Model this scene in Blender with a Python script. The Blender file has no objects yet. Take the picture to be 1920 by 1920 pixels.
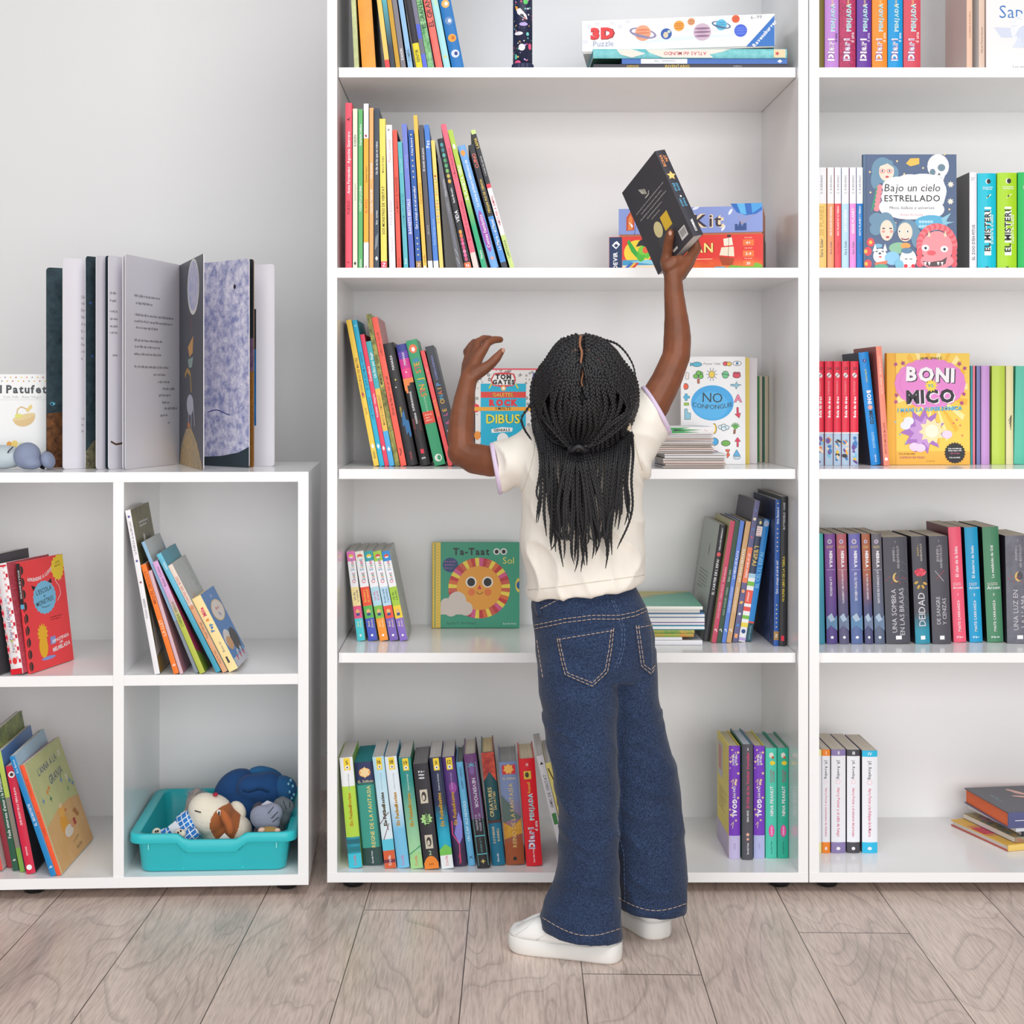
import bpy, bmesh, math, random
import numpy as np
from mathutils import Vector, Matrix, noise
from mathutils.bvhtree import BVHTree
R = random.Random(7)
sc = bpy.context.scene
COL = sc.collection
# ---------------------------------------------------------------- camera, world, light, exposure
H, F, CX, CY = .985, 2850.0, 902.0, 740.0      # eye height, focal length (px of a 1920 frame), principal point
cam_d = bpy.data.cameras.new('camera')
cam_d.sensor_width = 36
cam_d.lens = F / 1920 * 36
cam_d.shift_x = (960 - CX) / 1920
cam_d.shift_y = -(960 - CY) / 1920
cam_d.clip_start = .05
cam = bpy.data.objects.new('camera', cam_d)
COL.objects.link(cam)
cam.location = (0, 0, H)
cam.rotation_euler = (math.pi / 2, 0, 0)
sc.camera = cam
wd = bpy.data.worlds.new('world')
sc.world = wd
wd.use_nodes = True
wd.node_tree.nodes['Background'].inputs[0].default_value = (.97, .98, 1, 1)
wd.node_tree.nodes['Background'].inputs[1].default_value = .20
def area(name, loc, look, size, power, col):
    l = bpy.data.lights.new(name, 'AREA')
    l.shape = 'RECTANGLE'
    l.size, l.size_y = size
    l.energy = power
    l.color = col
    o = bpy.data.objects.new(name, l)
    COL.objects.link(o)
    o.location = loc
    o.rotation_euler = (Vector(look) - Vector(loc)).to_track_quat('-Z', 'Y').to_euler()
    return o
area('front_fill', (1.5, -2.4, 1.35), (.5, 3.2, .85), (3.2, 2.5), 122, (1, .99, .97))  # added soft panel behind the camera, not a known window; lights the shelf interiors
area('front_fill', (-1.7, -2.4, 1.35), (-.2, 3.2, .85), (2.6, 2.4), 62, (.97, .985, 1))  # second added panel, left of the camera, also reaching into the shelves
area('overhead_fill', (.2, 1.0, 2.95), (.2, 1.9, 0), (3.4, 1.8), 56, (1, .99, .98))  # added panel overhead, no known lamp there; brightens floor and upper surfaces
vs = sc.view_settings
vs.view_transform = 'Standard'
vs.look = 'None'
vs.exposure = -0.03
vs.gamma = 1
vs.use_curve_mapping = False

# ---------------------------------------------------------------- helpers
def W(px, py, d): return Vector(((px - CX) / F * d, d, H - (py - CY) / F * d))
def X(px, d): return (px - CX) / F * d
def Z(py, d): return H - (py - CY) / F * d
def lin(hx):
    hx = hx.lstrip('#')
    o = []
    for i in (0, 2, 4):
        c = int(hx[i:i + 2], 16) / 255
        o.append(c / 12.92 if c <= .04045 else ((c + .055) / 1.055) ** 2.4)
    return (*o, 1)
_m = {}
def mat(hx, rough=.45, spec=.4, kind=''):
    k = (hx, rough, spec, kind)
    if k in _m: return _m[k]
    m = bpy.data.materials.new('%s_%s' % (kind or 'paint', hx.lstrip('#')))
    m.use_nodes = True
    nt = m.node_tree
    b = nt.nodes['Principled BSDF']
    c = lin(hx)
    b.inputs['Base Color'].default_value = c
    b.inputs['Roughness'].default_value = rough
    b.inputs['Specular IOR Level'].default_value = spec
    def N(t, **kw):
        n = nt.nodes.new(t)
        for a, v in kw.items():
            if hasattr(n, a): setattr(n, a, v)
            else: n.inputs[a].default_value = v
        return n
    L = nt.links.new
    if kind == 'pages':                      # leaf lines along the block
        tc = N('ShaderNodeTexCoord'); mp = N('ShaderNodeMapping')
        mp.inputs['Scale'].default_value = (1500, 3, 3)
        n = N('ShaderNodeTexNoise', Scale=1.0, Detail=2.0)
        L(tc.outputs['Object'], mp.inputs[0]); L(mp.outputs[0], n.inputs['Vector'])
        r = N('ShaderNodeValToRGB')
        r.color_ramp.elements[0].position = .3; r.color_ramp.elements[1].position = .6
        r.color_ramp.elements[0].color = tuple(v * .74 for v in c[:3]) + (1,)
        r.color_ramp.elements[1].color = c
        L(n.outputs['Fac'], r.inputs[0]); L(r.outputs[0], b.inputs['Base Color'])
    if kind == 'denim':
        tc = N('ShaderNodeTexCoord')
        n = N('ShaderNodeTexNoise', Scale=800.0, Detail=2.0, Roughness=.75)
        mp = N('ShaderNodeMapping'); mp.inputs['Scale'].default_value = (1, 1, .45)
        n2 = N('ShaderNodeTexNoise', Scale=9.0, Detail=4.0)
        L(tc.outputs['Object'], mp.inputs[0]); L(mp.outputs[0], n.inputs['Vector']); L(tc.outputs['Object'], n2.inputs['Vector'])
        r = N('ShaderNodeValToRGB')
        r.color_ramp.elements[0].position = .38; r.color_ramp.elements[1].position = .72
        r.color_ramp.elements[0].color = tuple(v * .6 for v in c[:3]) + (1,)
        r.color_ramp.elements[1].color = tuple(min(1, v * 2.5 + .022) for v in c[:3]) + (1,)
        mx = N('ShaderNodeMix', data_type='RGBA', blend_type='MULTIPLY'); mx.inputs[0].default_value = .5
        r2 = N('ShaderNodeValToRGB'); r2.color_ramp.elements[0].color = (.55, .55, .6, 1); r2.color_ramp.elements[0].position = .3; r2.color_ramp.elements[1].position = .65
        L(n2.outputs['Fac'], r2.inputs[0])
        L(n.outputs['Fac'], r.inputs[0]); L(r.outputs[0], mx.inputs[6]); L(r2.outputs[0], mx.inputs[7]); L(mx.outputs[2], b.inputs['Base Color'])
        bp = N('ShaderNodeBump', Strength=.35, Distance=.001); L(n.outputs['Fac'], bp.inputs['Height']); L(bp.outputs[0], b.inputs['Normal'])
        b.inputs['Sheen Weight'].default_value = .15
    if kind in ('cloth', 'plush', 'skin', 'hair'):
        tc = N('ShaderNodeTexCoord')
        sca, st, ds = {'cloth': (900., .25, .0008), 'plush': (260., .5, .002), 'skin': (500., .12, .0005), 'hair': (1400., .5, .0006)}[kind]
        n = N('ShaderNodeTexNoise', Scale=sca, Detail=3.0)
        L(tc.outputs['Object'], n.inputs['Vector'])
        bp = N('ShaderNodeBump', Strength=st, Distance=ds); L(n.outputs['Fac'], bp.inputs['Height']); L(bp.outputs[0], b.inputs['Normal'])
        if kind in ('cloth', 'plush'): b.inputs['Sheen Weight'].default_value = .12
        if kind == 'skin':
            n2 = N('ShaderNodeTexNoise', Scale=22.0, Detail=3.0); L(tc.outputs['Object'], n2.inputs['Vector'])
            r = N('ShaderNodeValToRGB'); r.color_ramp.elements[0].position = .35; r.color_ramp.elements[1].position = .7
            r.color_ramp.elements[0].color = tuple(v * .8 for v in c[:3]) + (1,); r.color_ramp.elements[1].color = (min(1, c[0] * 1.15), c[1] * 1.1, c[2] * 1.08, 1)
            L(n2.outputs['Fac'], r.inputs[0]); L(r.outputs[0], b.inputs['Base Color'])
            b.inputs['Subsurface Weight'].default_value = .08
            b.inputs['Subsurface Radius'].default_value = (.01, .004, .002)
            b.inputs['Subsurface Scale'].default_value = .5
    if kind.startswith('speck'):             # paper printed with a mottled texture: speck|hex2|scale
        _, h2, s = kind.split('|')
        tc = N('ShaderNodeTexCoord')
        n = N('ShaderNodeTexNoise', Scale=float(s), Detail=5.0, Roughness=.7)
        L(tc.outputs['Object'], n.inputs['Vector'])
        r = N('ShaderNodeValToRGB')
        r.color_ramp.elements[0].position = .36; r.color_ramp.elements[1].position = .64
        r.color_ramp.elements[0].color = c; r.color_ramp.elements[1].color = lin(h2)
        L(n.outputs['Fac'], r.inputs[0]); L(r.outputs[0], b.inputs['Base Color'])
    if kind.startswith('grad'):              # print that runs from one ink at the foot to another at the head: grad|hex2|z0|z1
        _, h2, z0, z1 = kind.split('|')
        tc = N('ShaderNodeTexCoord'); sp = N('ShaderNodeSeparateXYZ')
        mr = N('ShaderNodeMapRange'); mr.inputs[1].default_value = float(z0); mr.inputs[2].default_value = float(z1)
        mx = N('ShaderNodeMix', data_type='RGBA'); mx.inputs[6].default_value = c; mx.inputs[7].default_value = lin(h2)
        n = N('ShaderNodeTexNoise', Scale=60.0, Detail=3.0)
        ad = N('ShaderNodeMath', operation='MULTIPLY_ADD'); ad.inputs[1].default_value = .03; 
        L(tc.outputs['Object'], sp.inputs[0]); L(tc.outputs['Object'], n.inputs['Vector'])
        L(n.outputs['Fac'], ad.inputs[0]); L(sp.outputs[2], ad.inputs[2]); L(ad.outputs[0], mr.inputs[0])
        L(mr.outputs[0], mx.inputs[0]); L(mx.outputs[2], b.inputs['Base Color'])
    _m[k] = m
    return m
def ink(s, rough=.42):                       # 'hex' or 'hex~hex2~scale' (mottled) or 'hex^hex2^z0^z1' (printed gradient)
    if hasattr(s, 'name'): return s
    if '~' in s:
        a, h2, n = s.split('~'); return mat(a, rough, .4, 'speck|%s|%s' % (h2, n))
    if '^' in s:
        a, h2, z0, z1 = s.split('^'); return mat(a, rough, .4, 'grad|%s|%s|%s' % (h2, z0, z1))
    return mat(s, rough)

class M:
    """collects faces with materials; build() links them as one mesh object"""
    def __init__(s): s.v, s.f, s.mi, s.mats, s.sm = [], [], [], [], []
    def slot(s, m):
        m = ink(m)
        if m not in s.mats: s.mats.append(m)
        return s.mats.index(m)
    def add(s, vs, fs, m, smooth=False):
        o = len(s.v); k = s.slot(m)
        s.v.extend([tuple(p) for p in vs])
        for f in fs:
            s.f.append([i + o for i in f]); s.mi.append(k); s.sm.append(smooth)
    def box(s, a, b, m, sides=None):
        x0, y0, z0 = a; x1, y1, z1 = b
        vs = [(x0, y0, z0), (x1, y0, z0), (x1, y1, z0), (x0, y1, z0), (x0, y0, z1), (x1, y0, z1), (x1, y1, z1), (x0, y1, z1)]
        fs = {'d': (0, 3, 2, 1), 'u': (4, 5, 6, 7), 'f': (0, 1, 5, 4), 'b': (2, 3, 7, 6), 'l': (3, 0, 4, 7), 'r': (1, 2, 6, 5)}
        for k, f in fs.items(): s.add([vs[i] for i in f], [(0, 1, 2, 3)], (sides or {}).get(k, m))
    def loft(s, rings, m, caps=True, smooth=True, closed=True):
        n = len(rings[0]); vs = [p for r in rings for p in r]; fs = []
        for i in range(len(rings) - 1):
            for j in range(n if closed else n - 1):
                k = (j + 1) % n
                fs.append((i * n + j, i * n + k, (i + 1) * n + k, (i + 1) * n + j))
        if caps: fs += [tuple(range(n))[::-1], tuple((len(rings) - 1) * n + j for j in range(n))]
        s.add(vs, fs, m, smooth)
    def tube(s, pts, rad, m, n=8, caps=True):
        pts = [Vector(p) for p in pts]
        if not hasattr(rad, '__len__'): rad = [rad] * len(pts)
        rings = []; u = None
        for i, p in enumerate(pts):
            t = (pts[min(i + 1, len(pts) - 1)] - pts[max(i - 1, 0)])
            t = t.normalized() if t.length > 1e-9 else Vector((0, 0, 1))
            if u is None: u = t.orthogonal().normalized()
            u = (u - t * u.dot(t)).normalized(); w = t.cross(u)
            rings.append([p + (u * math.cos(2 * math.pi * j / n) + w * math.sin(2 * math.pi * j / n)) * rad[i] for j in range(n)])
        s.loft(rings, m, caps)
    def ball(s, c, r, m, n=14, k=9, rot=None):
        c = Vector(c); r = r if hasattr(r, '__len__') else (r, r, r); vs = []; fs = []
        for i in range(1, k):
            a = math.pi * i / k
            for j in range(n):
                b = 2 * math.pi * j / n
                vs.append(Vector((r[0] * math.sin(a) * math.cos(b), r[1] * math.sin(a) * math.sin(b), r[2] * math.cos(a))))
        vs += [Vector((0, 0, r[2])), Vector((0, 0, -r[2]))]
        if rot is not None: vs = [rot @ q for q in vs]
        vs = [q + c for q in vs]
        for i in range(k - 2):
            for j in range(n): fs.append((i * n + j, (i + 1) * n + j, (i + 1) * n + (j + 1) % n, i * n + (j + 1) % n))
        for j in range(n):
            fs.append((len(vs) - 2, j, (j + 1) % n)); fs.append((len(vs) - 1, (k - 2) * n + (j + 1) % n, (k - 2) * n + j))
        s.add(vs, fs, m, True)
    def build(s, name, parent=None, loc=None, mw=None, bevel=0):
        me = bpy.data.meshes.new(name)
        me.from_pydata(s.v, [], s.f)
        for m in s.mats: me.materials.append(m)
        me.polygons.foreach_set('material_index', s.mi)
        me.polygons.foreach_set('use_smooth', s.sm)
        me.update()
        o = bpy.data.objects.new(name, me)
        COL.objects.link(o)
        if parent is not None: o.parent = parent
        if loc is not None: o.location = loc
        if mw is not None: o.matrix_world = mw
        if bevel:
            b = o.modifiers.new('b', 'BEVEL'); b.width = bevel; b.segments = 2; b.limit_method = 'ANGLE'
        return o
def thing(name, label, cat, mw=None, group=None):
    o = bpy.data.objects.new(name, None)
    COL.objects.link(o)
    o.empty_display_size = .05
    if mw is not None: o.matrix_world = mw
    return tag(o, label, cat, group)
def tag(o, label, cat, group=None):
    o['label'] = label; o['category'] = cat
    if group: o['group'] = group
    return o
def T(v): return Matrix.Translation(Vector(v))
def RX(a): return Matrix.Rotation(math.radians(a), 4, 'X')
def RY(a): return Matrix.Rotation(math.radians(a), 4, 'Y')
def RZ(a): return Matrix.Rotation(math.radians(a), 4, 'Z')

# ---------------------------------------------------------------- lettering and flat print
_g = {}
def glyph(ch, bold):
    k = (ch, bold)
    if k not in _g:
        cu = bpy.data.curves.new('glyph', 'FONT'); cu.body = ch; cu.resolution_u = 2
        cu.fill_mode = 'FRONT'; cu.offset = bold
        ob = bpy.data.objects.new('glyph', cu)
        me = ob.to_mesh()
        vs = [(v.co.x, v.co.y) for v in me.vertices]; fs = [tuple(p.vertices) for p in me.polygons]
        ob.to_mesh_clear(); bpy.data.objects.remove(ob); bpy.data.curves.remove(cu)
        x0 = min((v[0] for v in vs), default=0); x1 = max((v[0] for v in vs), default=.28)
        _g[k] = (vs, fs, x0, x1)
    return _g[k]
def text_geo(s, bold=0.):
    """vertices (x right, y up) with cap height 1, starting at x=0"""
    V, Fc, x = [], [], 0.
    for ch in s:
        if ch == ' ': x += .3; continue
        vs, fs, x0, x1 = glyph(ch, bold)
        o = len(V)
        V += [(v[0] - x0 + x, v[1]) for v in vs]; Fc += [[i + o for i in f] for f in fs]
        x += x1 - x0 + .09
    k = 1 / .7
    return [(a * k, b * k) for a, b in V], Fc, max(x - .09, .01) * k
class Sheet:
    """flat print on a surface of a mesh: P(u, v, off) -> local point"""
    def __init__(s, m, P, lift=None): s.m, s.P, s.used, s.lift = m, P, [], lift
    def off(s, u0, v0, u1, v1):
        k = 1 + max((q[4] for q in s.used if q[0] < u1 and u0 < q[2] and q[1] < v1 and v0 < q[3]), default=0)
        s.used.append((u0, v0, u1, v1, k)); return .00006 * k + .0001 + (s.lift(u0, u1) if s.lift else 0)
    def offp(s, pts):
        us, vs = [p[0] for p in pts], [p[1] for p in pts]; return s.off(min(us), min(vs), max(us), max(vs))
    def poly(s, pts, c):
        o = s.offp(pts); s.m.add([s.P(a, b, o) for a, b in pts], [tuple(range(len(pts)))], c); return s
    def rect(s, a, b, c, d, col): return s.poly([(a, b), (c, b), (c, d), (a, d)], col)
    def ell(s, cu, cv, ru, rv, col, n=18, a0=0, a1=360, rot=0):
        q = math.radians(rot); full = abs(a1 - a0) >= 360; k = n if full else n + 1; ps = []
        for i in range(k):
            a = math.radians(a0 + (a1 - a0) * i / n); x, y = ru * math.cos(a), rv * math.sin(a)
            ps.append((cu + x * math.cos(q) - y * math.sin(q), cv + x * math.sin(q) + y * math.cos(q)))
        return s.poly(ps, col)
    def line(s, pts, wd, col):
        o = s.offp(pts)
        for (a, b), (c, d) in zip(pts, pts[1:]):
            l = math.hypot(c - a, d - b) or 1e-9; nx, ny = -(d - b) / l * wd / 2, (c - a) / l * wd / 2
            s.m.add([s.P(a + nx, b + ny, o), s.P(a - nx, b - ny, o), s.P(c - nx, d - ny, o), s.P(c + nx, d + ny, o)], [(0, 1, 2, 3)], col)
        return s
    def star(s, cu, cv, r, col, n=5, k=.45, rot=90):
        return s.poly([(cu + r * (1 if i % 2 == 0 else k) * math.cos(math.radians(rot + 180 * i / n)), cv + r * (1 if i % 2 == 0 else k) * math.sin(math.radians(rot + 180 * i / n))) for i in range(2 * n)], col)
    def text(s, tx, cu, cv, size, col, rot=0, fit=None, bold=.012, anchor='c', shear=0, sx=1, arc=0):
        V, Fc, wd = text_geo(tx, bold); k = size; kx = size * sx
        if fit and wd * kx > fit:
            q = fit / (wd * kx)
            kx *= q; k *= max(q, .55) if q < 1 else 1
        q = math.radians(rot); c, sn = math.cos(q), math.sin(q)
        ax = {'c': wd / 2, 'l': 0, 'r': wd}[anchor]; out = []
        for a, b in V:
            x = (a - ax + shear * b) * kx; y = (b - .5) * k
            if arc: y -= arc * (2 * x / (wd * kx)) ** 2
            out.append((cu + x * c - y * sn, cv + x * sn + y * c))
        if out: o = s.offp(out); s.m.add([s.P(a, b, o) for a, b in out], Fc, col)
        return s
    def lines(s, u0, v0, u1, n, dv, col, th=None, rag=.5, seed=1):
        """rows of small print too fine to read"""
        r = random.Random(seed); th = th or dv * .32; V, Q = [], []
        for i in range(n):
            u = u0; end = u1 - (u1 - u0) * rag * r.random(); v = v0 - i * dv
            while u < end:
                for _ in range(r.randint(2, 7)):             # letters of one word
                    w_ = th * r.uniform(.35, .6); hgt = th * r.choice((.75, .75, .8, 1.15)); dn = th * r.choice((0, 0, 0, .25)); k = len(V)
                    if u + w_ > end: break
                    V += [(u, v - dn), (u + w_, v - dn), (u + w_, v + hgt), (u, v + hgt)]; Q.append((k, k + 1, k + 2, k + 3)); u += w_ + th * .2
                u += th * .6
        if V: o = s.offp(V); s.m.add([s.P(a, b, o) for a, b in V], Q, col)
        return s
PAGE = '#eeebe4'
def make_book(label, mw, t, h, w, spine, front=None, back=None, hard=False, pages=PAGE, bulge=None, texts=(), art=None, group=None, name='book', cat='book', rnd=0):
    """local axes: x thickness, y from spine to fore-edge, z height.  art(S, F, B) prints on spine, front, back."""
    root = thing(name, label, cat, mw, group)
    m = M()
    segs = spine if isinstance(spine, list) else [(0, 1, spine)]
    main = max(segs, key=lambda q: q[1] - q[0])[2]
    front = front or main; back = back or main
    bt = .0022 if hard else .0007
    bt = min(bt, t * .2)
    bu = bulge if bulge is not None else (min(.0026, t * .12) if t > .012 else t * .05)
    ns = 7 if t > .012 else 3
    def prof(q): return -bu * (1 - (2 * q - 1) ** 2)
    for a, b, c in segs:
        for i in range(ns - 1):
            q0, q1 = i / (ns - 1), (i + 1) / (ns - 1)
            vs = [(q0 * t, prof(q0), a * h), (q1 * t, prof(q1), a * h), (q1 * t, prof(q1), b * h), (q0 * t, prof(q0), b * h)]
            m.add(vs, [(0, 1, 2, 3)], c, True)
    for z in (0, h):                          # spine thickness at head and foot, inner face
        vs = [(i / (ns - 1) * t, prof(i / (ns - 1)), z) for i in range(ns)] + [(t, bt, z), (0, bt, z)]
        m.add(vs, [tuple(range(len(vs)))], segs[-1][2] if z else segs[0][2])
    m.add([(0, bt, 0), (t, bt, 0), (t, bt, h), (0, bt, h)], [(0, 1, 2, 3)], main)
    m.box((0, 0, 0), (bt, w, h), back)
    m.box((t - bt, 0, 0), (t, w, h), front)
    if hard and t > .008:                     # hinge grooves are shaded by real relief: a fine bead beside the spine
        for x in (0, t):
            m.box((x - .0002, .004, 0.001), (x + .0002, .0065, h - .001), front if x else back)
    def PS(u, v, o): return (u, -o, v)
    def LS(u0, u1):
        a, b = max(0, min(1, u0 / t)), max(0, min(1, u1 / t)); q = .5 if a < .5 < b else (b if b < .5 else a); return -prof(q)
    def PF(u, v, o): return (t + o, u, v)
    def PB(u, v, o): return (-o, w - u, v)
    S = Sheet(m, PS, LS)
    for tx in texts:
        s, v0, v1, col = tx[:4]; fr = tx[4] if len(tx) > 4 else .5; dr = tx[5] if len(tx) > 5 else 'u'; cu = tx[6] if len(tx) > 6 else .5
        L = (v1 - v0) * h
        if dr == 'h': S.text(s, cu * t, (v0 + v1) / 2 * h, L, col, 0, t * fr)
        else: S.text(s, cu * t, (v0 + v1) / 2 * h, t * fr, col, 90 if dr == 'u' else -90, L)
    if art: art(S, Sheet(m, PF), Sheet(m, PB), t, h, w)
    c = m.build('cover', root)
    ins = .003 if hard else .0004
    p = M()
    p.box((bt, bt + .0003, ins), (t - bt, w - ins, h - ins), mat(pages, .8, .2, 'pages'))
    p.build('pages', root)
    return root
# ---------------------------------------------------------------- the room
def wood_floor():
    m = bpy.data.materials.new('laminate'); m.use_nodes = True
    nt = m.node_tree; b = nt.nodes['Principled BSDF']; L = nt.links.new
    def N(t, **kw):
        n = nt.nodes.new(t)
        for a, v in kw.items():
            if hasattr(n, a): setattr(n, a, v)
            else: n.inputs[a].default_value = v
        return n
    tc = N('ShaderNodeTexCoord'); mp = N('ShaderNodeMapping')
    mp.inputs['Rotation'].default_value = (0, 0, math.radians(1.4))
    L(tc.outputs['Object'], mp.inputs[0])
    sp = N('ShaderNodeSeparateXYZ'); L(mp.outputs[0], sp.inputs[0])
    pw, x0 = .2022, PLANK_X0
    def math_(op, a, bb=None, c=None):
        n = N('ShaderNodeMath', operation=op)
        for i, q in enumerate((a, bb, c)):
            if q is None: continue
            if hasattr(q, 'default_value') or hasattr(q, 'is_output'): L(q, n.inputs[i])
            else: n.inputs[i].default_value = q
        return n.outputs[0]
    xs = math_('DIVIDE', math_('SUBTRACT', sp.outputs[0], x0), pw)
    idx = math_('FLOOR', xs); fx = math_('SUBTRACT', xs, idx)
    wn = N('ShaderNodeTexWhiteNoise', noise_dimensions='1D'); L(idx, wn.inputs['W'])
    ys = math_('DIVIDE', math_('ADD', sp.outputs[1], math_('MULTIPLY', wn.outputs[0], 2.6)), 2.6)
    idy = math_('FLOOR', ys); fy = math_('SUBTRACT', ys, idy)
    wn2 = N('ShaderNodeTexWhiteNoise', noise_dimensions='2D')
    cb = N('ShaderNodeCombineXYZ'); L(idx, cb.inputs[0]); L(idy, cb.inputs[1]); L(cb.outputs[0], wn2.inputs['Vector'])
    # grain: rings of a trunk cut lengthwise, each board offset at random
    off = N('ShaderNodeVectorMath', operation='MULTIPLY_ADD'); off.inputs[1].default_value = (7, 13, 5)
    L(wn2.outputs['Color'], off.inputs[0]); L(mp.outputs[0], off.inputs[2])
    st = N('ShaderNodeMapping'); st.inputs['Scale'].default_value = (1, .17, 1); L(off.outputs[0], st.inputs[0])
    big = N('ShaderNodeTexNoise', Scale=5.5, Detail=2.0, Roughness=.45, Distortion=.6); L(st.outputs[0], big.inputs['Vector'])
    rings = math_('FRACT', math_('MULTIPLY', big.outputs[0], 17.0))
    rr = N('ShaderNodeValToRGB'); rr.color_ramp.elements[0].position = 0; rr.color_ramp.elements[1].position = .22
    e = rr.color_ramp.elements.new(.85); e.color = (1, 1, 1, 1)
    rr.color_ramp.elements[0].color = (.66, .66, .66, 1); rr.color_ramp.elements[1].color = (.96, .96, .96, 1); rr.color_ramp.elements[2].color = (.9, .9, .9, 1)
    L(rings, rr.inputs[0])
    st2 = N('ShaderNodeMapping'); st2.inputs['Scale'].default_value = (1, .06, 1); L(off.outputs[0], st2.inputs[0])
    fine = N('ShaderNodeTexNoise', Scale=260.0, Detail=3.0, Roughness=.6); L(st2.outputs[0], fine.inputs['Vector'])
    fr = N('ShaderNodeValToRGB'); fr.color_ramp.elements[0].position = .33; fr.color_ramp.elements[1].position = .6
    fr.color_ramp.elements[0].color = (.68, .67, .66, 1); L(fine.outputs[0], fr.inputs[0])
    st3 = N('ShaderNodeMapping'); st3.inputs['Scale'].default_value = (1, .3, 1); L(off.outputs[0], st3.inputs[0])
    cl = N('ShaderNodeTexNoise', Scale=6.0, Detail=3.0, Roughness=.5); L(st3.outputs[0], cl.inputs['Vector'])
    cr = N('ShaderNodeValToRGB')
    cr.color_ramp.elements[0].position = .25; cr.color_ramp.elements[0].color = lin('#b8aba2')
    cr.color_ramp.elements[1].position = .75; cr.color_ramp.elements[1].color = lin('#f6e2d5')
    e = cr.color_ramp.elements.new(.45); e.color = lin('#e8d3c7')
    L(cl.outputs[0], cr.inputs[0])
    kn = N('ShaderNodeTexVoronoi', Scale=2.6, Randomness=1.0); L(st3.outputs[0], kn.inputs['Vector'])
    kr = N('ShaderNodeValToRGB'); kr.color_ramp.elements[0].position = .02; kr.color_ramp.elements[1].position = .16; kr.color_ramp.elements[0].color = (.55, .52, .52, 1)
    L(kn.outputs['Distance'], kr.inputs[0])
    def mul(a, bb, f=1.):
        n = N('ShaderNodeMix', data_type='RGBA', blend_type='MULTIPLY'); n.inputs[0].default_value = f
        L(a, n.inputs[6]); L(bb, n.inputs[7]); return n.outputs[2]
    c = mul(mul(mul(cr.outputs[0], rr.outputs[0], .9), fr.outputs[0], .85), kr.outputs[0], .8)
    # seams between the boards
    dx = math_('MULTIPLY', math_('MINIMUM', fx, math_('SUBTRACT', 1.0, fx)), pw)
    dy = math_('MULTIPLY', math_('MINIMUM', fy, math_('SUBTRACT', 1.0, fy)), 2.6)
    seam = math_('LESS_THAN', math_('MINIMUM', dx, math_('MULTIPLY', dy, .6)), .0009)
    mx = N('ShaderNodeMix', data_type='RGBA'); L(seam, mx.inputs[0]); L(c, mx.inputs[6]); mx.inputs[7].default_value = lin('#54443c')
    L(mx.outputs[2], b.inputs['Base Color'])
    b.inputs['Roughness'].default_value = .3
    b.inputs['Specular IOR Level'].default_value = .45
    bp = N('ShaderNodeBump', Strength=.2, Distance=.0006); L(fine.outputs[0], bp.inputs['Height']); L(bp.outputs[0], b.inputs['Normal'])
    return m
# seam seen at px 133 on the lower edge of the frame (y 1920), boards turned 1.4 degrees
_d = F * H / (1920 - CY); _p = Vector((X(133, _d), _d))
PLANK_X0 = _p.x * math.cos(math.radians(1.4)) - _p.y * math.sin(math.radians(1.4))
WALL_Y = 3.80
m = M(); m.box((-4.2, -2.6, -.05), (4.2, WALL_Y + .02, 0), wood_floor())
o = m.build('floor'); o['kind'] = 'structure'
m = M(); m.box((-4.2, WALL_Y, 0), (4.2, WALL_Y + .1, 3.0), mat('#f0f0f1', .7, .2))
o = m.build('wall_back'); o['kind'] = 'structure'
m = M(); m.box((-4.2, WALL_Y - .014, 0), (4.2, WALL_Y, .085), mat('#f1f0ee', .4)); m.box((-4.2, WALL_Y - .010, .085), (4.2, WALL_Y, .0905), mat('#f1f0ee', .4))
o = m.build('baseboard_back'); o['kind'] = 'structure'

# ---------------------------------------------------------------- shelving
WHITE = mat('#f8f8f9', .17, .25, 'laminate_white')
RUBBER = mat('#1c1c1f', .35)
BT = .0195
def board(name, a, b, parent, m=None):
    q = M(); q.box(a, b, m or WHITE)
    return q.build(name, parent, bevel=.0012)
def foot(x, y, parent, z=0.0213):
    q = M(); n = 20; pr = [(.0, .016), (.002, .02), (.008, .0225), (.016, .0225), (z - .001, .021), (z, .02)]
    q.loft([[(x + r * math.cos(2 * math.pi * j / n), y + r * math.sin(2 * math.pi * j / n), zz) for j in range(n)] for zz, r in pr], RUBBER)
    return q.build('foot', parent)
D0 = 3.0                                       # front plane of the two tall bookcases
SD = 3.02                                      # their loose shelves sit 2 cm further in
DB = 3.40
Z_A, Z_B, Z_C, Z_D, Z_E = Z(126.5, SD), Z(502, D0), Z(879.5, SD), Z(1224, SD), Z(1636, D0)
Z_TOP = Z_A + .372
def bookcase(label, pl, pr, lw, group):
    xl, xr = X(pl, D0), X(pr, D0)
    root = thing('bookcase', label, 'bookcase', T((xl, D0, 0)), group)
    w = xr - xl; dp = DB - D0; zb = Z_E - .0195
    P = lambda n, a, b: board(n, a, b, root)
    P('bottom_board', (0, 0, zb), (w, dp, Z_E))
    P('middle_board', (0, 0, Z_B - BT), (w, dp, Z_B))
    P('top_board', (0, 0, Z_TOP), (w, dp, Z_TOP + BT))
    for z0, z1, t in ((Z_E, Z_B - BT, lw), (Z_B, Z_TOP, lw)):
        P('side_panel', (0, 0.0005, z0), (t, dp, z1))
        P('side_panel', (w - t, 0.0005, z0), (w, dp, z1))
        P('back_panel', (t, dp - .006, z0), (w - t, dp, z1))
    for z in (Z_A, Z_C, Z_D):
        P('shelf', (lw + .0012, SD - D0, z - BT), (w - lw - .0012, dp - .0062, z))
    for x in (.047, w - .047):
        foot(x, .055, root); foot(x, dp - .05, root)
    return root
bookcase('tall white bookcase the child is reaching into, filled with books and games', 613.5, 1515.5, .0195, 'tall white bookcases')
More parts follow.
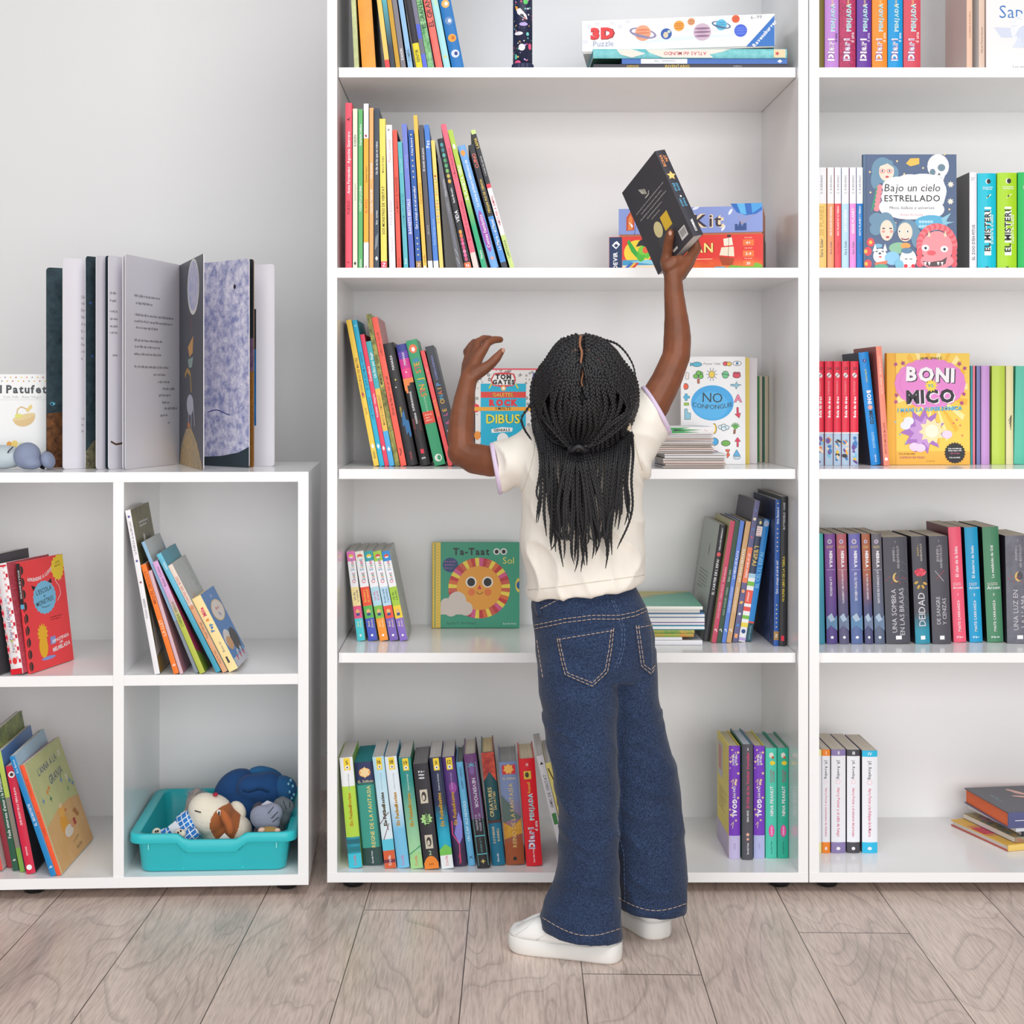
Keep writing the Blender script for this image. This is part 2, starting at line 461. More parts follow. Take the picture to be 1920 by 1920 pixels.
bookcase('tall white bookcase at the edge of the frame, beside the pink and blue spines', 1517.5, 2420, .0195, 'tall white bookcases')
# low cubby cabinet, turned 3 degrees
LA = 3.0
LX, LD = X(578.5, 2.985), 2.985
LZ = [Z(884.5, LD), Z(1263, LD), Z(1639, LD)]  # top surface, middle shelf top, bottom board top
CAB = T((LX, LD, 0)) @ RZ(LA)
def cab_d(px):
    """distance of the cabinet's front plane along the ray through px"""
    k = (px - CX) / F; tn = math.tan(math.radians(LA))
    return (LD - LX * tn) / (1 - k * tn)
root = thing('cubby_cabinet', 'low white two-by-two cubby cabinet with a large open book standing on top', 'cabinet', CAB)
cw, cd = .747, .445
zb = LZ[2] - .021
board('bottom_board', (-cw, 0, zb), (0, cd, LZ[2]), root)
board('top_board', (-cw, 0, LZ[0] - .0195), (0, cd, LZ[0]), root)
board('side_panel', (-.0205, .0005, LZ[2]), (0, cd, LZ[0] - .0195), root)
board('side_panel', (-cw, .0005, LZ[2]), (-cw + .0205, cd, LZ[0] - .0195), root)
xd = -.3590
board('divider', (xd - .0205, .001, LZ[2]), (xd, cd - .0062, LZ[0] - .0195), root)
board('back_panel', (-cw + .0205, cd - .006, LZ[2]), (-.0205, cd, LZ[0] - .0195), root)
board('shelf', (xd + .0002, .0008, LZ[1] - .0205), (-.0207, cd - .0062, LZ[1]), root)
board('shelf', (-cw + .0207, .0008, LZ[1] - .0205), (xd - .0207, cd - .0062, LZ[1]), root)
for x in (-.047, -.545, -cw + .05):
    foot(x, .06, root, zb); foot(x, cd - .06, root, zb)
# ---------------------------------------------------------------- books standing on the shelves
_prev = {}
def spine_out(label, x0b, x1b, x0t, yt, d, zs, w, spine, yaw=0, group=None, name='book', cat='book', **k):
    x0, x1 = X(x0b, d), X(x0t, d)
    dz = Z(yt, d) - zs; th = math.atan2(x1 - x0, dz)
    t = (x1b - x0b) / F * d * math.cos(th) * .96
    key = (group, round(zs, 3)); pv = _prev.get(key)
    if pv and group:                             # rest against the neighbour instead of cutting into it
        pr, pt, ph = pv
        x0 = max(x0, pr + .0004); zc = min(dz, ph); lim = pr + zc * math.tan(pt) + .0006
        if x0 + zc * math.tan(th) < lim: th = math.atan2(lim - x0, zc)
        x1 = x0 + dz * math.tan(th)
    _prev[key] = (x0 + t / math.cos(th), th, dz)
    lift = max(0, t * math.sin(th)) + .0003
    h = math.hypot(x1 - x0, dz) - (lift if th > 0 else 0)
    bu = k.get('bulge')
    if bu is None: bu = min(.0026, t * .12) if t > .012 else t * .05
    k['bulge'] = bu
    mw = T((x0, d + bu, zs + lift)) @ RZ(yaw) @ RY(math.degrees(th))
    return make_book(label, mw, t, h, w, spine, group=group, name=name, cat=cat, **k)
def face_out(label, x0, x1, y0, d, zs, t, spine, tilt=3, yaw=0, group=None, h=None, **k):
    w = (x1 - x0) / F * d / math.cos(math.radians(yaw))
    hh = h or (Z(y0, d) - zs)
    mw = T((X(x0, d), d + t, zs + .0003)) @ RZ(yaw) @ RX(-tilt) @ RZ(-90)
    return make_book(label, mw, t, hh, w, spine, group=group, **k)
def seg(*a):                                   # ('hex', upto, 'hex', upto ...) from the foot up
    o, v = [], 0.
    for i in range(0, len(a), 2):
        v1 = a[i + 1] if i + 1 < len(a) else 1.
        o.append((v, v1, a[i])); v = v1
    return o
BK, WH = '#26262a', '#f6f6f8'

# -- top shelf of the middle bookcase (heads cut by the frame)
g = 'leaning picture books on the top shelf'
w = ', on the cut-off top shelf'
def rowA(desc, x0b, x1b, xt0, spine, h=.305, **k):
    # xt0: left edge where the frame cuts the book (y 0); carry the slope on to the book's own head
    d = 3.035; sl = (xt0 - x0b) / 125.; hp = h / d * F * math.cos(math.atan(sl))
    yt = 126 - hp
    return spine_out(desc + w, x0b, x1b, x0b + sl * hp, yt, d, Z_A, .24, spine, group=g, **k)
rowA('pale mottled green spine, leftmost book', 664.5, 673.5, 658.5, '#c9cf95~aab482~60', .31, back='#2a221f', texts=[('AGAFA LA LLUNA', .4, .97, '#8a8a52', .5)])
rowA('thick bright orange book with white handwriting', 679, 706, 669, '#f5a23a~f2953a~20', .30, front='#2e2620', bulge=.002, texts=[('la vida secreta', .60, .97, WH, .28, 'd', .3), ('dels arbres', .62, .92, WH, .28, 'd', .68)])
rowA('thin butter yellow spine with a red foot', 723, 732, 704, seg('#e0484c', .06, '#f1c76a'), .30, front='#d9b564', texts=[('A comptar!', .5, .9, '#b08238', .5)])
rowA('teal spine that darkens to navy at the foot', 733, 742, 714, '#37404e^5ab2c0^.06^.16', .30, texts=[('XERIC', .62, .8, '#dbe9ea', .5)])
rowA('gold spine with small black capitals', 743, 751.5, 722, seg('#c79a2f', .95, '#2c2a26'), .31, texts=[('EL MON DE LES FORMIGUES', .42, .94, '#2c2a26', .6)])
rowA('dull grey spine with a pink word', 752.5, 762, 731, '#7d7a82', .30, texts=[('LA LLUNA', .62, .78, '#e070c0', .6), ('ZAHORI', .03, .16, WH, .45)])
rowA('light blue spine with grey edges and white script', 765.6, 775, 743, '#8fbbe0', .30, front='#c2b69c', texts=[('bestioles', .44, .6, WH, .6), ('COMBEL', .02, .16, '#56708c', .5)])
rowA('black spine with crimson capitals and a yellow foot', 781, 793.5, 756, seg('#e3d42c', .17, '#2b2730'), .30, texts=[('ELS ANIMALS NOCTURNS', .36, .95, '#d42a5c', .5), ('SENTIR', .02, .15, '#3a3a2a', .45)])
rowA('slate grey spine with blue blots near the foot', 794, 802, 765.6, seg('#5a6cd8', .10, '#6e6f80', .2, '#4f62d0', .3, '#74748a'), .30, texts=[('EL CEL', .45, .66, WH, .6)])
rowA('leafy green spine with ragged white capitals', 803, 814.6, 774, '#3f8a4f~9ed29a~90', .305, texts=[('EL GRAN LLIBRE DELS COLORS', .04, .98, '#1f3a26', .62)])
rowA('coral red spine with big black letters', 817.7, 831.5, 788.5, '#f0796e~e8665f~40', .305, texts=[('EL GRAN LLIBRE DE LES', .06, .98, '#33262a', .7)])
rowA('pale aqua spine with faint yellow words', 833, 846, 803, '#a6dde2', .30, texts=[('plantes i flors', .35, .72, '#cfe39b', .6), ('dp', .85, .93, '#3f8aa0', .6)], art=lambda S, Fr, B, t, h, ww: S.star(t * .5, h * .08, t * .3, '#e8cf5a', 4))
def artA(S, Fr, B, t, h, ww):
    for v, c, c2 in ((.10, '#cfd8ee', '#2a3a80'), (.21, '#f0a038', '#c96a20'), (.33, '#6a8fc0', '#dfe6ee'), (.45, '#f0b060', '#f6f6f6'), (.57, '#b0b4ba', '#8c9098'), (.70, '#f3c23a', '#3a3022'), (.82, '#d0d0e8', '#9a6ad0')):
        S.ell(t * .5, v * h * .93, t * .34, t * .34, c).ell(t * .56, v * h * .93, t * .14, t * .16, c2)
rowA('widest blue spine printed with planets, end of the row', 848, 872, 818, '#1f74bb', .31, front='#4f9bd8', art=artA)

# -- second shelf of the middle bookcase
g = 'picture books on the second shelf'
w = ', tall row on the second shelf'
def rowB(desc, x0b, x1b, x0t, yt, spine, wd=.24, **k):
    return spine_out(desc + w, x0b, x1b, x0t, yt, 3.03, Z_B, wd, spine, group=g, **k)
rowB('tallest red spine with black bird mark, leftmost', 647.6, 660, 647.6, 193, '#f9556a', texts=[('Anna Fernandez · Agustina Guerrero', .42, .86, WH, .42), ('FUEGO', .33, .41, '#7a1f30', .55), ('F', .03, .05, '#5a2030', .4)], art=lambda S, Fr, B, t, h, ww: S.poly([(t * .2, h * .9), (t * .8, h * .885), (t * .55, h * .895), (t * .8, h * .915), (t * .5, h * .905)], '#3a1a22'))
rowB('pale green spine with a black diamond', 661.5, 670.5, 661.5, 204, '#dfe6cf', front='#cfd8be', texts=[('KOKEN', .76, .84, '#6a7060', .5), ('Satoshi Kitamura', .38, .58, '#a9b39c', .35)], art=lambda S, Fr, B, t, h, ww: S.poly([(t * .5, h * .022), (t * .8, h * .034), (t * .5, h * .046), (t * .2, h * .034)], '#3a3a3c'))
rowB('plain green spine with white words', 671.8, 680.3, 671.8, 205, '#5fb56c', texts=[('Stephanie Ledoux', .76, .92, WH, .45), ('VOLEM LA LLUNA', .36, .52, WH, .5), ('edicions', .01, .06, WH, .5)])
rowB('white spine with a long mustard band', 682, 691.5, 682, 194.5, seg('#e9ebf4', .16, '#f0b13c', .79, '#e4e7f2'), front='#30343c', texts=[('Susanna Isern', .48, .66, '#8f6a24', .4), ('EL BOSC', .32, .44, '#d8641e', .5)], art=lambda S, Fr, B, t, h, ww: S.ell(t * .5, h * .012, t * .15, t * .15, '#b03a4a').ell(t * .45, h * .805, t * .2, h * .008, '#b03a4a', rot=30))
rowB('soft orange spine, between white and slate ones', 692.7, 700.4, 692.7, 202.5, '#fbb06f', texts=[('POLAR BOOK', .56, .66, WH, .5), ('COLOR MONSTER', .34, .5, WH, .5)])
rowB('dark slate spine with white italics and silver strokes', 701.6, 711, 701.6, 203, '#3f4a58', texts=[('Un dia en las que un robot', .56, .82, WH, .42), ('Ibon · sorinne', .24, .4, WH, .35)], art=lambda S, Fr, B, t, h, ww: [S.line([(t * (.2 + .2 * i), h * (.12 + .01 * i)), (t * (.35 + .2 * i), h * (.20 + .01 * i))], t * .06, '#c9d2da') for i in range(3)] and S.poly([(t * .5, h * .05), (t * .8, h * .065), (t * .5, h * .08), (t * .2, h * .065)], WH))
rowB('lemon yellow spine with black capitals and red foot', 714.5, 726, 711.3, 223, seg('#e0506a', .05, '#f0df69'), texts=[('SOS MONSTRES DE VERITAT', .23, .55, '#36342a', .5), ('Moira D. Rubio', .64, .75, '#6e6844', .32), ('Z', .01, .045, WH, .6, 'h')])
rowB('white spine with faint pink scribbles', 730, 742, 723.3, 234.5, '#f1edf2', back='#2b2a2c', texts=[('Petits somnis', .74, .9, '#f0b8a0', .45), ('PAULA BOSSIO', .3, .48, '#cfc6cc', .4), ('Nubeocho', .1, .24, '#d8d0d6', .4)], art=lambda S, Fr, B, t, h, ww: S.star(t * .45, h * .965, t * .25, '#4a3a40', 4, .3))
rowB('tomato red thin spine with dark capitals', 744.3, 753, 736, 244, '#ee5a4a', texts=[('LA MANSO I EL PARAIGÜES', .36, .7, '#7a2620', .45), ('TAKATUKA', .01, .08, '#7a2620', .4)], front='#2c2226')
rowB('short turquoise spine with pale title', 757.3, 765.8, 745.3, 266, '#5fb9c6', texts=[('Ramon Usall', .68, .94, '#a8e0e4', .4), ('L ENIGMA DEL CARTER', .3, .62, '#3f95a6', .5), ('Baula', .02, .1, WH, .4)])
rowB('periwinkle blue spine with bold white italics', 768.3, 778, 753, 232.5, seg('#5a70c6', .3, '#7584d6'), texts=[('BARRETS BESTIALS', .24, .48, WH, .55), ('Joan Vives', .66, .82, '#aab4ec', .42)])
rowB('royal blue spine dotted with gold stars', 780.6, 791, 765, 244, seg('#a9824a', .055, '#2a5cad'), texts=[('Qui s amaga en el cel estrellat?', .26, .62, WH, .42), ('Aina Bestard', .83, .94, WH, .42)], art=lambda S, Fr, B, t, h, ww: [S.ell(t * .5, h * v, t * .15, t * .15, '#e6d6a0', 8) for v in (.1, .14, .18, .22, .66, .7, .74, .78, .82, .965)] and S.text('Z', t * .5, h * .028, t * .55, WH))
rowB('tall mustard yellow spine', 793.5, 800.8, 775, 216.5, '#f4c455', texts=[('Cuarenta cuentos', .42, .56, '#a8792a', .5), ('nandibu', .03, .1, '#a8792a', .5)], art=lambda S, Fr, B, t, h, ww: S.ell(t * .5, h * .012, t * .35, t * .3, WH))
rowB('charcoal spine with small white words', 803, 812, 785, 235, seg('#e8e8ea', .055, '#55535c'), texts=[('El mundo está patas', .68, .84, WH, .42), ('Júlia Sardà', .16, .38, '#b8b6c0', .32)])
rowB('clear blue spine with white title near the head', 813.5, 823, 795, 234.4, seg('#e8e8ea', .055, '#4a82d6'), texts=[('Pez', .83, .9, WH, .7), ('Emilio Urberuaga texto', .13, .38, '#a9c4ee', .36)])
def art_dots(S, Fr, B, t, h, ww):
    cs = ['#d83c3c', '#3c62c8', '#3a9a50', '#b03ca0', '#e07a28', '#2c9ab0']
    for i, ch in enumerate('MUSICUS PRODIGUS'):
        if ch != ' ': S.text(ch, t * .5, h * (.72 - .024 * i), t * .55, cs[i % 6], -90)
rowB('yellow spine lettered in many colours', 824.5, 832, 808, 263.4, '#f6d675', front='#33302e', art=art_dots)
rowB('short slate grey spine by the dark gap', 858, 865.3, 820, 297, '#6d6e78', back='#2b2827', texts=[('Philippe Nessmann', .6, .86, '#cfcfd6', .42), ('LLEGENDES', .5, .6, '#9a9aa4', .4)], art=lambda S, Fr, B, t, h, ww: [S.line([(t * .2, h * v), (t * .8, h * (v - .06))], t * .08, '#d6d6de') for v in (.1, .18)])
rowB('black spine with teal leaves and white capitals', 872, 884.6, 819, 261, seg('#f0784a', .045, '#2f3238'), .25, texts=[('VIDA', .32, .48, WH, .55), ('Susie Brooks', .5, .62, WH, .3)], art=lambda S, Fr, B, t, h, ww: [S.ell(t * .5, h * v, t * .26, t * .34, c, 9) for v, c in ((.95, '#4f9aa4'), (.91, '#3f7f8c'), (.87, '#5fb0a8'), (.83, '#4c9c6a'), (.79, '#5faa78'), (.75, '#7ab868'), (.71, '#c8b45a'), (.67, '#e2b04c'), (.28, '#e8a040'), (.25, '#e87a4a'), (.22, '#e0507a'), (.19, '#e06a9a'), (.16, '#d24a7a'), (.13, '#e88ab0'), (.10, '#e36aa0'), (.07, '#d2507a'))] and S.text('N', t * .5, h * .022, t * .5, WH))
rowB('rose pink spine with a cream foot', 888, 898.3, 824, 234, seg('#f0d3ce', .11, '#f06a80'), back='#24242a', texts=[('La Marina Bianchi il·lustra', .5, .96, '#9a2c48', .38), ('El conjunt de mons possibles', .16, .5, '#b03c56', .45)])
rowB('spring green spine fading to emerald', 904, 913.6, 837.5, 245, '#2fae7c^b4d250^.1^.17', back='#1f2a26', texts=[('EL PLANETA VERD', .42, .82, WH, .6), ('Planeta', .07, .13, WH, .5)], art=lambda S, Fr, B, t, h, ww: S.ell(t * .5, h * .88, t * .26, h * .02, WH, 10))
rowB('sky blue thick spine with purple name plate', 921, 936.5, 858, 275, '#79aee8', back='#29303c', texts=[('La meva primera biblioteca de', .5, .88, WH, .4)], art=lambda S, Fr, B, t, h, ww: S.ell(t * .5, h * .30, t * .42, h * .17, '#a452b4').text('Contes fantàstics', t * .5, h * .3, t * .4, WH, 90, h * .3).ell(t * .45, h * .94, t * .3, h * .025, '#f0a04a', 9).star(t * .5, h * .08, t * .35, '#f0a090', 5, .4))
rowB('black spine with coral and yellow letters, blue foot', 941.6, 952.8, 878, 273, seg('#3a3f4c', .05, '#4f92da', .42, '#30323a'), back='#20242c', texts=[('CUINO', .76, .98, '#f0786a', .6), ('MENJAR PLE DE CIENCIA', .45, .72, '#f0d45a', .55), ('La Maria i el Manel', .14, .40, WH, .5)])
rowB('tall slim spine of black, white and lime bands', 956.6, 965.6, 882.5, 245, seg('#c9de86', .24, '#f3f1f4', .58, '#e0485a', .61, '#33353c', .97, '#d2e890'), back='#24262c', texts=[('LAMA', .86, .95, '#f0d45a', .6), ('i totes les seves', .64, .84, '#c8c8cc', .45), ('AMICS PER A SEMPRE', .27, .56, '#d0405a', .5), ('LABUTXACA', .06, .22, '#4a5a3a', .45)])

# -- middle shelf (level with the child's hand)
g = 'leaning books on the middle shelf'
w = ', leaning by the bent elbow'
def rowC(desc, x0b, x1b, x0t, yt, spine, wd=.2, **k):
    return spine_out(desc + w, x0b, x1b, x0t, yt, 3.13, Z_C, wd, spine, group=g, **k)
DM = lambda S, t, h, c: S.poly([(t * .5, h * .115), (t * .8, h * .135), (t * .5, h * .155), (t * .2, h * .135)], c)
rowC('yellow spine with brown title, leftmost of those', 701, 711.3, 649, 601, '#f6d04f', texts=[('EL CONCURSO DE MATES', .45, .76, '#8a5a2c', .45), ('Guridi', .33, .42, '#b08c3c', .35), ('BINDI', .05, .1, '#8a7a3c', .4)], art=lambda S, Fr, B, t, h, ww: (DM(S, t, h, WH), S.ell(t * .5, h * .49, t * .25, h * .01, '#c04a5a')), back='#3a4046')
rowC('turquoise blue spine next to the yellow one', 712, 721.3, 660, 601, '#22b2d6', texts=[('EL QUE SENTIM AL VENTRE', .5, .8, '#0f6a8c', .45), ('LUK POLLENÇA', .32, .47, '#0f6a8c', .45)], art=lambda S, Fr, B, t, h, ww: (DM(S, t, h, WH), S.ell(t * .5, h * .96, t * .25, t * .25, '#7fd8ea')))
rowC('crimson spine with white script, lower than neighbours', 721.6, 730, 675, 628, '#ea3e60', texts=[('Cocoloco', .62, .78, WH, .6), ('Fernández · Vidaguren', .34, .58, WH, .4)], art=lambda S, Fr, B, t, h, ww: DM(S, t, h, WH))
rowC('spine in teal, mustard and sky blue bands', 730.3, 740.4, 686, 641, seg('#4fb0e8', .28, '#edbf55', .62, '#3fb0b8'), texts=[('Un lloc per llegir', .66, .96, WH, .5), ('MARTA COMEBAIRET', .32, .58, '#a8803a', .42)], art=lambda S, Fr, B, t, h, ww: DM(S, t, h, WH))
rowC('mossy gold-green spine, tallest of those', 741.3, 750.3, 685.6, 590, '#57592c~b8b45a~50', texts=[('MEMORY OF TREES', .3, .96, '#2c2c18', .5)], front='#c9cf86')
rowC('coral spine with black words, pink cover showing', 751.5, 763, 695, 596, '#fb6350', wd=.24, front='#dc8c8c', texts=[('LLIBRE DE COLOR', .74, .9, '#8a2c24', .4), ('Oriol de Nicol i tot un cel', .34, .6, '#3a1a1a', .45)], art=lambda S, Fr, B, t, h, ww: S.line([(t * .3, h * .07), (t * .6, h * .1), (t * .4, h * .12)], t * .12, '#2a1a1a') and Fr.text('lumi', ww * .6, h * .8, .02, '#f3b0a8'))
rowC('thick black spine splashed with blue paint', 764.2, 785, 718, 645.5, '#2d2b2f', texts=[('MANAGA', .78, .9, WH, .22), ('FIGHTERS', .4, .48, '#e3cc3c', .28, 'u', .42), ('Lorem', .05, .11, '#d8455a', .25)], front='#2d2b2f', art=lambda S, Fr, B, t, h, ww: S.poly([(t * .45, h * .42), (t * .7, h * .45), (t * .72, h * .37), (t * .98, h * .36), (t * .98, h * .24), (t * .8, h * .22), (t * .75, h * .27), (t * .55, h * .25), (t * .5, h * .33), (t * .3, h * .32)], '#2b6fa6').poly([(t * .6, h * .34), (t * .9, h * .32), (t * .95, h * .26), (t * .7, h * .28)], '#3f9ad0').ell(t * .5, h * .7, t * .08, t * .08, '#d8d04a').ell(t * .4, h * .64, t * .06, t * .06, WH))
def artC8(S, Fr, B, t, h, ww):
    S.poly([(0, h * .62), (t * .3, h * .62), (t * .3, h * .66), (t * .55, h * .66), (t * .55, h * .68), (t, h * .68), (t, h * .72), (0, h * .72)], '#f08a4a')
    S.rect(t * .1, h * .60, t * .3, h * .66, '#f08a4a').text('MANAGA', t * .5, h * .88, t * .2, WH, 90, h * .11).ell(t * .45, h * .77, t * .07, t * .07, WH)
    S.text('SUPERHUMANS', t * .45, h * .53, t * .2, WH, 90, h * .16).text('MARINA', t * .5, h * .39, t * .2, WH, 90, h * .1)
    S.rect(t * .3, h * .1, t * .62, h * .135, '#e8304a').text('sm', t * .46, h * .065, t * .25, WH)
    for v, a, b in ((.3, .1, .3), (.28, .7, .85), (.24, .15, .22)): S.rect(t * a, h * v, t * b, h * (v + .09), '#5a2226')
rowC('black spine topped with purple and pink flame', 788.6, 808.6, 742.5, 647.5, seg('#29282a', .68, '#ec4a8a', .8, '#d23a94', .88, '#6a4ab0', .94, '#3c4496'), art=artC8, front='#29282a')
def artC9(S, Fr, B, t, h, ww):
    S.ell(t * .5, h * .93, t * .36, h * .035, '#f0794a').ell(t * .5, h * .925, t * .16, h * .018, WH)
    cs = ['#3f7fd0', '#f0a030', '#d8505a', '#e8803a', '#3fa0a0', '#f0c040']
    for i, ch in enumerate('BETS JUNTS'):
        if ch != ' ': S.text(ch, t * .5, h * (.84 - .031 * i), t * .5, cs[i % 6], 90)
    S.text('DE LES EMOCIONS', t * .5, h * .47, t * .28, '#a9dcb8', 90, h * .16)
    S.rect(0, h * .335, t, h * .43, '#e2503c').lines(t * .2, h * .4, t * .85, 3, h * .022, '#f6c9b8', h * .009)
    S.ell(t * .5, h * .06, t * .34, h * .03, '#e9efe4').ell(t * .58, h * .06, t * .16, h * .02, '#3a9a6a')
rowC('thick green spine with a red label', 815, 837, 760.6, 640, '#3aa070', art=artC9, bulge=.001)
rowC('red spine half behind the forearm', 841, 849.5, 788, 658.5, '#f05a5c', texts=[('MARIA TURU', .66, .92, '#f6b8b0', .4), ('ACABATE', .4, .6, '#f2a640', .6)])
def artC11(S, Fr, B, t, h, ww):
    S.text('KANEKO ISHIHARA', t * .5, h * .82, t * .32, '#8a90d8', 90, h * .2)
    for i, (ch, c) in enumerate(zip('PIANO EL A TOT', ['#5aa0e0', '#e8b040', '#e07040', '#3fa0c0', '#e8b040', '#5aa0e0', '#e8b040', '#d05a9a', '#e0e0e0', '#d05a9a', '#e0e0e0', '#e0e0e0', '#e07040', '#e8c040'])):
        if ch != ' ': S.text(ch, t * .5, h * (.68 - .036 * i), t * .5, c, 90)
rowC('dark slate spine with colourful capitals at the end', 850.4, 867.5, 796.8, 651, '#43464f', art=artC11, bulge=.001)

# -- fourth shelf, left: five board books of one set
g = 'small board books on the fourth shelf'
DR = lambda yb, zs: (H - zs) * F / (yb - CY)
osset = [
 ('aqua foot, leftmost', 670, 685.6, 649.5, ['#4fd0d8', '#e85a8a', '#f6e2a0', '#f3f4f8', '#e87ac0'], 'Un dia', 'a l escola', '#5a5a7a', '#e9c84a'),
 ('royal blue foot and red band', 691.2, 708.5, 664.5, ['#4a5ac0', '#5fb85a', '#f2543c', '#f3f4f8', '#f0ede4'], 'Bombers', 'al rescat!', '#f6c94a', '#e0603c'),
 ('orange foot and teal head', 712.3, 729, 681, ['#f79a34', '#7fbf4a', '#b4dbea', '#f3f4f8', '#2fa4ac'], 'Un dia', 'al jardí', '#e0609a', '#e8d04a'),
 ('violet foot and lime head', 731.2, 748, 697.6, ['#7a62b8', '#f0523c', '#b8dcf0', '#f3f4f8', '#a6cf4a'], 'Anem amb', 'l avioneta', '#3a5a8a', '#d84a4a'),
 ('lilac foot and blue head, rightmost', 750, 765.5, 714, ['#8a6ec8', '#f2d23c', '#a8cf42', '#f3f4f8', '#2f8fd8'], 'Un dia', 'a la neu', '#3a5a2a', '#e05a3c')]
for (nm, a, b, c, col, t1, t2, tc, ic) in osset:
    def art(S, Fr, B, t, h, ww, tc=tc, t1=t1, t2=t2, ic=ic):
        cs = ['#e0506a', '#4aa0c8', '#e0783c', '#4a9a6a', '#c0408a']
        L = 'Osset Sisset'
        for i, ch in enumerate(L):
            if ch != ' ': S.text(ch, t * .5, h * (.665 + .0215 * i), t * .42, cs[i % 5], 90)
        S.text(t1, t * .32, h * .5, t * .26, tc, 90, h * .17).text(t2, t * .68, h * .5, t * .26, tc, 90, h * .2)
        S.ell(t * .5, h * .945, t * .3, h * .022, ic).rect(t * .3, h * .925, t * .7, h * .94, WH)
        S.ell(t * .5, h * .325, t * .24, h * .028, '#e8b878').rect(t * .3, h * .28, t * .7, h * .31, '#3a4a8a')
        S.text('Benji', t * .32, h * .19, t * .22, '#f3e2b0', 90, h * .1).text('Davies', t * .68, h * .19, t * .22, '#f3e2b0', 90, h * .1).ell(t * .5, h * .06, t * .14, t * .14, WH)
    yb = 1202.5; d = DR(yb, Z_D)
    spine_out('small board book, %s, in the set of five' % nm, a, b, c, 1035, d, Z_D, .175,
              seg(col[0], .25, col[1], .39, col[2], .60, col[3], .89, col[4]), front='#cfd6d2~a9b4ae~90', back='#d6d9d6', pages='#d9d6d0', art=art, group=g, bulge=.0004)

# -- fourth shelf, right: books leaning on the side
g = 'leaning space books on the fourth shelf'
w = ', leaning beside the flat pile'
def rowD(desc, x0b, x1b, x0t, yt, yb, spine, wd=.2, **k):
    return spine_out(desc + w, x0b, x1b, x0t, yt, DR(yb, Z_D), Z_D, wd, spine, group=g, **k)
DL = lambda S, t, h: S.line([(t * .2, h * .1), (t * .5, h * .115), (t * .75, h * .09)], t * .14, WH)
rowD('black spine with white capitals, grey cover showing', 1317, 1330.6, 1350, 983, 1203, '#37353b', .21, back='#c3c9c4', texts=[('EL CARTER DE L ESPAI', .40, .70, WH, .5), ('GUILLAUME PERREAULT', .78, .97, WH, .36)], art=lambda S, Fr, B, t, h, ww: S.ell(t * .5, h * .745, t * .28, h * .018, '#e8525a') and B.lines(ww * .2, h * .55, ww * .8, 6, h * .03, '#7a807c', h * .008).ell(ww * .6, h * .75, .006, .014, '#7a807c'))
rowD('crimson spine with small words', 1334, 1343.4, 1369.8, 976, 1206, '#c94a66', texts=[('Som natura', .5, .62, '#f2c4cc', .45), ('ALEX NOGUÉS · MARIA ROCA', .2, .48, '#eab0bc', .4)], art=lambda S, Fr, B, t, h, ww: DL(S, t, h), back='#c7c08a')
rowD('dark green spine', 1343.6, 1352.6, 1378.7, 976, 1206, '#33503f', texts=[('Som vent', .5, .6, '#bcd0c0', .45), ('ALEX NOGUÉS · MARIA', .2, .48, '#9ab8a4', .4)], art=lambda S, Fr, B, t, h, ww: DL(S, t, h))
rowD('cornflower blue spine', 1353.2, 1361.4, 1388.6, 976, 1206, '#5d84d8', texts=[('LA NENA DE PLATA', .5, .78, WH, .5), ('LUCIANO LOZANO', .25, .46, '#c4d4f4', .5)], art=lambda S, Fr, B, t, h, ww: DL(S, t, h))
rowD('tan spine with white words', 1362, 1371.6, 1399.5, 977, 1206, '#cfa677', texts=[('LA CIUTAT DE PLATA', .5, .78, WH, .45), ('LUCIANO LOZANO', .25, .46, '#f0dcc4', .45)], art=lambda S, Fr, B, t, h, ww: DL(S, t, h))
def artD11(S, Fr, B, t, h, ww):
    for v, c, r in ((.93, '#4aa0d8', .14), (.87, '#efe2c0', .3), (.80, '#5a7ab0', .3), (.74, '#e05a6a', .2), (.36, '#f2a46a', .34), (.28, '#e8c07a', .3), (.20, '#d6e4ec', .26), (.12, '#4a8fd8', .26)):
        S.ell(t * .5, h * v, t * r, t * r, c)
    S.ell(t * .5, h * .28, t * .5, t * .12, '#e8b060', rot=30)
    S.text('Jugant amb el cel', t * .5, h * .54, t * .45, WH, 90, h * .2)
    S.rect(t * .2, h * .03, t * .8, h * .06, '#f0a46a')
rowD('purple planet spine with an orange band, taller', 1373.4, 1383.6, 1416, 938, 1205, seg('#66648f', .42, '#f0835c', .67, '#66648f'), art=artD11, back='#4a4656')
def artD12(S, Fr, B, t, h, ww):
    S.text("L'ESPAI", t * .55, h * .7, t * .62, '#f0cf6a', -90, h * .2).rect(t * .15, h * .86, t * .95, h * .94, '#efe6e4').lines(t * .2, h * .92, t * .9, 4, h * .018, '#d08a94', h * .008)
    S.ell(t * .55, h * .97, t * .18, h * .014, '#e8d88a')
    for v, c in ((.52, '#a8d4ea'), (.485, '#f3f3f3'), (.455, '#7cbf4a'), (.42, '#f3f3f3'), (.28, '#f3f3f3'), (.25, '#e8504a'), (.215, '#f3f3f3'), (.18, '#7cbf4a'), (.15, '#f3f3f3'), (.12, '#f0d84a')): S.rect(0, h * v, t, h * (v + .035), c)
    S.rect(0, h * .31, t, h * .42, '#ef5b47').text('APRENC', t * .4, h * .365, t * .25, WH, -90, h * .09).ell(t * .5, h * .085, t * .3, h * .018, '#1f4a8a').rect(0, h * .01, t, h * .035, '#b8a4d8')
rowD('spine with dark head and candy stripes below', 1384.6, 1398.2, 1420.5, 972, 1204.5, seg('#f3f3f5', .54, '#3e4a63'), art=artD12, back='#46435a')
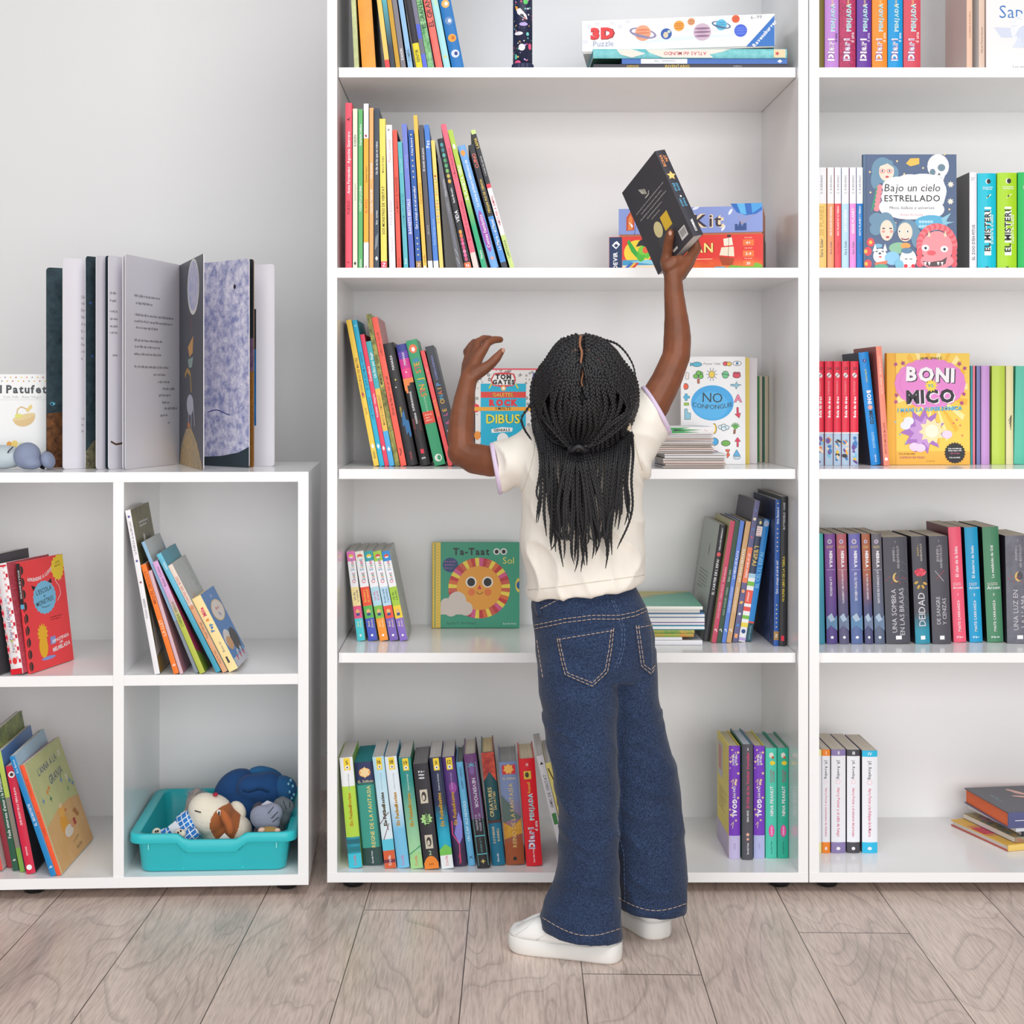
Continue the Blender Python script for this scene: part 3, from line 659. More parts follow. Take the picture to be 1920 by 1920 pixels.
rowD('bright blue spine with large pale title', 1397, 1408.4, 1429, 973, 1204, seg('#0f4a5c', .15, '#d8503a', .165, '#1f86d2'), texts=[('EL CEL I L ESPAI', .43, .74, '#8fd0f4', .6), ('parramón', .02, .13, '#7aa8b4', .4)], art=lambda S, Fr, B, t, h, ww: S.ell(t * .5, h * .965, t * .45, h * .025, '#b0bfe0'), back='#20222a')
rowD('navy spine with gold dots, standing upright', 1450.6, 1460.2, 1452, 937, 1211.5, seg('#2a5cad', .04, '#a9824a', .10, '#2358a8'), .25, back='#2a3350~46507a~40', texts=[('Què s amaga al cel de nit?', .34, .6, WH, .42), ('Aina Bestard', .83, .95, WH, .42)], art=lambda S, Fr, B, t, h, ww: [S.ell(t * .5, h * v, t * .16, t * .13, '#e0c890', 8) for v in (.13, .16, .19, .22, .25, .28, .65, .68, .71, .74, .77, .8, .975)] and S.text('Z', t * .5, h * .07, t * .6, WH) and B.poly([(ww, 0), (ww * .85, h * .55), (ww * .7, h * .2), (ww * .55, 0)], '#5d6a96~2f3a60~50'))
rowD('black spine with yellow capitals against the side panel', 1461.2, 1474.3, 1460.5, 931, 1212, '#2f3135', .26, texts=[('MI SUPER LIBRO DE LA TIERRA', .3, .6, '#e8cf3a', .42), ('BUTTERFIELD · HUME', .78, .96, '#d0d0d4', .36)], art=lambda S, Fr, B, t, h, ww: S.rect(t * .25, h * .035, t * .7, h * .07, '#e8304a'), back='#3c4242')

# -- bottom shelf of the middle bookcase
g = 'novels on the bottom shelf'
w = ', in the bottom shelf novel row'
def rowE(desc, x0b, x1b, x0t, yt, yb, spine, wd=.145, **k):
    k.setdefault('pages', '#cfccc9')
    return spine_out(desc + w, x0b, x1b, x0t, yt, 3.0 * (1636 - CY) / (yb - CY) + .004, Z_E, wd, spine, group=g, **k)
def foot_art(num, title, tc, ac, pub='#e0506a', extra=None):
    def art(S, Fr, B, t, h, ww):
        if extra: extra(S, t, h)
        S.rect(t * .3, h * .885, t * .78, h * .995, '#f3d335').text(num, t * .54, h * .955, h * .034, '#3a3520').ell(t * .54, h * .91, t * .15, t * .15, WH).star(t * .54, h * .91, t * .1, '#2f2f33', 5, .5)
        S.text('Roberto Santiago', t * .54, h * .78, t * .22, ac, 90, h * .15)
        S.text('Els Futbolíssims', t * .5, h * .53, t * .36, '#6d5a1c', 90, h * .3, .06).text('Els Futbolíssims', t * .49, h * .531, t * .36, tc, 90, h * .3)
        S.text('Cruïlla', t * .5, h * .07, t * .22, pub, 90, h * .09)
    return art
def ex5(S, t, h): S.rect(0, h * .15, t, h * .19, '#1d7a86').rect(0, h * .22, t, h * .26, '#1d6a78')
rowE('white and lime spine with aqua foot, leftmost', 654.5, 680.3, 636, 1422, 1630, seg('#3fc4da', .13, '#2a93a6', .28, '#b4d84a', .74, '#eef0f4'), front='#8fb842', art=foot_art('5', '', '#d8a51e', '#a0a4ac', extra=ex5))
def artE2(S, Fr, B, t, h, ww):
    S.ell(t * .5, h * .9, t * .3, h * .045, '#f0a860').star(t * .5, h * .9, t * .3, '#f6d9a4', 6, .6).text('G. Stilton', t * .5, h * .815, t * .18, '#e2d4a8', 0, t * .8)
    S.rect(t * .06, h * .17, t * .92, h * .78, '#3a9a8c').text('REGNE DE LA FANTASIA', t * .62, h * .47, t * .3, '#e8cf7a', 90, h * .6).text('EL GRAN SECRET DEL', t * .28, h * .47, t * .16, '#e0d8b0', 90, h * .36).text('Estrella Polar', t * .5, h * .08, t * .14, WH, 90, h * .12)
rowE('wide dark teal spine with golden fantasy lettering', 681.5, 719.5, 662, 1431, 1625, seg('#2c4a48', .17, '#2a6a66', .8, '#2c3560'), front='#1f5a6a', pages='#2f8a92', art=artE2)
def ex16(S, t, h): 
    S.rect(0, 0, t, h * .16, '#d8623a').rect(0, h * .05, t, h * .08, '#7a3040').rect(0, h * .16, t, h * .26, '#5cc6e0').line([(0, h * .4), (t * .9, h * .5)], t * .06, '#7a4a5a').line([(t * .2, h * .26), (t * .8, h * .4)], t * .06, '#7a4a5a').line([(t * .4, h * .5), (t * .7, h * .34)], t * .06, '#7a4a5a')
rowE('icy blue spine with brown twigs and orange foot', 722, 744.2, 698, 1420.5, 1630.5, '#dff0f8^b8e2f4^.1^.2', front='#3f8fa8', art=foot_art('16', '', '#3a3a42', '#a8b4c0', WH, ex16))
rowE('pale sky spine with a frosty lower half', 745.6, 769.2, 720.7, 1420.5, 1630, '#7ac4ea^e6f1fa^.09^.15', front='#4f9ac0', art=foot_art('18', '', '#d8a02e', '#a8b4c0', '#d86a9a'))
def ex19(S, t, h): S.poly([(0, 0), (t, 0), (t, h * .12), (t * .5, h * .16), (0, h * .09)], '#a4d890').line([(0, h * .13), (t, h * .2)], t * .08, '#3f9a6a')
rowE('grass green spine fading from teal', 770.8, 794.6, 747, 1422.5, 1631, '#a9dcaa^2a8f8a^.05^.19', front='#2a7f5a', art=foot_art('19', '', '#d8a52e', '#d8ece4', '#e0505a', ex19))
def artE6(S, Fr, B, t, h, ww):
    S.lines(t * .3, h * .92, t * .72, 3, h * .03, WH, h * .013, .1)
    for v in (.69, .26):
        S.rect(t * .25, h * (v - .065), t * .75, h * (v + .065), '#cfc6b4').ell(t * .5, h * v, t * .16, h * .045, '#3a3634').ell(t * .47, h * (v - .01), t * .09, h * .025, '#cfc6b4')
    S.star(t * .5, h * .475, t * .42, '#a6d88a', 9, .7).text('Ànima', t * .5, h * .475, t * .34, '#2c3a2a', 90, h * .18, .04).text('2', t * .5, h * .155, h * .04, '#b8d8a8')
    S.ell(t * .5, h * .03, t * .47, h * .095, '#f08a30', 16, 20, 160).rect(t * .03, h * .003, t * .97, h * .065, '#f08a30').text('sm', t * .5, h * .05, t * .2, '#9a4a1a')
rowE('black spine with bookplate squares and an orange base', 796, 825.6, 774, 1434, 1632.5, '#312f36', front='#2a282e', pages='#8a888a', art=artE6)
def ex11(S, t, h): S.rect(0, 0, t, h * .12, '#eef2f4').poly([(0, h * .12), (t, h * .12), (t, h * .18), (t * .5, h * .22), (0, h * .17)], '#7ac85a').ell(t * .3, h * .3, t * .2, h * .04, '#12344a')
rowE('navy to cyan spine with a white and green foot', 828.2, 851.8, 804.5, 1422, 1631, '#28b0d0^2c3350^.08^.14', front='#244a6a', art=foot_art('11', '', '#e0b030', '#d8e0ee', '#e05a7a', ex11))
def ex12(S, t, h): S.poly([(t * .3, h * .3), (t * .8, h * .5), (t, h * .4), (t * .9, h * .26), (t * .6, h * .2)], '#8a86d8').line([(t * .2, h * .42), (t * .15, h * .3), (t * .6, h * .2), (t * .5, h * .04)], t * .08, '#e0508a').ell(t * .6, h * .72, t * .3, h * .05, '#9a4aa0')
rowE('plum purple spine with magenta figures', 852.4, 877.2, 827, 1421, 1627, '#3a2c4a^5a3a80^.05^.14', front='#4a2c5a', art=foot_art('12', '', '#e0a838', '#c8a8dc', '#e8405a', ex12))
rowE('narrow light blue spine with spaced white capitals', 878.4, 892, 855, 1430, 1625, '#69b6e0', front='#2a4a5a', pages='#8a928c', hard=True, texts=[('ALBERT ASENSIO', .74, .95, '#2c4a6a', .4), ('UN CAP ALS NÚVOLS', .2, .66, '#d6eefa', .4), ('X', .06, .1, '#2a4a6a', .5)])
def artE10(S, Fr, B, t, h, ww):
    for a in (.12, .88): S.rect(t * (a - .02), h * .02, t * (a + .02), h * .93, '#5fa8a8')
    for v in (.12, .28): S.rect(t * .1, h * v, t * .9, h * (v + .008), '#5fc8d0')
    S.star(t * .5, h * .9, t * .36, '#5fa0b8', 7, .35).ell(t * .5, h * .86, t * .2, h * .04, '#7a5a9a').text('NEVERMOOR', t * .55, h * .66, t * .34, '#d8d4e6', -90, h * .26)
    S.text('ELS ENIGMES', t * .38, h * .4, t * .15, '#b8b4cc', -90, h * .16).text('DE LA SIRENA', t * .65, h * .4, t * .15, '#b8b4cc', -90, h * .16).text('L. M. GARCIA', t * .5, h * .2, t * .14, '#5fa8a8', -90, h * .12).star(t * .5, h * .06, t * .2, '#c8b86a', 4)
rowE('purple and black ornate spine framed with teal lines', 895.6, 920.6, 869, 1416, 1630.5, seg('#2a272c', .43, '#6a3f74'), front='#2f2236', hard=True, pages='#cfc8bc', art=artE10)
def artE11(S, Fr, B, t, h, ww):
    S.poly([(0, h * .75), (t * .5, h * .83), (t, h * .74), (t, h), (0, h)], '#9a2c2c~d8543a~70').text('CREATURES', t * .38, h * .56, t * .3, '#e6cf8a', 90, h * .26).text('SALVATGES', t * .7, h * .57, t * .18, '#e6cf8a', 90, h * .2)
    S.rect(0, h * .375, t, h * .40, '#4a2c2c').text('KATHERINE', t * .35, h * .27, t * .17, '#e6d2a0', 90, h * .19).text('RUNDELL', t * .7, h * .27, t * .17, '#e6d2a0', 90, h * .15).text('Estrella', t * .5, h * .07, t * .14, WH, 90, h * .1)
rowE('deep red and teal spine with gold title', 923.4, 948.2, 902, 1412, 1625, seg('#1f7494', .38, '#1d5058'), front='#7a2a22', hard=True, pages='#d8c49a', art=artE11)
def artE12(S, Fr, B, t, h, ww):
    S.poly([(0, h * .42), (t * .5, h * .36), (t, h * .45), (t, h * .3), (0, h * .25)], '#d8a83a~c07a2c~60').poly([(0, h * .68), (t * .4, h * .6), (t * .7, h * .5), (t, h * .45), (0, h * .42)], '#5a6f6a')
    S.rect(t * .15, h * .88, t * .88, h * .97, '#d2303a').star(t * .5, h * .93, t * .3, '#f0b85a', 7, .7).text('REINO DE LA FANTASÍA', t * .55, h * .48, t * .34, '#e0c07a', 90, h * .62).ell(t * .5, h * .06, t * .1, t * .1, '#26262a').text('G. Stilton', t * .5, h * .84, t * .15, '#e8cf9a', 0, t * .7)
rowE('sunset spine, grey-blue above amber and brown', 949.6, 985.4, 935, 1430, 1624, '#a2532f^7d8fb8^.06^.15', front='#8a8f96', hard=True, pages='#a9a9ab', art=artE12)
def penj(S, t, h, c2='#f3eef6', v0=.0, fs=1.):
    S.text('PENJADA', t * .56, h * (.55 + v0), t * .46, WH, 90, h * .25, .06).text('PENJADA', t * .56, h * (.55 + v0), t * .42, '#3fa6b4', 90, h * .235, .005)
    S.text('Diari', t * .42, h * (.26 + v0), t * .56, WH, 90, h * .2, .06).text('Diari', t * .42, h * (.26 + v0), t * .52, '#8a5a9a', 90, h * .188, -.008).text('d una', t * .78, h * (.37 + v0), t * .2, c2, 90, h * .1)
rowE('bright red thick spine with white bubble lettering', 987.5, 1018.6, 972.5, 1424, 1626, '#e7202f', front='#c81c28', hard=True, pages='#dccfb4', art=lambda S, Fr, B, t, h, ww: (penj(S, t, h), S.text('Russell', t * .5, h * .73, t * .26, '#f0cc4a', 90, h * .1), S.rect(t * .25, h * .81, t * .7, h * .885, '#e3c44a'), S.ell(t * .45, h * .85, t * .12, h * .025, '#4a3a24'), S.text('15', t * .5, h * .945, t * .16, WH), S.text('Estrella Polar', t * .5, h * .1, t * .15, WH, 90, h * .13)))
rowE('thin white spine leaning against the jeans', 1056, 1070, 1005.5, 1419, 1627, '#e3e1e6', .2, front='#c9c6c8', texts=[('AMIC DE VERITAT', .5, .86, '#7a7a84', .4)], art=lambda S, Fr, B, t, h, ww: S.rect(t * .2, h * .38, t * .8, h * .48, '#4a8a50').star(t * .5, h * .93, t * .3, '#2a2a2e', 3))
rowE('thin yellow spine with brown branches beside the jeans', 1071, 1085, 1021, 1432, 1627, '#efdf86', .2, front='#e6d67a', art=lambda S, Fr, B, t, h, ww: S.line([(t * .2, h * .95), (t * .7, h * .8), (t * .3, h * .6), (t * .7, h * .4)], t * .18, '#5a4a2c'))
g = 'hardbacks by the right side panel'
w = ', right end of the bottom shelf'
def omg(S, Fr, B, t, h, ww):
    rr = random.Random(3)
    for i in range(16): S.star(t * rr.uniform(.08, .92), h * rr.uniform(.23, .97), t * rr.uniform(.06, .16), '#ead3a4', rr.choice((3, 4, 5)), .5, rr.uniform(0, 90))
    for v in (.3, .68, .9): S.line([(t * .15, h * v), (t * .4, h * (v + .03)), (t * .3, h * (v - .03))], t * .05, '#ead3a4')
    S.text('OH MY', t * .45, h * .59, t * .3, WH, -90, h * .11).text('GOAL', t * .5, h * .45, t * .5, WH, -90, h * .16, .05).text('MÍRIAM', t * .62, h * .88, t * .2, WH, -90, h * .1).text('TIRADO', t * .38, h * .88, t * .2, WH, -90, h * .1).text('BINDI', t * .5, h * .11, t * .15, '#a89ad0', -90, h * .1)
    B.rect(ww * .08, h * .62, ww * .46, h * .93, '#c9cad6').rect(ww * .14, h * .68, ww * .36, h * .9, '#d88a8a').lines(ww * .15, h * .52, ww * .85, 7, h * .03, '#b08a3a', h * .01).rect(0, 0, ww, h * .2, '#cbbde2')
def rowE2(desc, x0b, x1b, x0t, yt, yb, spine, wd=.15, **k):
    return rowE(desc, x0b, x1b, x0t, yt, yb, spine, wd, hard=True, **k)
rowE2('purple spine with lilac foot, yellow back cover showing', 1367, 1389, 1367, 1399.5, 1612, seg('#c9bfe6', .205, '#7c3fc0'), back='#efdb55', front='#e8d24a', pages='#d8cfb0', art=omg)
rowE2('charcoal spine with pink script', 1392, 1413, 1392, 1396.7, 1614, '#55535c', back='#2a6a5c', front='#2f7f80', pages='#c9d2e0', texts=[('El Club de les Vambes Vermelles', .45, .93, '#e8407a', .3), ('SIENNA MERCER', .33, .43, WH, .3), ('Estrella Polar', .05, .15, WH, .3)], art=lambda S, Fr, B, t, h, ww: S.star(t * .5, h * .22, t * .22, '#f0b8a0').star(t * .5, h * .18, t * .18, '#f0b8a0').text('3', t * .5, h * .96, t * .22, WH))
rowE2('purple spine with lilac foot between charcoal and mint', 1413.8, 1435, 1413.8, 1399.5, 1611, seg('#b9bce8', .205, '#7c3fc0'), front='#e8d24a', pages='#d8cfb0', art=omg)
def nina(S, Fr, B, t, h, ww):
    S.ell(t * .5, h * .935, t * .2, h * .025, '#e8e4dc').ell(t * .62, h * .915, t * .12, h * .012, '#c8643a').ell(t * .6, h * .865, t * .24, h * .02, '#ecd23c').text('DESASTRE', t * .48, h * .745, t * .17, '#b0446a', -90, h * .16).text('DIBUIXAT', t * .7, h * .74, t * .15, '#b0446a', -90, h * .13)
    S.text('NINA PEANUT', t * .55, h * .52, t * .34, '#d8a8c8', 90, h * .27).text('NINA PEANUT', t * .53, h * .521, t * .34, WH, 90, h * .27).ell(t * .52, h * .25, t * .26, h * .055, '#ef4fa6').text('SARAH', t * .52, h * .25, t * .16, WH, 90, h * .08).text('Estrella Polar', t * .5, h * .1, t * .14, '#1f6a5c', 90, h * .13)
rowE2('light mint spine with a pink tag', 1436, 1457.6, 1436, 1403, 1611, '#52cdb4', front='#2f9a80', pages='#c4cbcb', art=nina)
rowE2('deeper teal green spine with a pink tag, last one', 1458.2, 1479.6, 1458.2, 1403, 1611, '#2fb598', front='#2f9a70', pages='#c4cbcb', art=nina)
# ---------------------------------------------------------------- right bookcase, rows
g = 'diary novels on the top shelf at right'
w = ', cut-off top shelf of the right bookcase'
def rowF(desc, x0b, x1b, c, h=.215, **k):
    d = 3.04
    return spine_out(desc + w, x0b, x1b, x0b, 125 - h / d * F, d, Z_A, .15, c, group=g, hard=True, pages='#e4ddd0', **k)
dia = lambda c2: (lambda S, Fr, B, t, h, ww: (penj(S, t, h, c2, -.08, .9), S.text('Russell', t * .5, h * .62, t * .24, '#e8cf8a', 90, h * .09)))
rowF('olive spine mostly hidden by the panel', 1531, 1546, '#75682a')
rowF('lilac spine with white bubble lettering', 1547, 1574, '#bb86d0', art=dia('#5a3a7a'))
rowF('glittery burgundy spine with bubble lettering', 1574.4, 1606, '#8f2a50~c2386a~240', art=dia('#f2d6e2'))
rowF('dark purple spine with bubble lettering', 1607.2, 1635, '#66379a', art=dia('#d8c4ee'))
rowF('orange spine with bubble lettering', 1636, 1665, '#fb8c2c', art=dia('#fff0d8'))
rowF('sky blue spine with bubble lettering', 1665.4, 1694.2, '#0d94d4', art=dia('#d8f0fa'))
rowF('rose red spine with bubble lettering, last in line', 1694.8, 1728, '#cf4a5c', art=dia('#f8dcd8'))
g = 'peach picture books at right'
spine_out('slim peach spine, left of two, cut-off top shelf at right', 1812.7, 1823.6, 1812.7, -160, 3.04, Z_A, .14, '#e3bca4', back='#e2d8d0', front='#f0e6e2', group=g, texts=[('Los animales de la señora', .08, .5, '#a8785e', .3)])
spine_out('slim peach spine touching the white cover, cut-off top shelf at right', 1835.5, 1846.5, 1835.5, -160, 3.04, Z_A, .2, '#d9bfae', back='#ece6e4', group=g, texts=[('Vida de Thérèse Ganster', .08, .3, '#8a7468', .3)])
def artSap(S, Fr, B, t, h, ww):
    Fr.text('Sap', ww * .235, h * .395, .026, '#3a78c0', 0, None, -.004, sx=.95)
    Fr.poly([(.016, h * .29), (.055, h * .285), (.055, h * .22), (.03, h * .22)], '#cdd4e6')
    Fr.ell(.083, h * .275, .034, .034, '#e2e6f0').ell(.083, h * .285, .026, .024, '#eff0f4').ell(.083, h * .24, .022, .02, '#cdd5e8').poly([(.052, h * .155), (.105, h * .15), (.1, h * .22), (.066, h * .22)], '#d3daea')
    for i in range(9): Fr.line([(.083 + .02 * math.cos(i * .7), h * .28 + .02 * math.sin(i * .7)), (.083 + .03 * math.cos(i * .7 + .2), h * .28 + .03 * math.sin(i * .7 + .2))], .0008, '#b8c0d4')
    Fr.ell(.085, h * .125, .006, .006, '#d89aa0').text('Los animales', .075, h * .024, .0056, '#6a6a70')
face_out('white picture book with blue serif title, face out on the cut-off top shelf', 1849, 2050, 0, 3.05, Z_A, .012, '#e9e4e4', .5, 0, h=.30, front='#ebe7e8', art=artSap, hard=True)
# second shelf
g = 'two-tone paperbacks on the second shelf at right'
for i, (x0, x1, c, nm, t1) in enumerate(((1531, 1550.6, '#f3d07e', 'pale yellow', 'SIS PLANES'), (1551.7, 1564.4, '#f7a172', 'soft orange', 'SIS PLANS DE NADAL'), (1565.4, 1577.6, '#ee5660', 'red', 'SOC PLANTAT A TERRA'), (1578.6, 1592.4, '#b7dbf0', 'baby blue', 'UN HIVERN'), (1593.6, 1605.8, '#e593d8', 'pink', 'SENSE PLANET'), (1606.6, 1618.4, '#2c7cc8', 'strong blue', 'SOTA PLANET I TERRA'))):
    spine_out('white paperback with a %s lower half, second shelf of the right bookcase' % nm, x0, x1, x0, 314, 3.04, Z_B, .14, seg(c, .645, '#f1f2f6'), front='#a8a6c4', group=g, texts=[('C. KARUNAS', .74, .92, '#7c7e88', .35), (t1, .33, .62, '#f8f4f0' if i != 0 else '#d8b050', .42), ('Sara Soler', .12, .3, '#5a5a66' if i != 2 else '#b83a48', .32)])
def artBajo(S, Fr, B, t, h, ww):
    U = lambda x: (x - 523) / (1315 - 475) * ww + .0095
    V = lambda y: (1112 - y) / (1112 - 95) * h
    def P(*a): return [(U(x), V(y)) for x, y in a]
    e = lambda x, y, rx, ry, c, **k: Fr.ell(U(x), V(y), rx / 840 * ww, ry / 1017 * h, c, **k)
    HB, SKN = '#6d93ad', '#f3dccb'
    Fr.rect(0, 0, .0035, h, '#5a7896').rect(.0042, 0, .007, h, '#33455f')
    for x, y in ((785, 155), (1020, 215), (540, 250), (545, 430), (1255, 580), (850, 268), (990, 800), (1215, 95), (770, 700)): e(x, y, 9, 9, '#f0d59a', n=8)
    # long-haired woman, top left, with braid
    e(655, 235, 100, 115, HB); e(590, 320, 42, 80, HB); e(745, 260, 55, 70, HB); e(690, 245, 68, 88, SKN)
    Fr.poly(P((600, 210), (640, 140), (740, 150), (760, 215), (700, 175)), HB)
    for dx in (-32, 32): e(685 + dx, 242, 27, 20, '#ec9a94'); e(685 + dx, 240, 16, 11, WH); e(685 + dx, 240, 7, 9, '#2b3540')
    e(695, 293, 16, 9, '#c8455a')
    Fr.poly(P((575, 560), (545, 610), (600, 370), (630, 370)), '#3f9a78')
    for i in range(6): e(630 - 6 * i, 385 + 38 * i, 26, 24, '#ee8f98')
    # shooting star, skull
    Fr.poly(P((865, 175), (905, 130), (985, 128), (985, 180), (930, 195), (905, 200)), '#f0bf5a')
    e(1155, 200, 98, 108, '#f0eef0'); Fr.poly(P((1085, 260), (1225, 260), (1200, 328), (1125, 325)), '#f0eef0')
    e(1105, 252, 26, 30, '#6f8a9a'); e(1185, 212, 34, 32, '#6f8a9a'); Fr.poly(P((1150, 278), (1178, 278), (1164, 256)), '#54606c')
    for i in range(4): Fr.line(P((1140 + 16 * i, 292), (1138 + 16 * i, 320)), .0006, '#6a7480')
    # cloud with the title
    for x, y, a, b in ((930, 470, 290, 170), (800, 380, 150, 90), (1020, 350, 190, 85), (1130, 420, 100, 110), (760, 560, 140, 90), (1080, 580, 130, 80), (900, 610, 200, 60), (900, 330, 120, 60)): e(x, y, a, b, '#eeeef2')
    Fr.text('Bajo un cielo', U(920), V(388), 66 / 1017 * h, '#2b2b31', 0, 505 / 840 * ww, .0, shear=.12)
    Fr.text('ESTRELLADO', U(920), V(482), 80 / 1017 * h, '#2b2b31', 0, 500 / 840 * ww, .01)
    Fr.text('Mitos, belleza y universos', U(915), V(565), 26 / 1017 * h, '#4a4a52', 0, 480 / 840 * ww, 0, shear=.15)
    Fr.text('Amaia Arrazola', U(912), V(626), 26 / 1017 * h, '#d88a96', 0, 205 / 840 * ww, 0, shear=.1)
    for x, y in ((1268, 360), (1265, 510)): Fr.star(U(x), V(y), .007, '#f1e6d8', 7, .55)
    # lower figures
    e(1090, 700, 150, 70, '#5fb0d6'); Fr.poly(P((1180, 660), (1270, 610), (1220, 690), (1300, 690), (1200, 720)), '#8fc4d8')
    for i in range(10): e(990 + 26 * (i % 5), 690 + 40 * (i // 5), 14, 14, '#a9d8ea', n=8)
    e(600, 670, 70, 60, HB); e(590, 755, 55, 55, HB); e(680, 690, 75, 85, HB); e(735, 735, 45, 60, HB); e(690, 765, 60, 92, SKN)
    for dx in (-30, 42): e(690 + dx, 775, 16, 12, '#f0a096')
    for dx in (-28, 35): e(690 + dx, 748, 14, 6, '#3b434c')
    e(697, 825, 17, 9, '#c63a4c')
    e(880, 760, 95, 90, HB); e(955, 830, 45, 90, HB); e(855, 780, 66, 84, SKN)
    for dx in (-45, 28): e(850 + dx, 775, 15, 10, WH); e(850 + dx, 775, 7, 8, '#2b3540')
    e(855, 838, 36, 13, '#8a3a44'); e(855, 833, 28, 6, '#f3f0ee')
    e(800, 920, 90, 50, '#8fc0a0'); e(860, 900, 45, 26, '#f2a65a')
    # big pink horned beast with curls
    for i in range(26):
        a = math.radians(-10 + i * 8.6); e(1140 + 158 * math.cos(a), 900 - 168 * math.sin(a) * (1 if math.sin(a) > 0 else .6), 30, 30, '#e2606c' if i % 2 else '#ee8088', n=10)
    for y in (960, 1010, 1060): e(985, y, 34, 32, '#e2606c', n=10); e(1295, y, 30, 32, '#e2606c', n=10)
    e(1140, 920, 140, 150, '#f0969e'); e(1140, 1035, 150, 70, '#f0969e')
    for x in (1068, 1215): Fr.poly(P((x - 14, 820), (x + 14, 820), (x, 765)), '#efdcc0')
    for x, y in ((1035, 920), (1205, 930)): e(x, y, 34, 28, WH); e(x + 2, y + 2, 12, 12, '#2b3540')
    e(1090, 965, 40, 22, '#e2606c')
    Fr.poly(P((1005, 1035), (1080, 1045), (1180, 1030), (1230, 1000), (1215, 1060), (1160, 1085), (1060, 1085)), '#5a4a50')
    for x in (1035, 1070, 1150, 1185): Fr.poly(P((x - 12, 1045), (x + 12, 1045), (x, 1078)), WH)
    # white fox and pale mask, flowers
    e(630, 990, 62, 65, '#eef1f4'); e(615, 900, 36, 18, '#7fb8d4')
    for x in (585, 675): Fr.poly(P((x - 22, 950), (x + 20, 945), (x, 880)), '#eef1f4')
    for x in (600, 655): e(x, 950, 12, 5, '#3b434c')
    e(628, 968, 12, 9, '#3b434c'); e(632, 998, 14, 8, '#e0606a'); e(740, 1010, 70, 60, '#8ec6e6')
    Fr.poly(P((580, 1050), (700, 1030), (690, 1060), (590, 1085)), '#e07a5a'); e(640, 1084, 60, 22, '#5fb094')
    e(880, 1020, 75, 90, '#f1eff2'); e(870, 945, 50, 26, '#5f86a4')
    for x in (858, 925): e(x, 1080, 18, 18, '#e23a4c'); 
    for x in (862, 905): e(x, 1018, 14, 4, '#3b434c')
    e(895, 1096, 16, 7, '#d8404c'); e(800, 1066, 40, 40, '#7fc0d8')
    for x, y in ((545, 870), (505, 1060), (500, 950)): e(max(x,520), y, 36, 40, '#e2505a', n=9); e(x, y, 16, 18, '#f3c65a', n=8)
face_out('dark blue illustrated hardback, face out, skull and white title cloud', 1619, 1794, 289.5, 3.055, Z_B, .012, '#4b5f80', .6, 0, front='#56698a', art=artBajo, hard=True, name='picture_book')
spine_out('white spine lettered in black beside a dark grey cover, right bookcase', 1818.3, 1832.4, 1818.3, 323, 3.05, Z_B, .15, '#eceaf2', back='#5c5a5c', group='chapter books on the second shelf at right', texts=[("EL ZOO D'EN PITUS", .1, .46, '#3c3c44', .4)], art=lambda S, Fr, B, t, h, ww: S.lines(t * .2, h * .94, t * .85, 3, h * .014, '#8a8a96', h * .006))
g = 'chapter books on the second shelf at right'
def mist(sub):
    def art(S, Fr, B, t, h, ww):
        S.ell(t * .54, h * .915, t * .14, t * .14, WH).ell(t * .57, h * .915, t * .11, t * .13, '#222222').lines(t * .25, h * .85, t * .85, 2, h * .018, WH, h * .009, .2)
        S.line([(t * .45, h * .74), (t * .58, h * .77), (t * .5, h * .75), (t * .7, h * .78)], t * .05, '#f0f0c8')
        S.text('EL MISTERI', t * .52, h * .40, t * .3, '#f4f8f0', 90, h * .5, .09).text('EL MISTERI', t * .5, h * .402, t * .3, '#20242a', 90, h * .5, .03)
        S.text(sub, t * .76, h * .42, t * .12, '#f2f6e8', 90, h * .3).line([(t * .42, h * .035), (t * .55, h * .015)], t * .04, '#222233').line([(t * .42, h * .015), (t * .55, h * .035)], t * .04, '#222233')
    return art
spine_out('thick cyan rounded spine on the second shelf of the right bookcase', 1834, 1870, 1834, 325, 3.055, Z_B, .15, '#12bfd6', hard=True, bulge=.004, art=mist('El secret de la mòmia'), group=g)
spine_out('thick lime rounded spine on the second shelf of the right bookcase', 1871.2, 1909, 1871.2, 324, 3.055, Z_B, .15, '#a9d728', hard=True, bulge=.004, art=mist("L'esport de l'ananda"), group=g)
spine_out('thick green rounded spine cut by the frame edge, second shelf', 1910, 1946, 1910, 323, 3.055, Z_B, .15, '#14b558', hard=True, bulge=.004, art=mist('La casa'), group=g)
# middle shelf
g = 'red comic volumes'
def bola(n, seedn):
    def art(S, Fr, B, t, h, ww):
        S.text(n, t * .55, h * .93, t * .38, '#4a1a22').ell(t * .5, h * .865, t * .28, h * .025, '#e6dfe0', rot=30).line([(t * .3, h * .85), (t * .7, h * .88)], t * .1, '#6a5a60')
        S.lines(t * .35, h * .8, t * .6, 12, h * .011, '#f39aa4', h * .006, 0).text('Bola de drac', t * .52, h * .56, t * .46, WH, 90, h * .2, .05)
        rr = random.Random(seedn); cs = ['#3f7fc0', '#f0c23c', '#2c2c34', '#e88a4a', '#6a4a9a', '#f2d8b8', '#7ac0e0']
        for i in range(12): S.ell(t * rr.uniform(.3, .7), h * rr.uniform(.03, .27), t * rr.uniform(.1, .28), h * rr.uniform(.012, .03), rr.choice(cs), 8, rot=rr.uniform(0, 90))
        S.rect(0, h * .305, t, h * .318, '#dfe4ea')
    return art
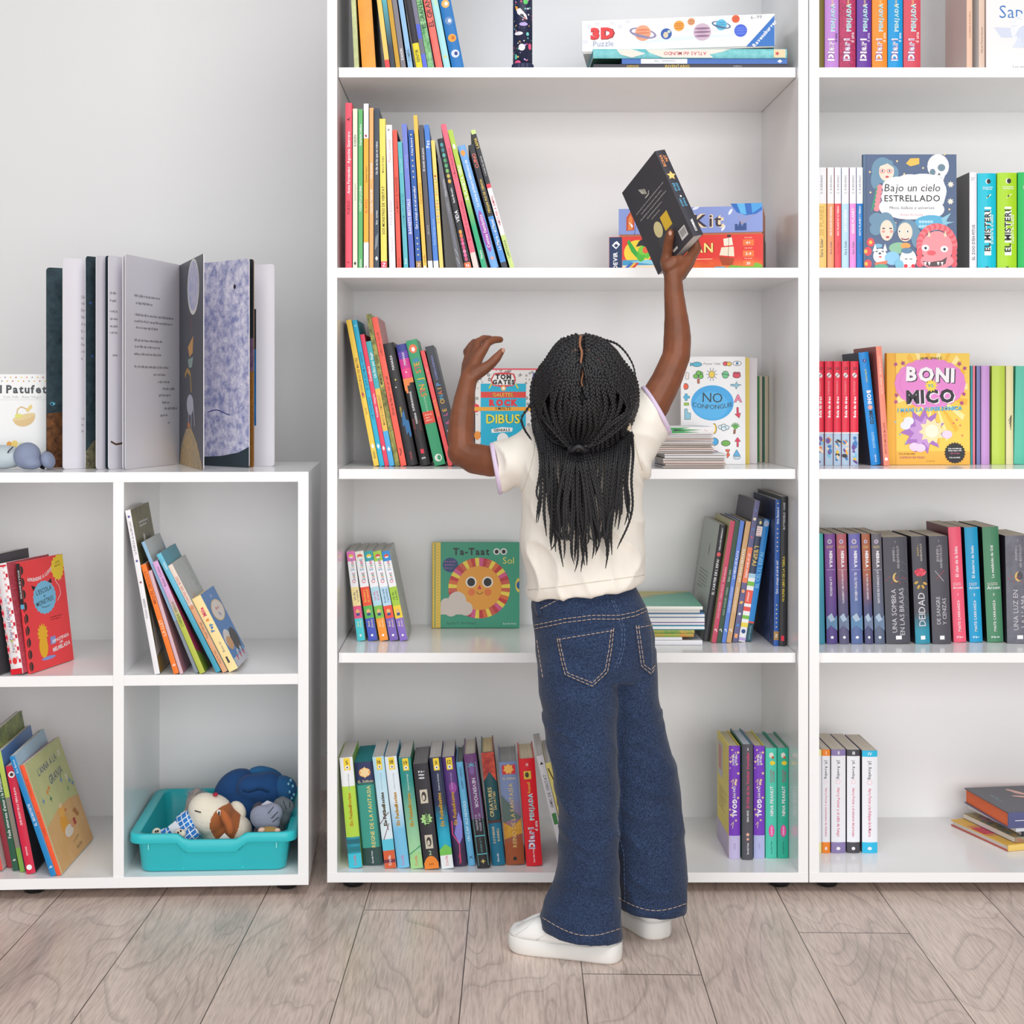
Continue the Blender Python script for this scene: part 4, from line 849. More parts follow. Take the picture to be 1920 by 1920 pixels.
for i, (a, b, n) in enumerate(((1531, 1545.4, '03'), (1547, 1562.6, '04'), (1563.4, 1577.6, '05'), (1578.6, 1593.4, '29'), (1594.8, 1610.4, '30'))):
    spine_out('red comic volume with cartoon strip foot, %s of five by the right side panel' % ('half-hidden first', 'second', 'third', 'fourth', 'fifth')[i], a, b, a, 677.5, 3.17, Z_C, .12, seg('#b8d0e6', .315, '#e8324c'), front='#e8b8bc', back='#c82a40', group=g, art=bola(n, i + 2))
def artH6(S, Fr, B, t, h, ww):
    S.ell(t * .5, h * .925, t * .2, t * .2, '#3a4a9a').text('1', t * .5, h * .925, t * .2, WH).text('JAMIE SMART', t * .5, h * .79, t * .2, '#d8d86a', -90, h * .12).text('BONI', t * .56, h * .6, t * .42, '#f4f4f6', -90, h * .12, .05).text('MICO', t * .56, h * .42, t * .42, '#20242c', -90, h * .12, .05).star(t * .55, h * .51, t * .3, '#f0b0a0', 8, .6).text('SUPERLIOS', t * .5, h * .22, t * .25, '#a8d8f4', -90, h * .14).text('Estrella', t * .5, h * .06, t * .16, WH, 90, h * .08)
    B.text('BONI', ww * .55, h * .45, .02, '#7a2a3a').ell(ww * .5, h * .3, .02, .025, '#3a1f2a')
spine_out('bright blue leaning spine with cartoon lettering and dark back cover', 1633.6, 1653, 1610, 661.5, 3.17, Z_C, .145, '#1c8ede', back='#24304a', group='comics beside the yellow cover', art=artH6)
spine_out('tall salmon leaning spine just left of the yellow comic cover', 1654, 1665, 1639, 650, 3.15, Z_C, .19, '#f08d76', back='#b45a50', front='#d87a68', group='comics beside the yellow cover', texts=[('ALVA DREIER · IRENE BLASCO', .6, .92, '#f6cfc0', .36), ('EFECTES MISTER MAZINE', .1, .36, '#a8503e', .42)], art=lambda S, Fr, B, t, h, ww: S.ell(t * .5, h * .055, t * .28, t * .28, WH))
def artBoni(S, Fr, B, t, h, ww):
    U = lambda x: (x - 685) / 755 * ww
    V = lambda y: (1200 - y) / 995 * h
    P = lambda *a: [(U(x), V(y)) for x, y in a]
    e = lambda x, y, rx, ry, c, **k: Fr.ell(U(x), V(y), rx / 755 * ww, ry / 995 * h, c, **k)
    Fr.rect(U(685), 0, U(755), h, '#f0b53c').rect(U(755), 0, U(768), h, '#e2a838')
    for i in range(20):
        a = math.radians(i * 18 + 4); b = a + math.radians(7); r = .075
        q = lambda an, rr: (min(ww - .0005, max(U(770), U(1100) + rr * math.cos(an))), min(h - .0005, max(.012, V(560) + 1.45 * rr * math.sin(an))))
        Fr.poly([q(a, .02), q(a, r), q(b, r), q(b, .02)], '#f3ba3f' if i % 2 else '#fdeaa2')
    Fr.rect(U(768), 0, ww, V(1080), '#f3b84a')
    for i in range(22):
        a = 2 * math.pi * i / 22; e(1078 + 265 * math.cos(a), 475 + 165 * math.sin(a), 62, 62, '#e58ad0', n=10)
    e(1078, 475, 280, 180, '#e58ad0')
    Fr.text('JAMIE SMART', U(1085), V(252), 26 / 995 * h, '#3a3024', 0, 205 / 755 * ww, 0)
    for k, (tx, y, c0, c1) in enumerate((('BONI', 395, '#3c3444', '#f3f1f6'), ('MICO', 590, '#f1edf4', '#2d2a33'))):
        for dx, dy, c, b in ((10, -8, c0, .05), (0, 0, c0, .075), (0, 0, c1, .045)): Fr.text(tx, U(1078 + dx), V(y) + dy / 995 * h, 148 / 995 * h, c, -2 if k == 0 else 2, 440 / 755 * ww, b)
    Fr.star(U(1085), V(495), 62 / 755 * ww, '#f6da4a', 12, .65).text('VS.', U(1085), V(495), 36 / 995 * h, '#3fa0c0', 0, 60 / 755 * ww, .04)
    Fr.text('I MANI LA SUPERSÒNICA', U(1072), V(705), 44 / 995 * h, '#2f6f9a', 2, 590 / 755 * ww, .05, shear=.15).text('I MANI LA SUPERSÒNICA', U(1070), V(703), 42 / 995 * h, '#5ac2ec', 2, 585 / 755 * ww, .015, shear=.15)
    # comic explosion with debris
    Fr.star(U(1010), V(900), 210 / 755 * ww, '#a873c2', 11, .62, 20).star(U(1020), V(910), 150 / 755 * ww, '#c79ad8', 9, .6, 5).star(U(1090), V(900), 120 / 755 * ww, '#f2e2b0', 10, .7, 40).ell(U(1090), V(900), 60 / 755 * ww, 60 / 755 * ww, '#f6efd8')
    for x, y, c in ((850, 850, '#e6ebf4'), (930, 1040, '#e6d4ee'), (985, 1050, '#e6d4ee'), (1230, 930, '#e8d6ee'), (880, 810, '#e6ebf4')): e(x, y, 48, 38, c, n=12)
    for x, y in ((1290, 830), (1320, 800), (1350, 850), (1370, 940), (800, 930), (855, 1000), (760, 820)): Fr.star(U(x), V(y), .0028, '#e0506a' if x > 1000 else '#7fc4e6', 4)
    for x, y in ((765, 305), (830, 295), (1345, 300), (1395, 340), (1385, 570), (1365, 650), (765, 640), (770, 580)): Fr.star(U(x), V(y), .0055, '#b04a8a', 5, .5, x)
    Fr.star(U(1300), V(1095), 98 / 755 * ww, '#2b2a2e', 22, .88).lines(U(1240), V(1060), U(1365), 2, .0042, WH, .002, .2).text('PER A FANS', U(1300), V(1098), .0024, '#e86a9a', 0, .02).lines(U(1250), V(1140), U(1350), 1, .004, WH, .002, 0)
    Fr.text('PLE DE BROMES', U(865), V(1103), .0034, '#6a4a2c', 0, 190 / 755 * ww, 0).text('SUPERDIVERTIDES!', U(912), V(1135), .0042, '#a03a6a', 0, 290 / 755 * ww, .02).text('Estrella Polar', U(1080), V(1167), .0022, '#6a4a2c', 0, .02)
    S.text('BONI vs MICO', t * .5, h * .5, t * .5, '#3a3024', -90, h * .45)
face_out('yellow comic with pink cloud and bold black-and-white title, face out', 1663.5, 1820, 662.5, 3.19, Z_C, .016, '#efb743', 1.0, 1.5, front='#f6cf58', art=artBoni, name='comic')
g = 'pastel picture books on the middle shelf at right'
w = ', right of the yellow comic'
def rowH(desc, x0, x1, c, xt=None, **k): return spine_out(desc + w, x0, x1, xt or x0, 686, 3.21, Z_C, .14, c, group=g, **k)
rowH('very thin teal edge', 1820.4, 1823.4, '#2aa9b4')
rowH('thin pink spine', 1824, 1828.6, '#e87c92', front='#3a2f3c')
rowH('slim slate violet spine', 1831, 1838.4, '#7d7cb4', back='#4a3c48', front='#4a3040')
rowH('lilac spine', 1840.2, 1856.6, '#c99ad8', front='#8a6a58')
rowH('wide lime spine', 1860.4, 1886, '#bfd854', front='#8a9a44')
rowH('pale cream spine with a small black drawing', 1886.8, 1901, '#e4deac', art=lambda S, Fr, B, t, h, ww: [S.line([(t * .7, h * .5), (t * (.3 + .1 * i), h * (.44 - .03 * i))], t * .07, '#4a4638') for i in range(4)])
rowH('mint cover leaning at the frame edge', 1901.6, 1935, '#55bfa6', 1905.5)
# fourth shelf
g = 'fantasy novels on the fourth shelf at right'
w = ', fourth shelf of the right bookcase'
def rowI(desc, x0b, x1b, x0t, yt, yb, c, wd=.145, **k):
    k.setdefault('pages', '#ddd3c2'); k.setdefault('back', '#2b2430'); k.setdefault('front', '#2b2430')
    return spine_out(desc + w, x0b, x1b, x0t, yt, 3.02 * (1224 - CY) / (yb - CY), Z_D, wd, c, group=g, **k)
def neb(sub, wv):
    def art(S, Fr, B, t, h, ww):
        S.ell(t * .45, h * .93, t * .2, t * .2, '#e8e4f0').ell(t * .45, h * .93, t * .15, t * .15, '#8a7a9a').lines(t * .15, h * .885, t * .8, 2, h * .012, '#d8c07a', h * .006, .1)
        S.text('NEBULA', t * .55, h * .77, t * .42, '#f0eef4', -90, h * .15, .05).rect(t * .1, h * .672, t * .9, h * .675, '#c0bccc').text(sub, t * .5, h * .52, t * .2, '#e8e4ec', -90, h * .3)
        S.poly([(0, h * .13), (t * .4, h * .17), (t, h * .12), (t, h * .26), (t * .6, h * .22), (0, h * .25)], wv).poly([(t * .1, h * .25), (t * .5, h * .28), (t * .8, h * .22), (t * .4, h * .2)], '#a9bcd0').ell(t * .5, h * .06, t * .14, h * .012, WH)
    return art
rowI('teal spine half hidden behind the panel', 1531, 1548, 1527, 1001, 1208, '#3f8fa8^4fb0b0^.1^.2')
rowI('violet spine with white curly logo', 1550.6, 1571.5, 1546, 1001.5, 1208, '#5a4a8a^7d4f96^.05^.2', art=neb('LA PROFECIA', '#5c86a8'))
rowI('dusty red spine with white curly logo', 1574.4, 1593.6, 1568.4, 1001.5, 1208, '#5f5c7c^b0616c^.1^.19', art=neb('LA BATALLA DEL LABERINTO', '#6a7a94'))
rowI('periwinkle spine with white curly logo', 1597, 1619.6, 1591, 1001.5, 1208, '#5c6fa0^6d6bb0^.1^.19', art=neb('EL ÚLTIMO HÉROE', '#5a86ac'))
rowI('rusty spine with white curly logo', 1622.4, 1638.6, 1615.4, 1001.5, 1208, '#4f5278^a8644a^.09^.17', art=neb('EL MAR DE LOS DIOSES', '#6c7c9c'))
rowI('grey spine with white curly logo', 1641, 1660.5, 1634, 1001.5, 1208, '#5f6a82^67646e^.06^.18', art=neb('LA CÁMARA DE ESCAPE', '#6a7f9c'))
def arm(t1, t2, moon):
    def art(S, Fr, B, t, h, ww):
        S.text('JENNIFER L.', t * .42, h * .84, t * .09 if t > .04 else t * .13, '#b9b6bc', 90, h * .2, 0).text('ARMENTROUT', t * .60, h * .81, t * .1 if t > .04 else t * .14, '#b9b6bc', 90, h * .22, 0)
        S.text('I', t * .5, h * .955, h * .02, '#b9b6bc')
        if t2:
            S.text(t1, t * .36, h * .31, t * .2, '#c9c6cc', 90, h * .42, 0).text(t2, t * .68, h * .3, t * .2, '#c9c6cc', 90, h * .44, 0)
        S.rect(t * .4, h * .04, t * .64, h * .075, WH)
        if moon:
            S.ell(t * .5, h * .62, t * .15, h * .045, '#d9b56a').ell(t * .56, h * .625, t * .12, h * .04, '#4c4b54')
            for i in range(8): S.ell(t * (.1 + .11 * i), h * (.6 + .03 * math.sin(i * 2.2)), t * .03, h * .006, '#b03a50', 6)
            for i in range(7): S.line([(t * .55, h * (.75 - .08 * i)), (t * .75, h * (.77 - .08 * i)), (t * .95, h * (.73 - .08 * i))], t * .02, '#5f6674')
        else:
            S.line([(t * .25, h * .68), (t * .7, h * .58)], t * .04, '#a8a4ac').line([(t * .3, h * .6), (t * .75, h * .68)], t * .025, '#b04a5a')
    return art
rowI('widest dark grey spine with gold crescent and silver title', 1662.3, 1709.4, 1655.2, 1008, 1208, '#4a4a54', art=arm('UNA SOMBRA', 'EN LAS BRASAS', True), bulge=.002)
def artDei(S, Fr, B, t, h, ww):
    S.text('JENNIFER L.', t * .4, h * .87, t * .11, '#c8a86a', 90, h * .18, 0).text('ARMENTROUT', t * .62, h * .85, t * .13, '#d0c8bc', 90, h * .22, 0)
    for i in range(9): S.ell(t * (.5 + .26 * math.cos(i * .7)), h * (.665 + .022 * math.sin(i * .7)), t * .16, h * .017, '#c8324a' if i % 2 else '#e0566a', 8)
    S.ell(t * .5, h * .665, t * .18, h * .02, '#d8455a').line([(t * .5, h * .63), (t * .5, h * .52)], t * .06, '#5a5a3a')
    for x, y, r in ((.2, .57, 30), (.8, .56, -30), (.35, .53, 60), (.65, .53, -60)): S.ell(t * x, h * y, t * .16, h * .012, '#c8a04a', 8, rot=r)
    S.text('DEIDAD', t * .5, h * .32, t * .46, '#d9d6dc', 90, h * .38, 0).rect(t * .36, h * .04, t * .66, h * .075, WH)
rowI('dark spine with red rose and glowing teal foot', 1717.4, 1745.8, 1708.8, 1006.5, 1208, '#2f93ab^4c4c55^.04^.08', art=artDei)
rowI('dark grey spine with crossed arrows and silver title', 1749, 1785.4, 1742, 1006, 1208, '#4e4c56', art=arm('DE SANGRE', 'Y CENIZAS', False), bulge=.002)
def mc(sub, n):
    return lambda S, Fr, B, t, h, ww: (S.text(sub, t * .5, h * .7, t * .24, WH, 90, h * .28), S.lines(t * .15, h * .51, t * .8, 2, h * .014, '#f4dfe4', h * .006, .1), S.text('Arcon', t * .5, h * .475, t * .2, WH, 0, t * .8), S.text(n, t * .5, h * .415, h * .022, '#f4e6ea'), S.text('MAITE CARRANZA', t * .5, h * .23, t * .22, '#f8ecee', 90, h * .27), S.lines(t * .25, h * .04, t * .75, 1, .01, WH, h * .012, 0))
rowI('tall coral pink spine with white lettering', 1788.9, 1813.5, 1778.2, 989, 1205, '#f2617c', .155, back='#7a3a40', art=mc('El clan de la loba', '1'))
rowI('tall cyan spine with white lettering', 1818.8, 1844.4, 1808.5, 989.5, 1205, '#1f9fd0', .155, back='#101a2c', art=mc('El desierto de hielo', '2'))
rowI('tall forest green spine with white lettering', 1851.9, 1883.6, 1842, 989, 1205, '#4d8a68', .155, back='#101a18', art=mc('La maldición de Odi', '3'))
rowI('slate spine with orange crescent cut by the frame', 1889.2, 1937, 1885, 1005, 1207, '#61616c~747480~40', art=arm('UNA LUZ EN', 'LA LLAMA', True), bulge=.002)
# bottom shelf
g = 'white paperbacks with coloured bands'
for i, (x0, x1, yt, c, tt, nm, n) in enumerate(((1528, 1541.2, 1406, '#f2e9a4', 'Harry Potter y la piedra filosofal', 'pale yellow', ''), (1541.6, 1557.4, 1406, '#f68b2c', 'Harry Potter y el prisionero de Azkaban', 'orange', 'I'), (1559, 1587, 1406, '#8d7eb0', 'Harry Potter y el cáliz de fuego', 'mauve', 'II'), (1588.6, 1613.6, 1406.5, '#48474f', 'Harry Potter y el misterio del príncipe', 'black', 'III'), (1617, 1646.8, 1408, '#2fbde6', 'Harry Potter y las Reliquias de la Muerte', 'cyan', 'IV'))):
    L = (.26, .36, .36, .36, .36)[i]
    spine_out('white paperback with %s bands at head and foot, right bookcase bottom shelf' % nm, x0, x1, x0, yt, 3.126, Z_E, .15, seg(c, .105, '#eff0f6', .94, c), back='#4a4450', front='#e8e6ea', pages='#e2d9ca', group=g,
              texts=[('J.K. Rowling', .72, .9, '#3a3a44', L, 'd'), (tt, .16, .63, '#d8507a', L, 'd'), (n, .955, .985, WH, .3, 'h')] if n else [('J.K. Rowling', .72, .9, '#3a3a44', L, 'd'), (tt, .16, .63, '#d8507a', L, 'd')],
              art=lambda S, Fr, B, t, h, ww: S.ell(t * .48, h * .69, t * .16, t * .16, '#f0b8c8').ell(t * .48, h * .69, t * .13, t * .13, '#f3eef4').ell(t * .48, h * .045, t * .14, h * .016, '#f0eef2'))
# flat pile at the right edge of the bottom shelf
g = 'picture books piled flat at the frame edge'
def flat(label, px, py, d, zs, t, h, w_, yaw, spine, group=None, **k):
    """book lying on its back: spine towards the camera; px, py of the spine's left end; zs underside"""
    mw = T((X(px, d), d, zs + .0007)) @ RZ(yaw) @ Matrix(((0, 0, 1, 0), (0, 1, 0, 0), (-1, 0, 0, t), (0, 0, 0, 1)))
    return make_book(label, mw, t, h, w_, spine, group=group, **k)
# local x (thickness) -> -z, z (height) -> +x : the back cover looks up
z = Z_E
flat('yellow hardback with red stripes, lowest of the pile at the frame edge', 1890, 0, 3.135, z, .013, .22, .2, 17, '#f2ce74', back='#ecb94a', front='#c85a4a', group=g, hard=True, art=lambda S, Fr, B, t, h, ww: B.rect(ww * .35, h * .0, ww * .6, h * .25, '#d8485a').rect(ww * .28, 0, ww * .33, h, '#e08a6a').rect(ww * .62, 0, ww * .66, h, '#e08a6a'))
z += .0135
flat('busy multicoloured comic, second from the bottom of that pile', 1903, 0, 3.15, z, .011, .23, .19, 15, '#7fae8a~c8584a~90', back='#4a8a9a~d8b05a~70', front='#3a3a6a', group=g, art=lambda S, Fr, B, t, h, ww: B.ell(ww * .3, h * .22, .03, .04, '#d8a8b4').ell(ww * .3, h * .22, .02, .026, '#2a2a34'))
z += .0115
flat('black thin book in the middle of that pile', 1915, 0, 3.16, z, .011, .22, .2, 8, '#3a3a44', back='#2e2e38', group=g)
z += .0115
flat('thin green and blue booklet just under the thick dark book', 1905, 0, 3.15, z, .009, .23, .185, 13, '#e8ecf2', back='#2f9a7c~3f7fb8~50', front='#f0d8dc', group=g, texts=[])
z += .0095
flat('thick slate book with orange page edges, top of that pile', 1890.5, 0, 3.14, z, .033, .23, .2, 8, '#5a5d88', back='#56555f', hard=True, pages='#f0794e', group=g, art=lambda S, Fr, B, t, h, ww: (B.text('HIMALAIA', ww * .45, h * .12, .012, '#8ab0b4', 180, .05), [B.ell(ww * (.25 + .1 * i), h * (.42 + .05 * (i % 2)), .03, .007, '#eab4a8', rot=25 + 20 * i) for i in range(3)], S.line([(t * .5, h * .06), (t * .5, h * .2)], .0012, WH)))

# ---------------------------------------------------------------- middle bookcase: boxes, piles and covers
def card_box(name, label, cat, px0, px1, d, zs, hgt, depth, col, top, yaw=0, roll=0, art=None, side=None, group=None):
    d1 = d + (px1 - px0) / F * d * math.tan(math.radians(yaw)); w_ = (X(px1, d1) - X(px0, d)) / math.cos(math.radians(yaw))
    root = thing(name, label, cat, T((X(px0, d), d, zs + .0003)) @ RZ(yaw) @ RY(roll), group)
    m = M(); lip = hgt * .62
    m.box((.0012, .0012, 0), (w_ - .0012, depth - .0012, hgt - .002), side or col)
    m.build('box_base', root)
    m = M(); m.box((0, 0, .004), (w_, depth, hgt), col, {'u': top, 'r': side or col, 'l': side or col})
    if art: art(Sheet(m, lambda u, v, o: (u, -o, v)), w_, hgt)
    m.build('lid', root, bevel=.0008)
    return root
def planet(S, u, v, r, c, c2, ring=None):
    if ring: S.ell(u, v, r * 1.75, r * .62, ring, 24, rot=-14).ell(u, v, r * 1.45, r * .45, '#e9e4ee', 24, rot=-14)
    S.ell(u, v, r, r, c, 22)
    for k in (-.45, 0, .4): S.ell(u, v + r * k, r * math.sqrt(1 - k * k) * .93, r * .13, c2, 16)
    if ring: S.ell(u, v - r * .12, r * 1.6, r * .5, ring, 20, 186, 334, rot=-14)
# pile under the puzzle box
g = 'big flat books on the top shelf'
FL = lambda m_: m_
def pile_book(label, x0, x1, yb, yt, d, w_, spine, art=None, group=None, zs=None, yaw=0, hard=True, **k):
    zz = zs if zs is not None else Z(yb, d)
    t = (yb - yt) / F * d; h = (x1 - x0) / F * d
    return flat(label, x0, 0, d, zz, t, h, w_, yaw, spine, group, hard=hard, art=art, **k)
# on a lying spine u runs down (thickness) and v runs to the right
d = 3.026; z = Z_A
def lie(tx, v, size, c, flip=False): return lambda S, t, h: S.text(tx, t * .5, v * h, size * t, c, -90 if flip else 90, h * .3)
pile_book('black book with yellow lettering, bottom of the pile under the puzzle box', 1113, 1478, 127.2, 120.6, d, .27, '#3c3a44', lambda S, Fr, B, t, h, ww: S.text('INVENTARIO', t * .55, h * .43, t * .8, '#d8b84a', 90, h * .2).text('ANIMALES', t * .55, h * .2, t * .5, '#d8b84a', 90, h * .16).text('ANIMALS', t * .55, h * .74, t * .4, '#b8b4bc', 90, h * .3), g, z)
z += 6.7 / F * d + .0006
pile_book('blue book with a white spine label, under the atlas', 1166, 1476, 120.4, 110.8, d, .25, '#3d69b4', lambda S, Fr, B, t, h, ww: S.rect(t * .03, h * .115, t * .97, h * .395, '#e6e9f0').text('Cusumano · Vila', t * .5, h * .26, t * .42, '#8a92a8', -90, h * .22).poly([(t * .5, h * .94), (t * .85, h * .955), (t * .5, h * .97), (t * .15, h * .955)], WH), g, z)
z += 9.7 / F * d + .0006
def artAt(S, Fr, B, t, h, ww):
    S.poly([(t * .05, h * .27), (t * .4, h * .29), (t * .95, h * .36), (t * .95, h * .62), (t * .6, h * .6), (t * .35, h * .66), (t * .05, h * .71)], '#e6ded4')
    S.poly([(t * .05, h * .12), (t * .6, h * .14), (t * .95, h * .2), (t * .5, h * .27), (t * .05, h * .2)], '#e6ded4').poly([(t * .1, h * .3), (t * .4, h * .32), (t * .3, h * .36), (t * .05, h * .34)], '#8fc4c8')
    S.text('ATLAS del MUNDO', t * .5, h * .475, t * .42, '#c2405a', -90, h * .22).rect(t * .06, h * .932, t * .94, h * .992, '#e0cda8').star(t * .5, h * .95, t * .26, '#c23a4a', 5)
pile_book('map-printed atlas with teal spine, under the white puzzle box', 1112, 1475, 111, 93.5, d, .27, '#5fb4be~86cdd0~70', artAt, g, z, front='#3a6a58', back='#5fb4be')
z += 17.6 / F * d + .0006
def artPz(S, w_, hgt):
    U = lambda x: (x - 1092) / 361 * w_
    V = lambda y: (96 - y) / 62 * hgt
    S.text('3D', U(1131), V(59), hgt * .3, '#8a2a2e', 0, None, .09, sx=1.2).text('3D', U(1130), V(58.3), hgt * .3, '#e03c40', 0, None, .07, sx=1.2).text('Puzzle', U(1132), V(78), hgt * .17, '#8f96b8', 0, U(1152) - U(1112), 0)
    for x, y in ((1105, 45), (1120, 40), (1148, 40), (1163, 47), (1178, 38), (1097, 73), (1140, 92)): S.rect(U(x - 4), V(y + 4), U(x + 4), V(y - 3), '#dcdde4').ell(U(x + 5), V(y), .0018, .0018, '#dcdde4', 8)
    S.poly([(U(1190), V(79)), (U(1260), V(70)), (U(1400), V(68)), (U(1400), V(72)), (U(1280), V(77))], '#dbe4f2')
    k = w_ / 361
    planet(S, U(1207), V(61), 15 * k, '#eda07e', '#d9825e', '#8f86a8')
    S.ell(U(1251), V(64), 10.5 * k, 10.5 * k, '#2f5aa8').ell(U(1250), V(66), 5 * k, 6 * k, '#d8c8b0', 9).ell(U(1256), V(60), 3 * k, 3 * k, '#c8d8c0', 8)
    planet(S, U(1275), V(50), 10 * k, '#eaa03a', '#d07e28'); planet(S, U(1298), V(43), 7 * k, '#d99a6a', '#c07e54')
    planet(S, U(1318.5), V(63), 16.5 * k, '#c9b0c4', '#8f6a8a'); planet(S, U(1354), V(51), 10.5 * k, '#5fb8da', '#3f9ac4', '#4a6a8a')
    planet(S, U(1381), V(41), 7.5 * k, '#e0653c', '#c44e2c'); planet(S, U(1390), V(63), 12 * k, '#3f5fd0', '#5a7ae0')
    S.text('6–99', U(1419), V(39), hgt * .11, '#6a6a78', 0, None, 0).poly([(U(1400), V(93)), (U(1452.6), V(37)), (U(1452.6), V(94))], '#2c70c0').text('Ravensburger', U(1434), V(70), hgt * .12, WH, 48, U(1452) - U(1390), .03)
card_box('puzzle_box', 'white puzzle box printed with planets, on top of the atlas pile', 'puzzle box', 1092, 1453, 3.073, z, 62 / F * 3.05, .2, '#f1f0f3', '#f1f0f3', -7.5, -.35, artPz, '#c9c6c2').location.z += .0007
# kaleidoscope
kd = 3.055
root = thing('kaleidoscope', 'dark space-patterned tube standing on the cut-off top shelf', 'kaleidoscope', T((X(980, kd), kd, Z_A + .0003)))
kr, kh = 18.2 / F * kd, .26
circ = lambda r, z_, n=28: [(r * math.cos(2 * math.pi * j / n), r * math.sin(2 * math.pi * j / n), z_) for j in range(n)]
m = M(); NV = '#272d4a'
m.loft([circ(kr, .014), circ(kr, kh)], NV)
rr = random.Random(5)
def PK(u, v, o):
    a = -math.pi / 2 + u / kr; return ((kr + o) * math.cos(a), (kr + o) * math.sin(a), v)
S = Sheet(m, PK, lambda a, b: min(.0015, ((b - a) / 2) ** 2 / (2 * kr)))
cs = ['#f0a8c0', '#7ad0c0', '#f2f0f4', '#b8a0e0', '#f0c860', '#e85a8a']
for i in range(150): r_ = rr.uniform(.0006, .002); S.ell(rr.uniform(-1.9, 1.9) * kr, rr.uniform(.016, kh), r_, r_, rr.choice(cs), 7)
sc_ = F / kd
for x, y, a, b, c in ((978, 93, 6, 6.5, '#e2e0e4'), (981, 50, 7.5, 3.5, '#b8a8e0'), (972, 67, 8, 3.5, '#e8e4ee'), (966, 110, 3, 5, '#6ac8b4'), (985, 8, 4.5, 5, '#5ec86a'), (989, 68, 3, 3.5, '#7ad0c8'), (994, 91, 4, 6, '#f0608a'), (970, 121, 6, 4, '#f0608a')): S.ell((x - 980) / sc_, Z(y, kd) - Z_A, a / sc_, b / sc_, c, 14)
S.poly([((q - 980) / sc_, Z(y, kd) - Z_A) for q, y in ((968, 22), (975, 20), (986, 33), (988, 41), (981, 39), (970, 30))], '#eceaf0').poly([((q - 980) / sc_, Z(y, kd) - Z_A) for q, y in ((964, 15), (969, 16), (972, 22), (967, 24))], '#f0a838').poly([((q - 980) / sc_, Z(y, kd) - Z_A) for q, y in ((984, 36), (988, 42), (981, 39))], '#e0504a')
S.rect(11 / sc_, .225, 17 / sc_, .27, '#ece8e8')
m.build('tube', root)
m = M(); n = 40
m.loft([[((kr + (.0028 if j % 2 else .0018)) * math.cos(2 * math.pi * j / n), (kr + (.0028 if j % 2 else .0018)) * math.sin(2 * math.pi * j / n), q) for j in range(n)] for q in (0, .0115)] + [circ(kr * 1.01, .0135, n)], '#2b3050', smooth=False)
m.build('end_cap', root)
m = M(); m.loft([circ(kr + .0016, kh - .008), circ(kr + .0016, kh + .002)], '#2b3050'); m.build('end_cap', root)
# two games on the second shelf
def artKit(S, w_, hgt):
    U = lambda x: (x - 250) / 1130 * w_
    V = lambda y: (850 - y) / 218 * hgt
    P = lambda *a: [(U(x), V(y)) for x, y in a]
    for x, y, r in ((420, 670, 40), (1130, 675, 60), (860, 640, 20), (1075, 800, 60), (520, 820, 40)): S.ell(U(x), V(y), .007, .0028, '#e6ecf8', 10, rot=r)
    S.poly(P((310, 805), (312, 700), (345, 650), (375, 700), (375, 800)), '#c8502c').poly(P((325, 800), (328, 710), (345, 680), (360, 710), (360, 795)), '#e8863c').star(U(425), V(750), .0105, '#7a3420', 10, .8).ell(U(425), V(750), .0075, .0095, '#b8542c')
    S.poly(P((330, 735), (365, 765), (358, 785)), WH).line(P((375, 840), (385, 770)), .001, '#3a4a7a')
    S.poly(P((1130, 612), (1375, 612), (1375, 665), (1330, 695), (1250, 705), (1180, 680)), '#2a6ac0').poly(P((1180, 612), (1240, 612), (1255, 700), (1210, 690)), '#5fb4e8').poly(P((1290, 612), (1375, 612), (1375, 640), (1300, 690)), '#4aa0e0')
    for x in (1190, 1230, 1275, 1320): S.line(P((x, 700), (1215, 770)), .0005, '#c8a060')
    S.poly(P((1165, 820), (1165, 770), (1185, 770), (1190, 790), (1205, 745), (1220, 790), (1235, 765), (1255, 765), (1255, 820)), '#34508c')
    S.text('Kit', U(955), V(738), .0255, '#f0d8b4', 0, None, .045, sx=1.15).text('Kit', U(955), V(738), .0245, '#3a3040', 0, None, .012, sx=1.2)
gd = 3.035
ZK = Z_B
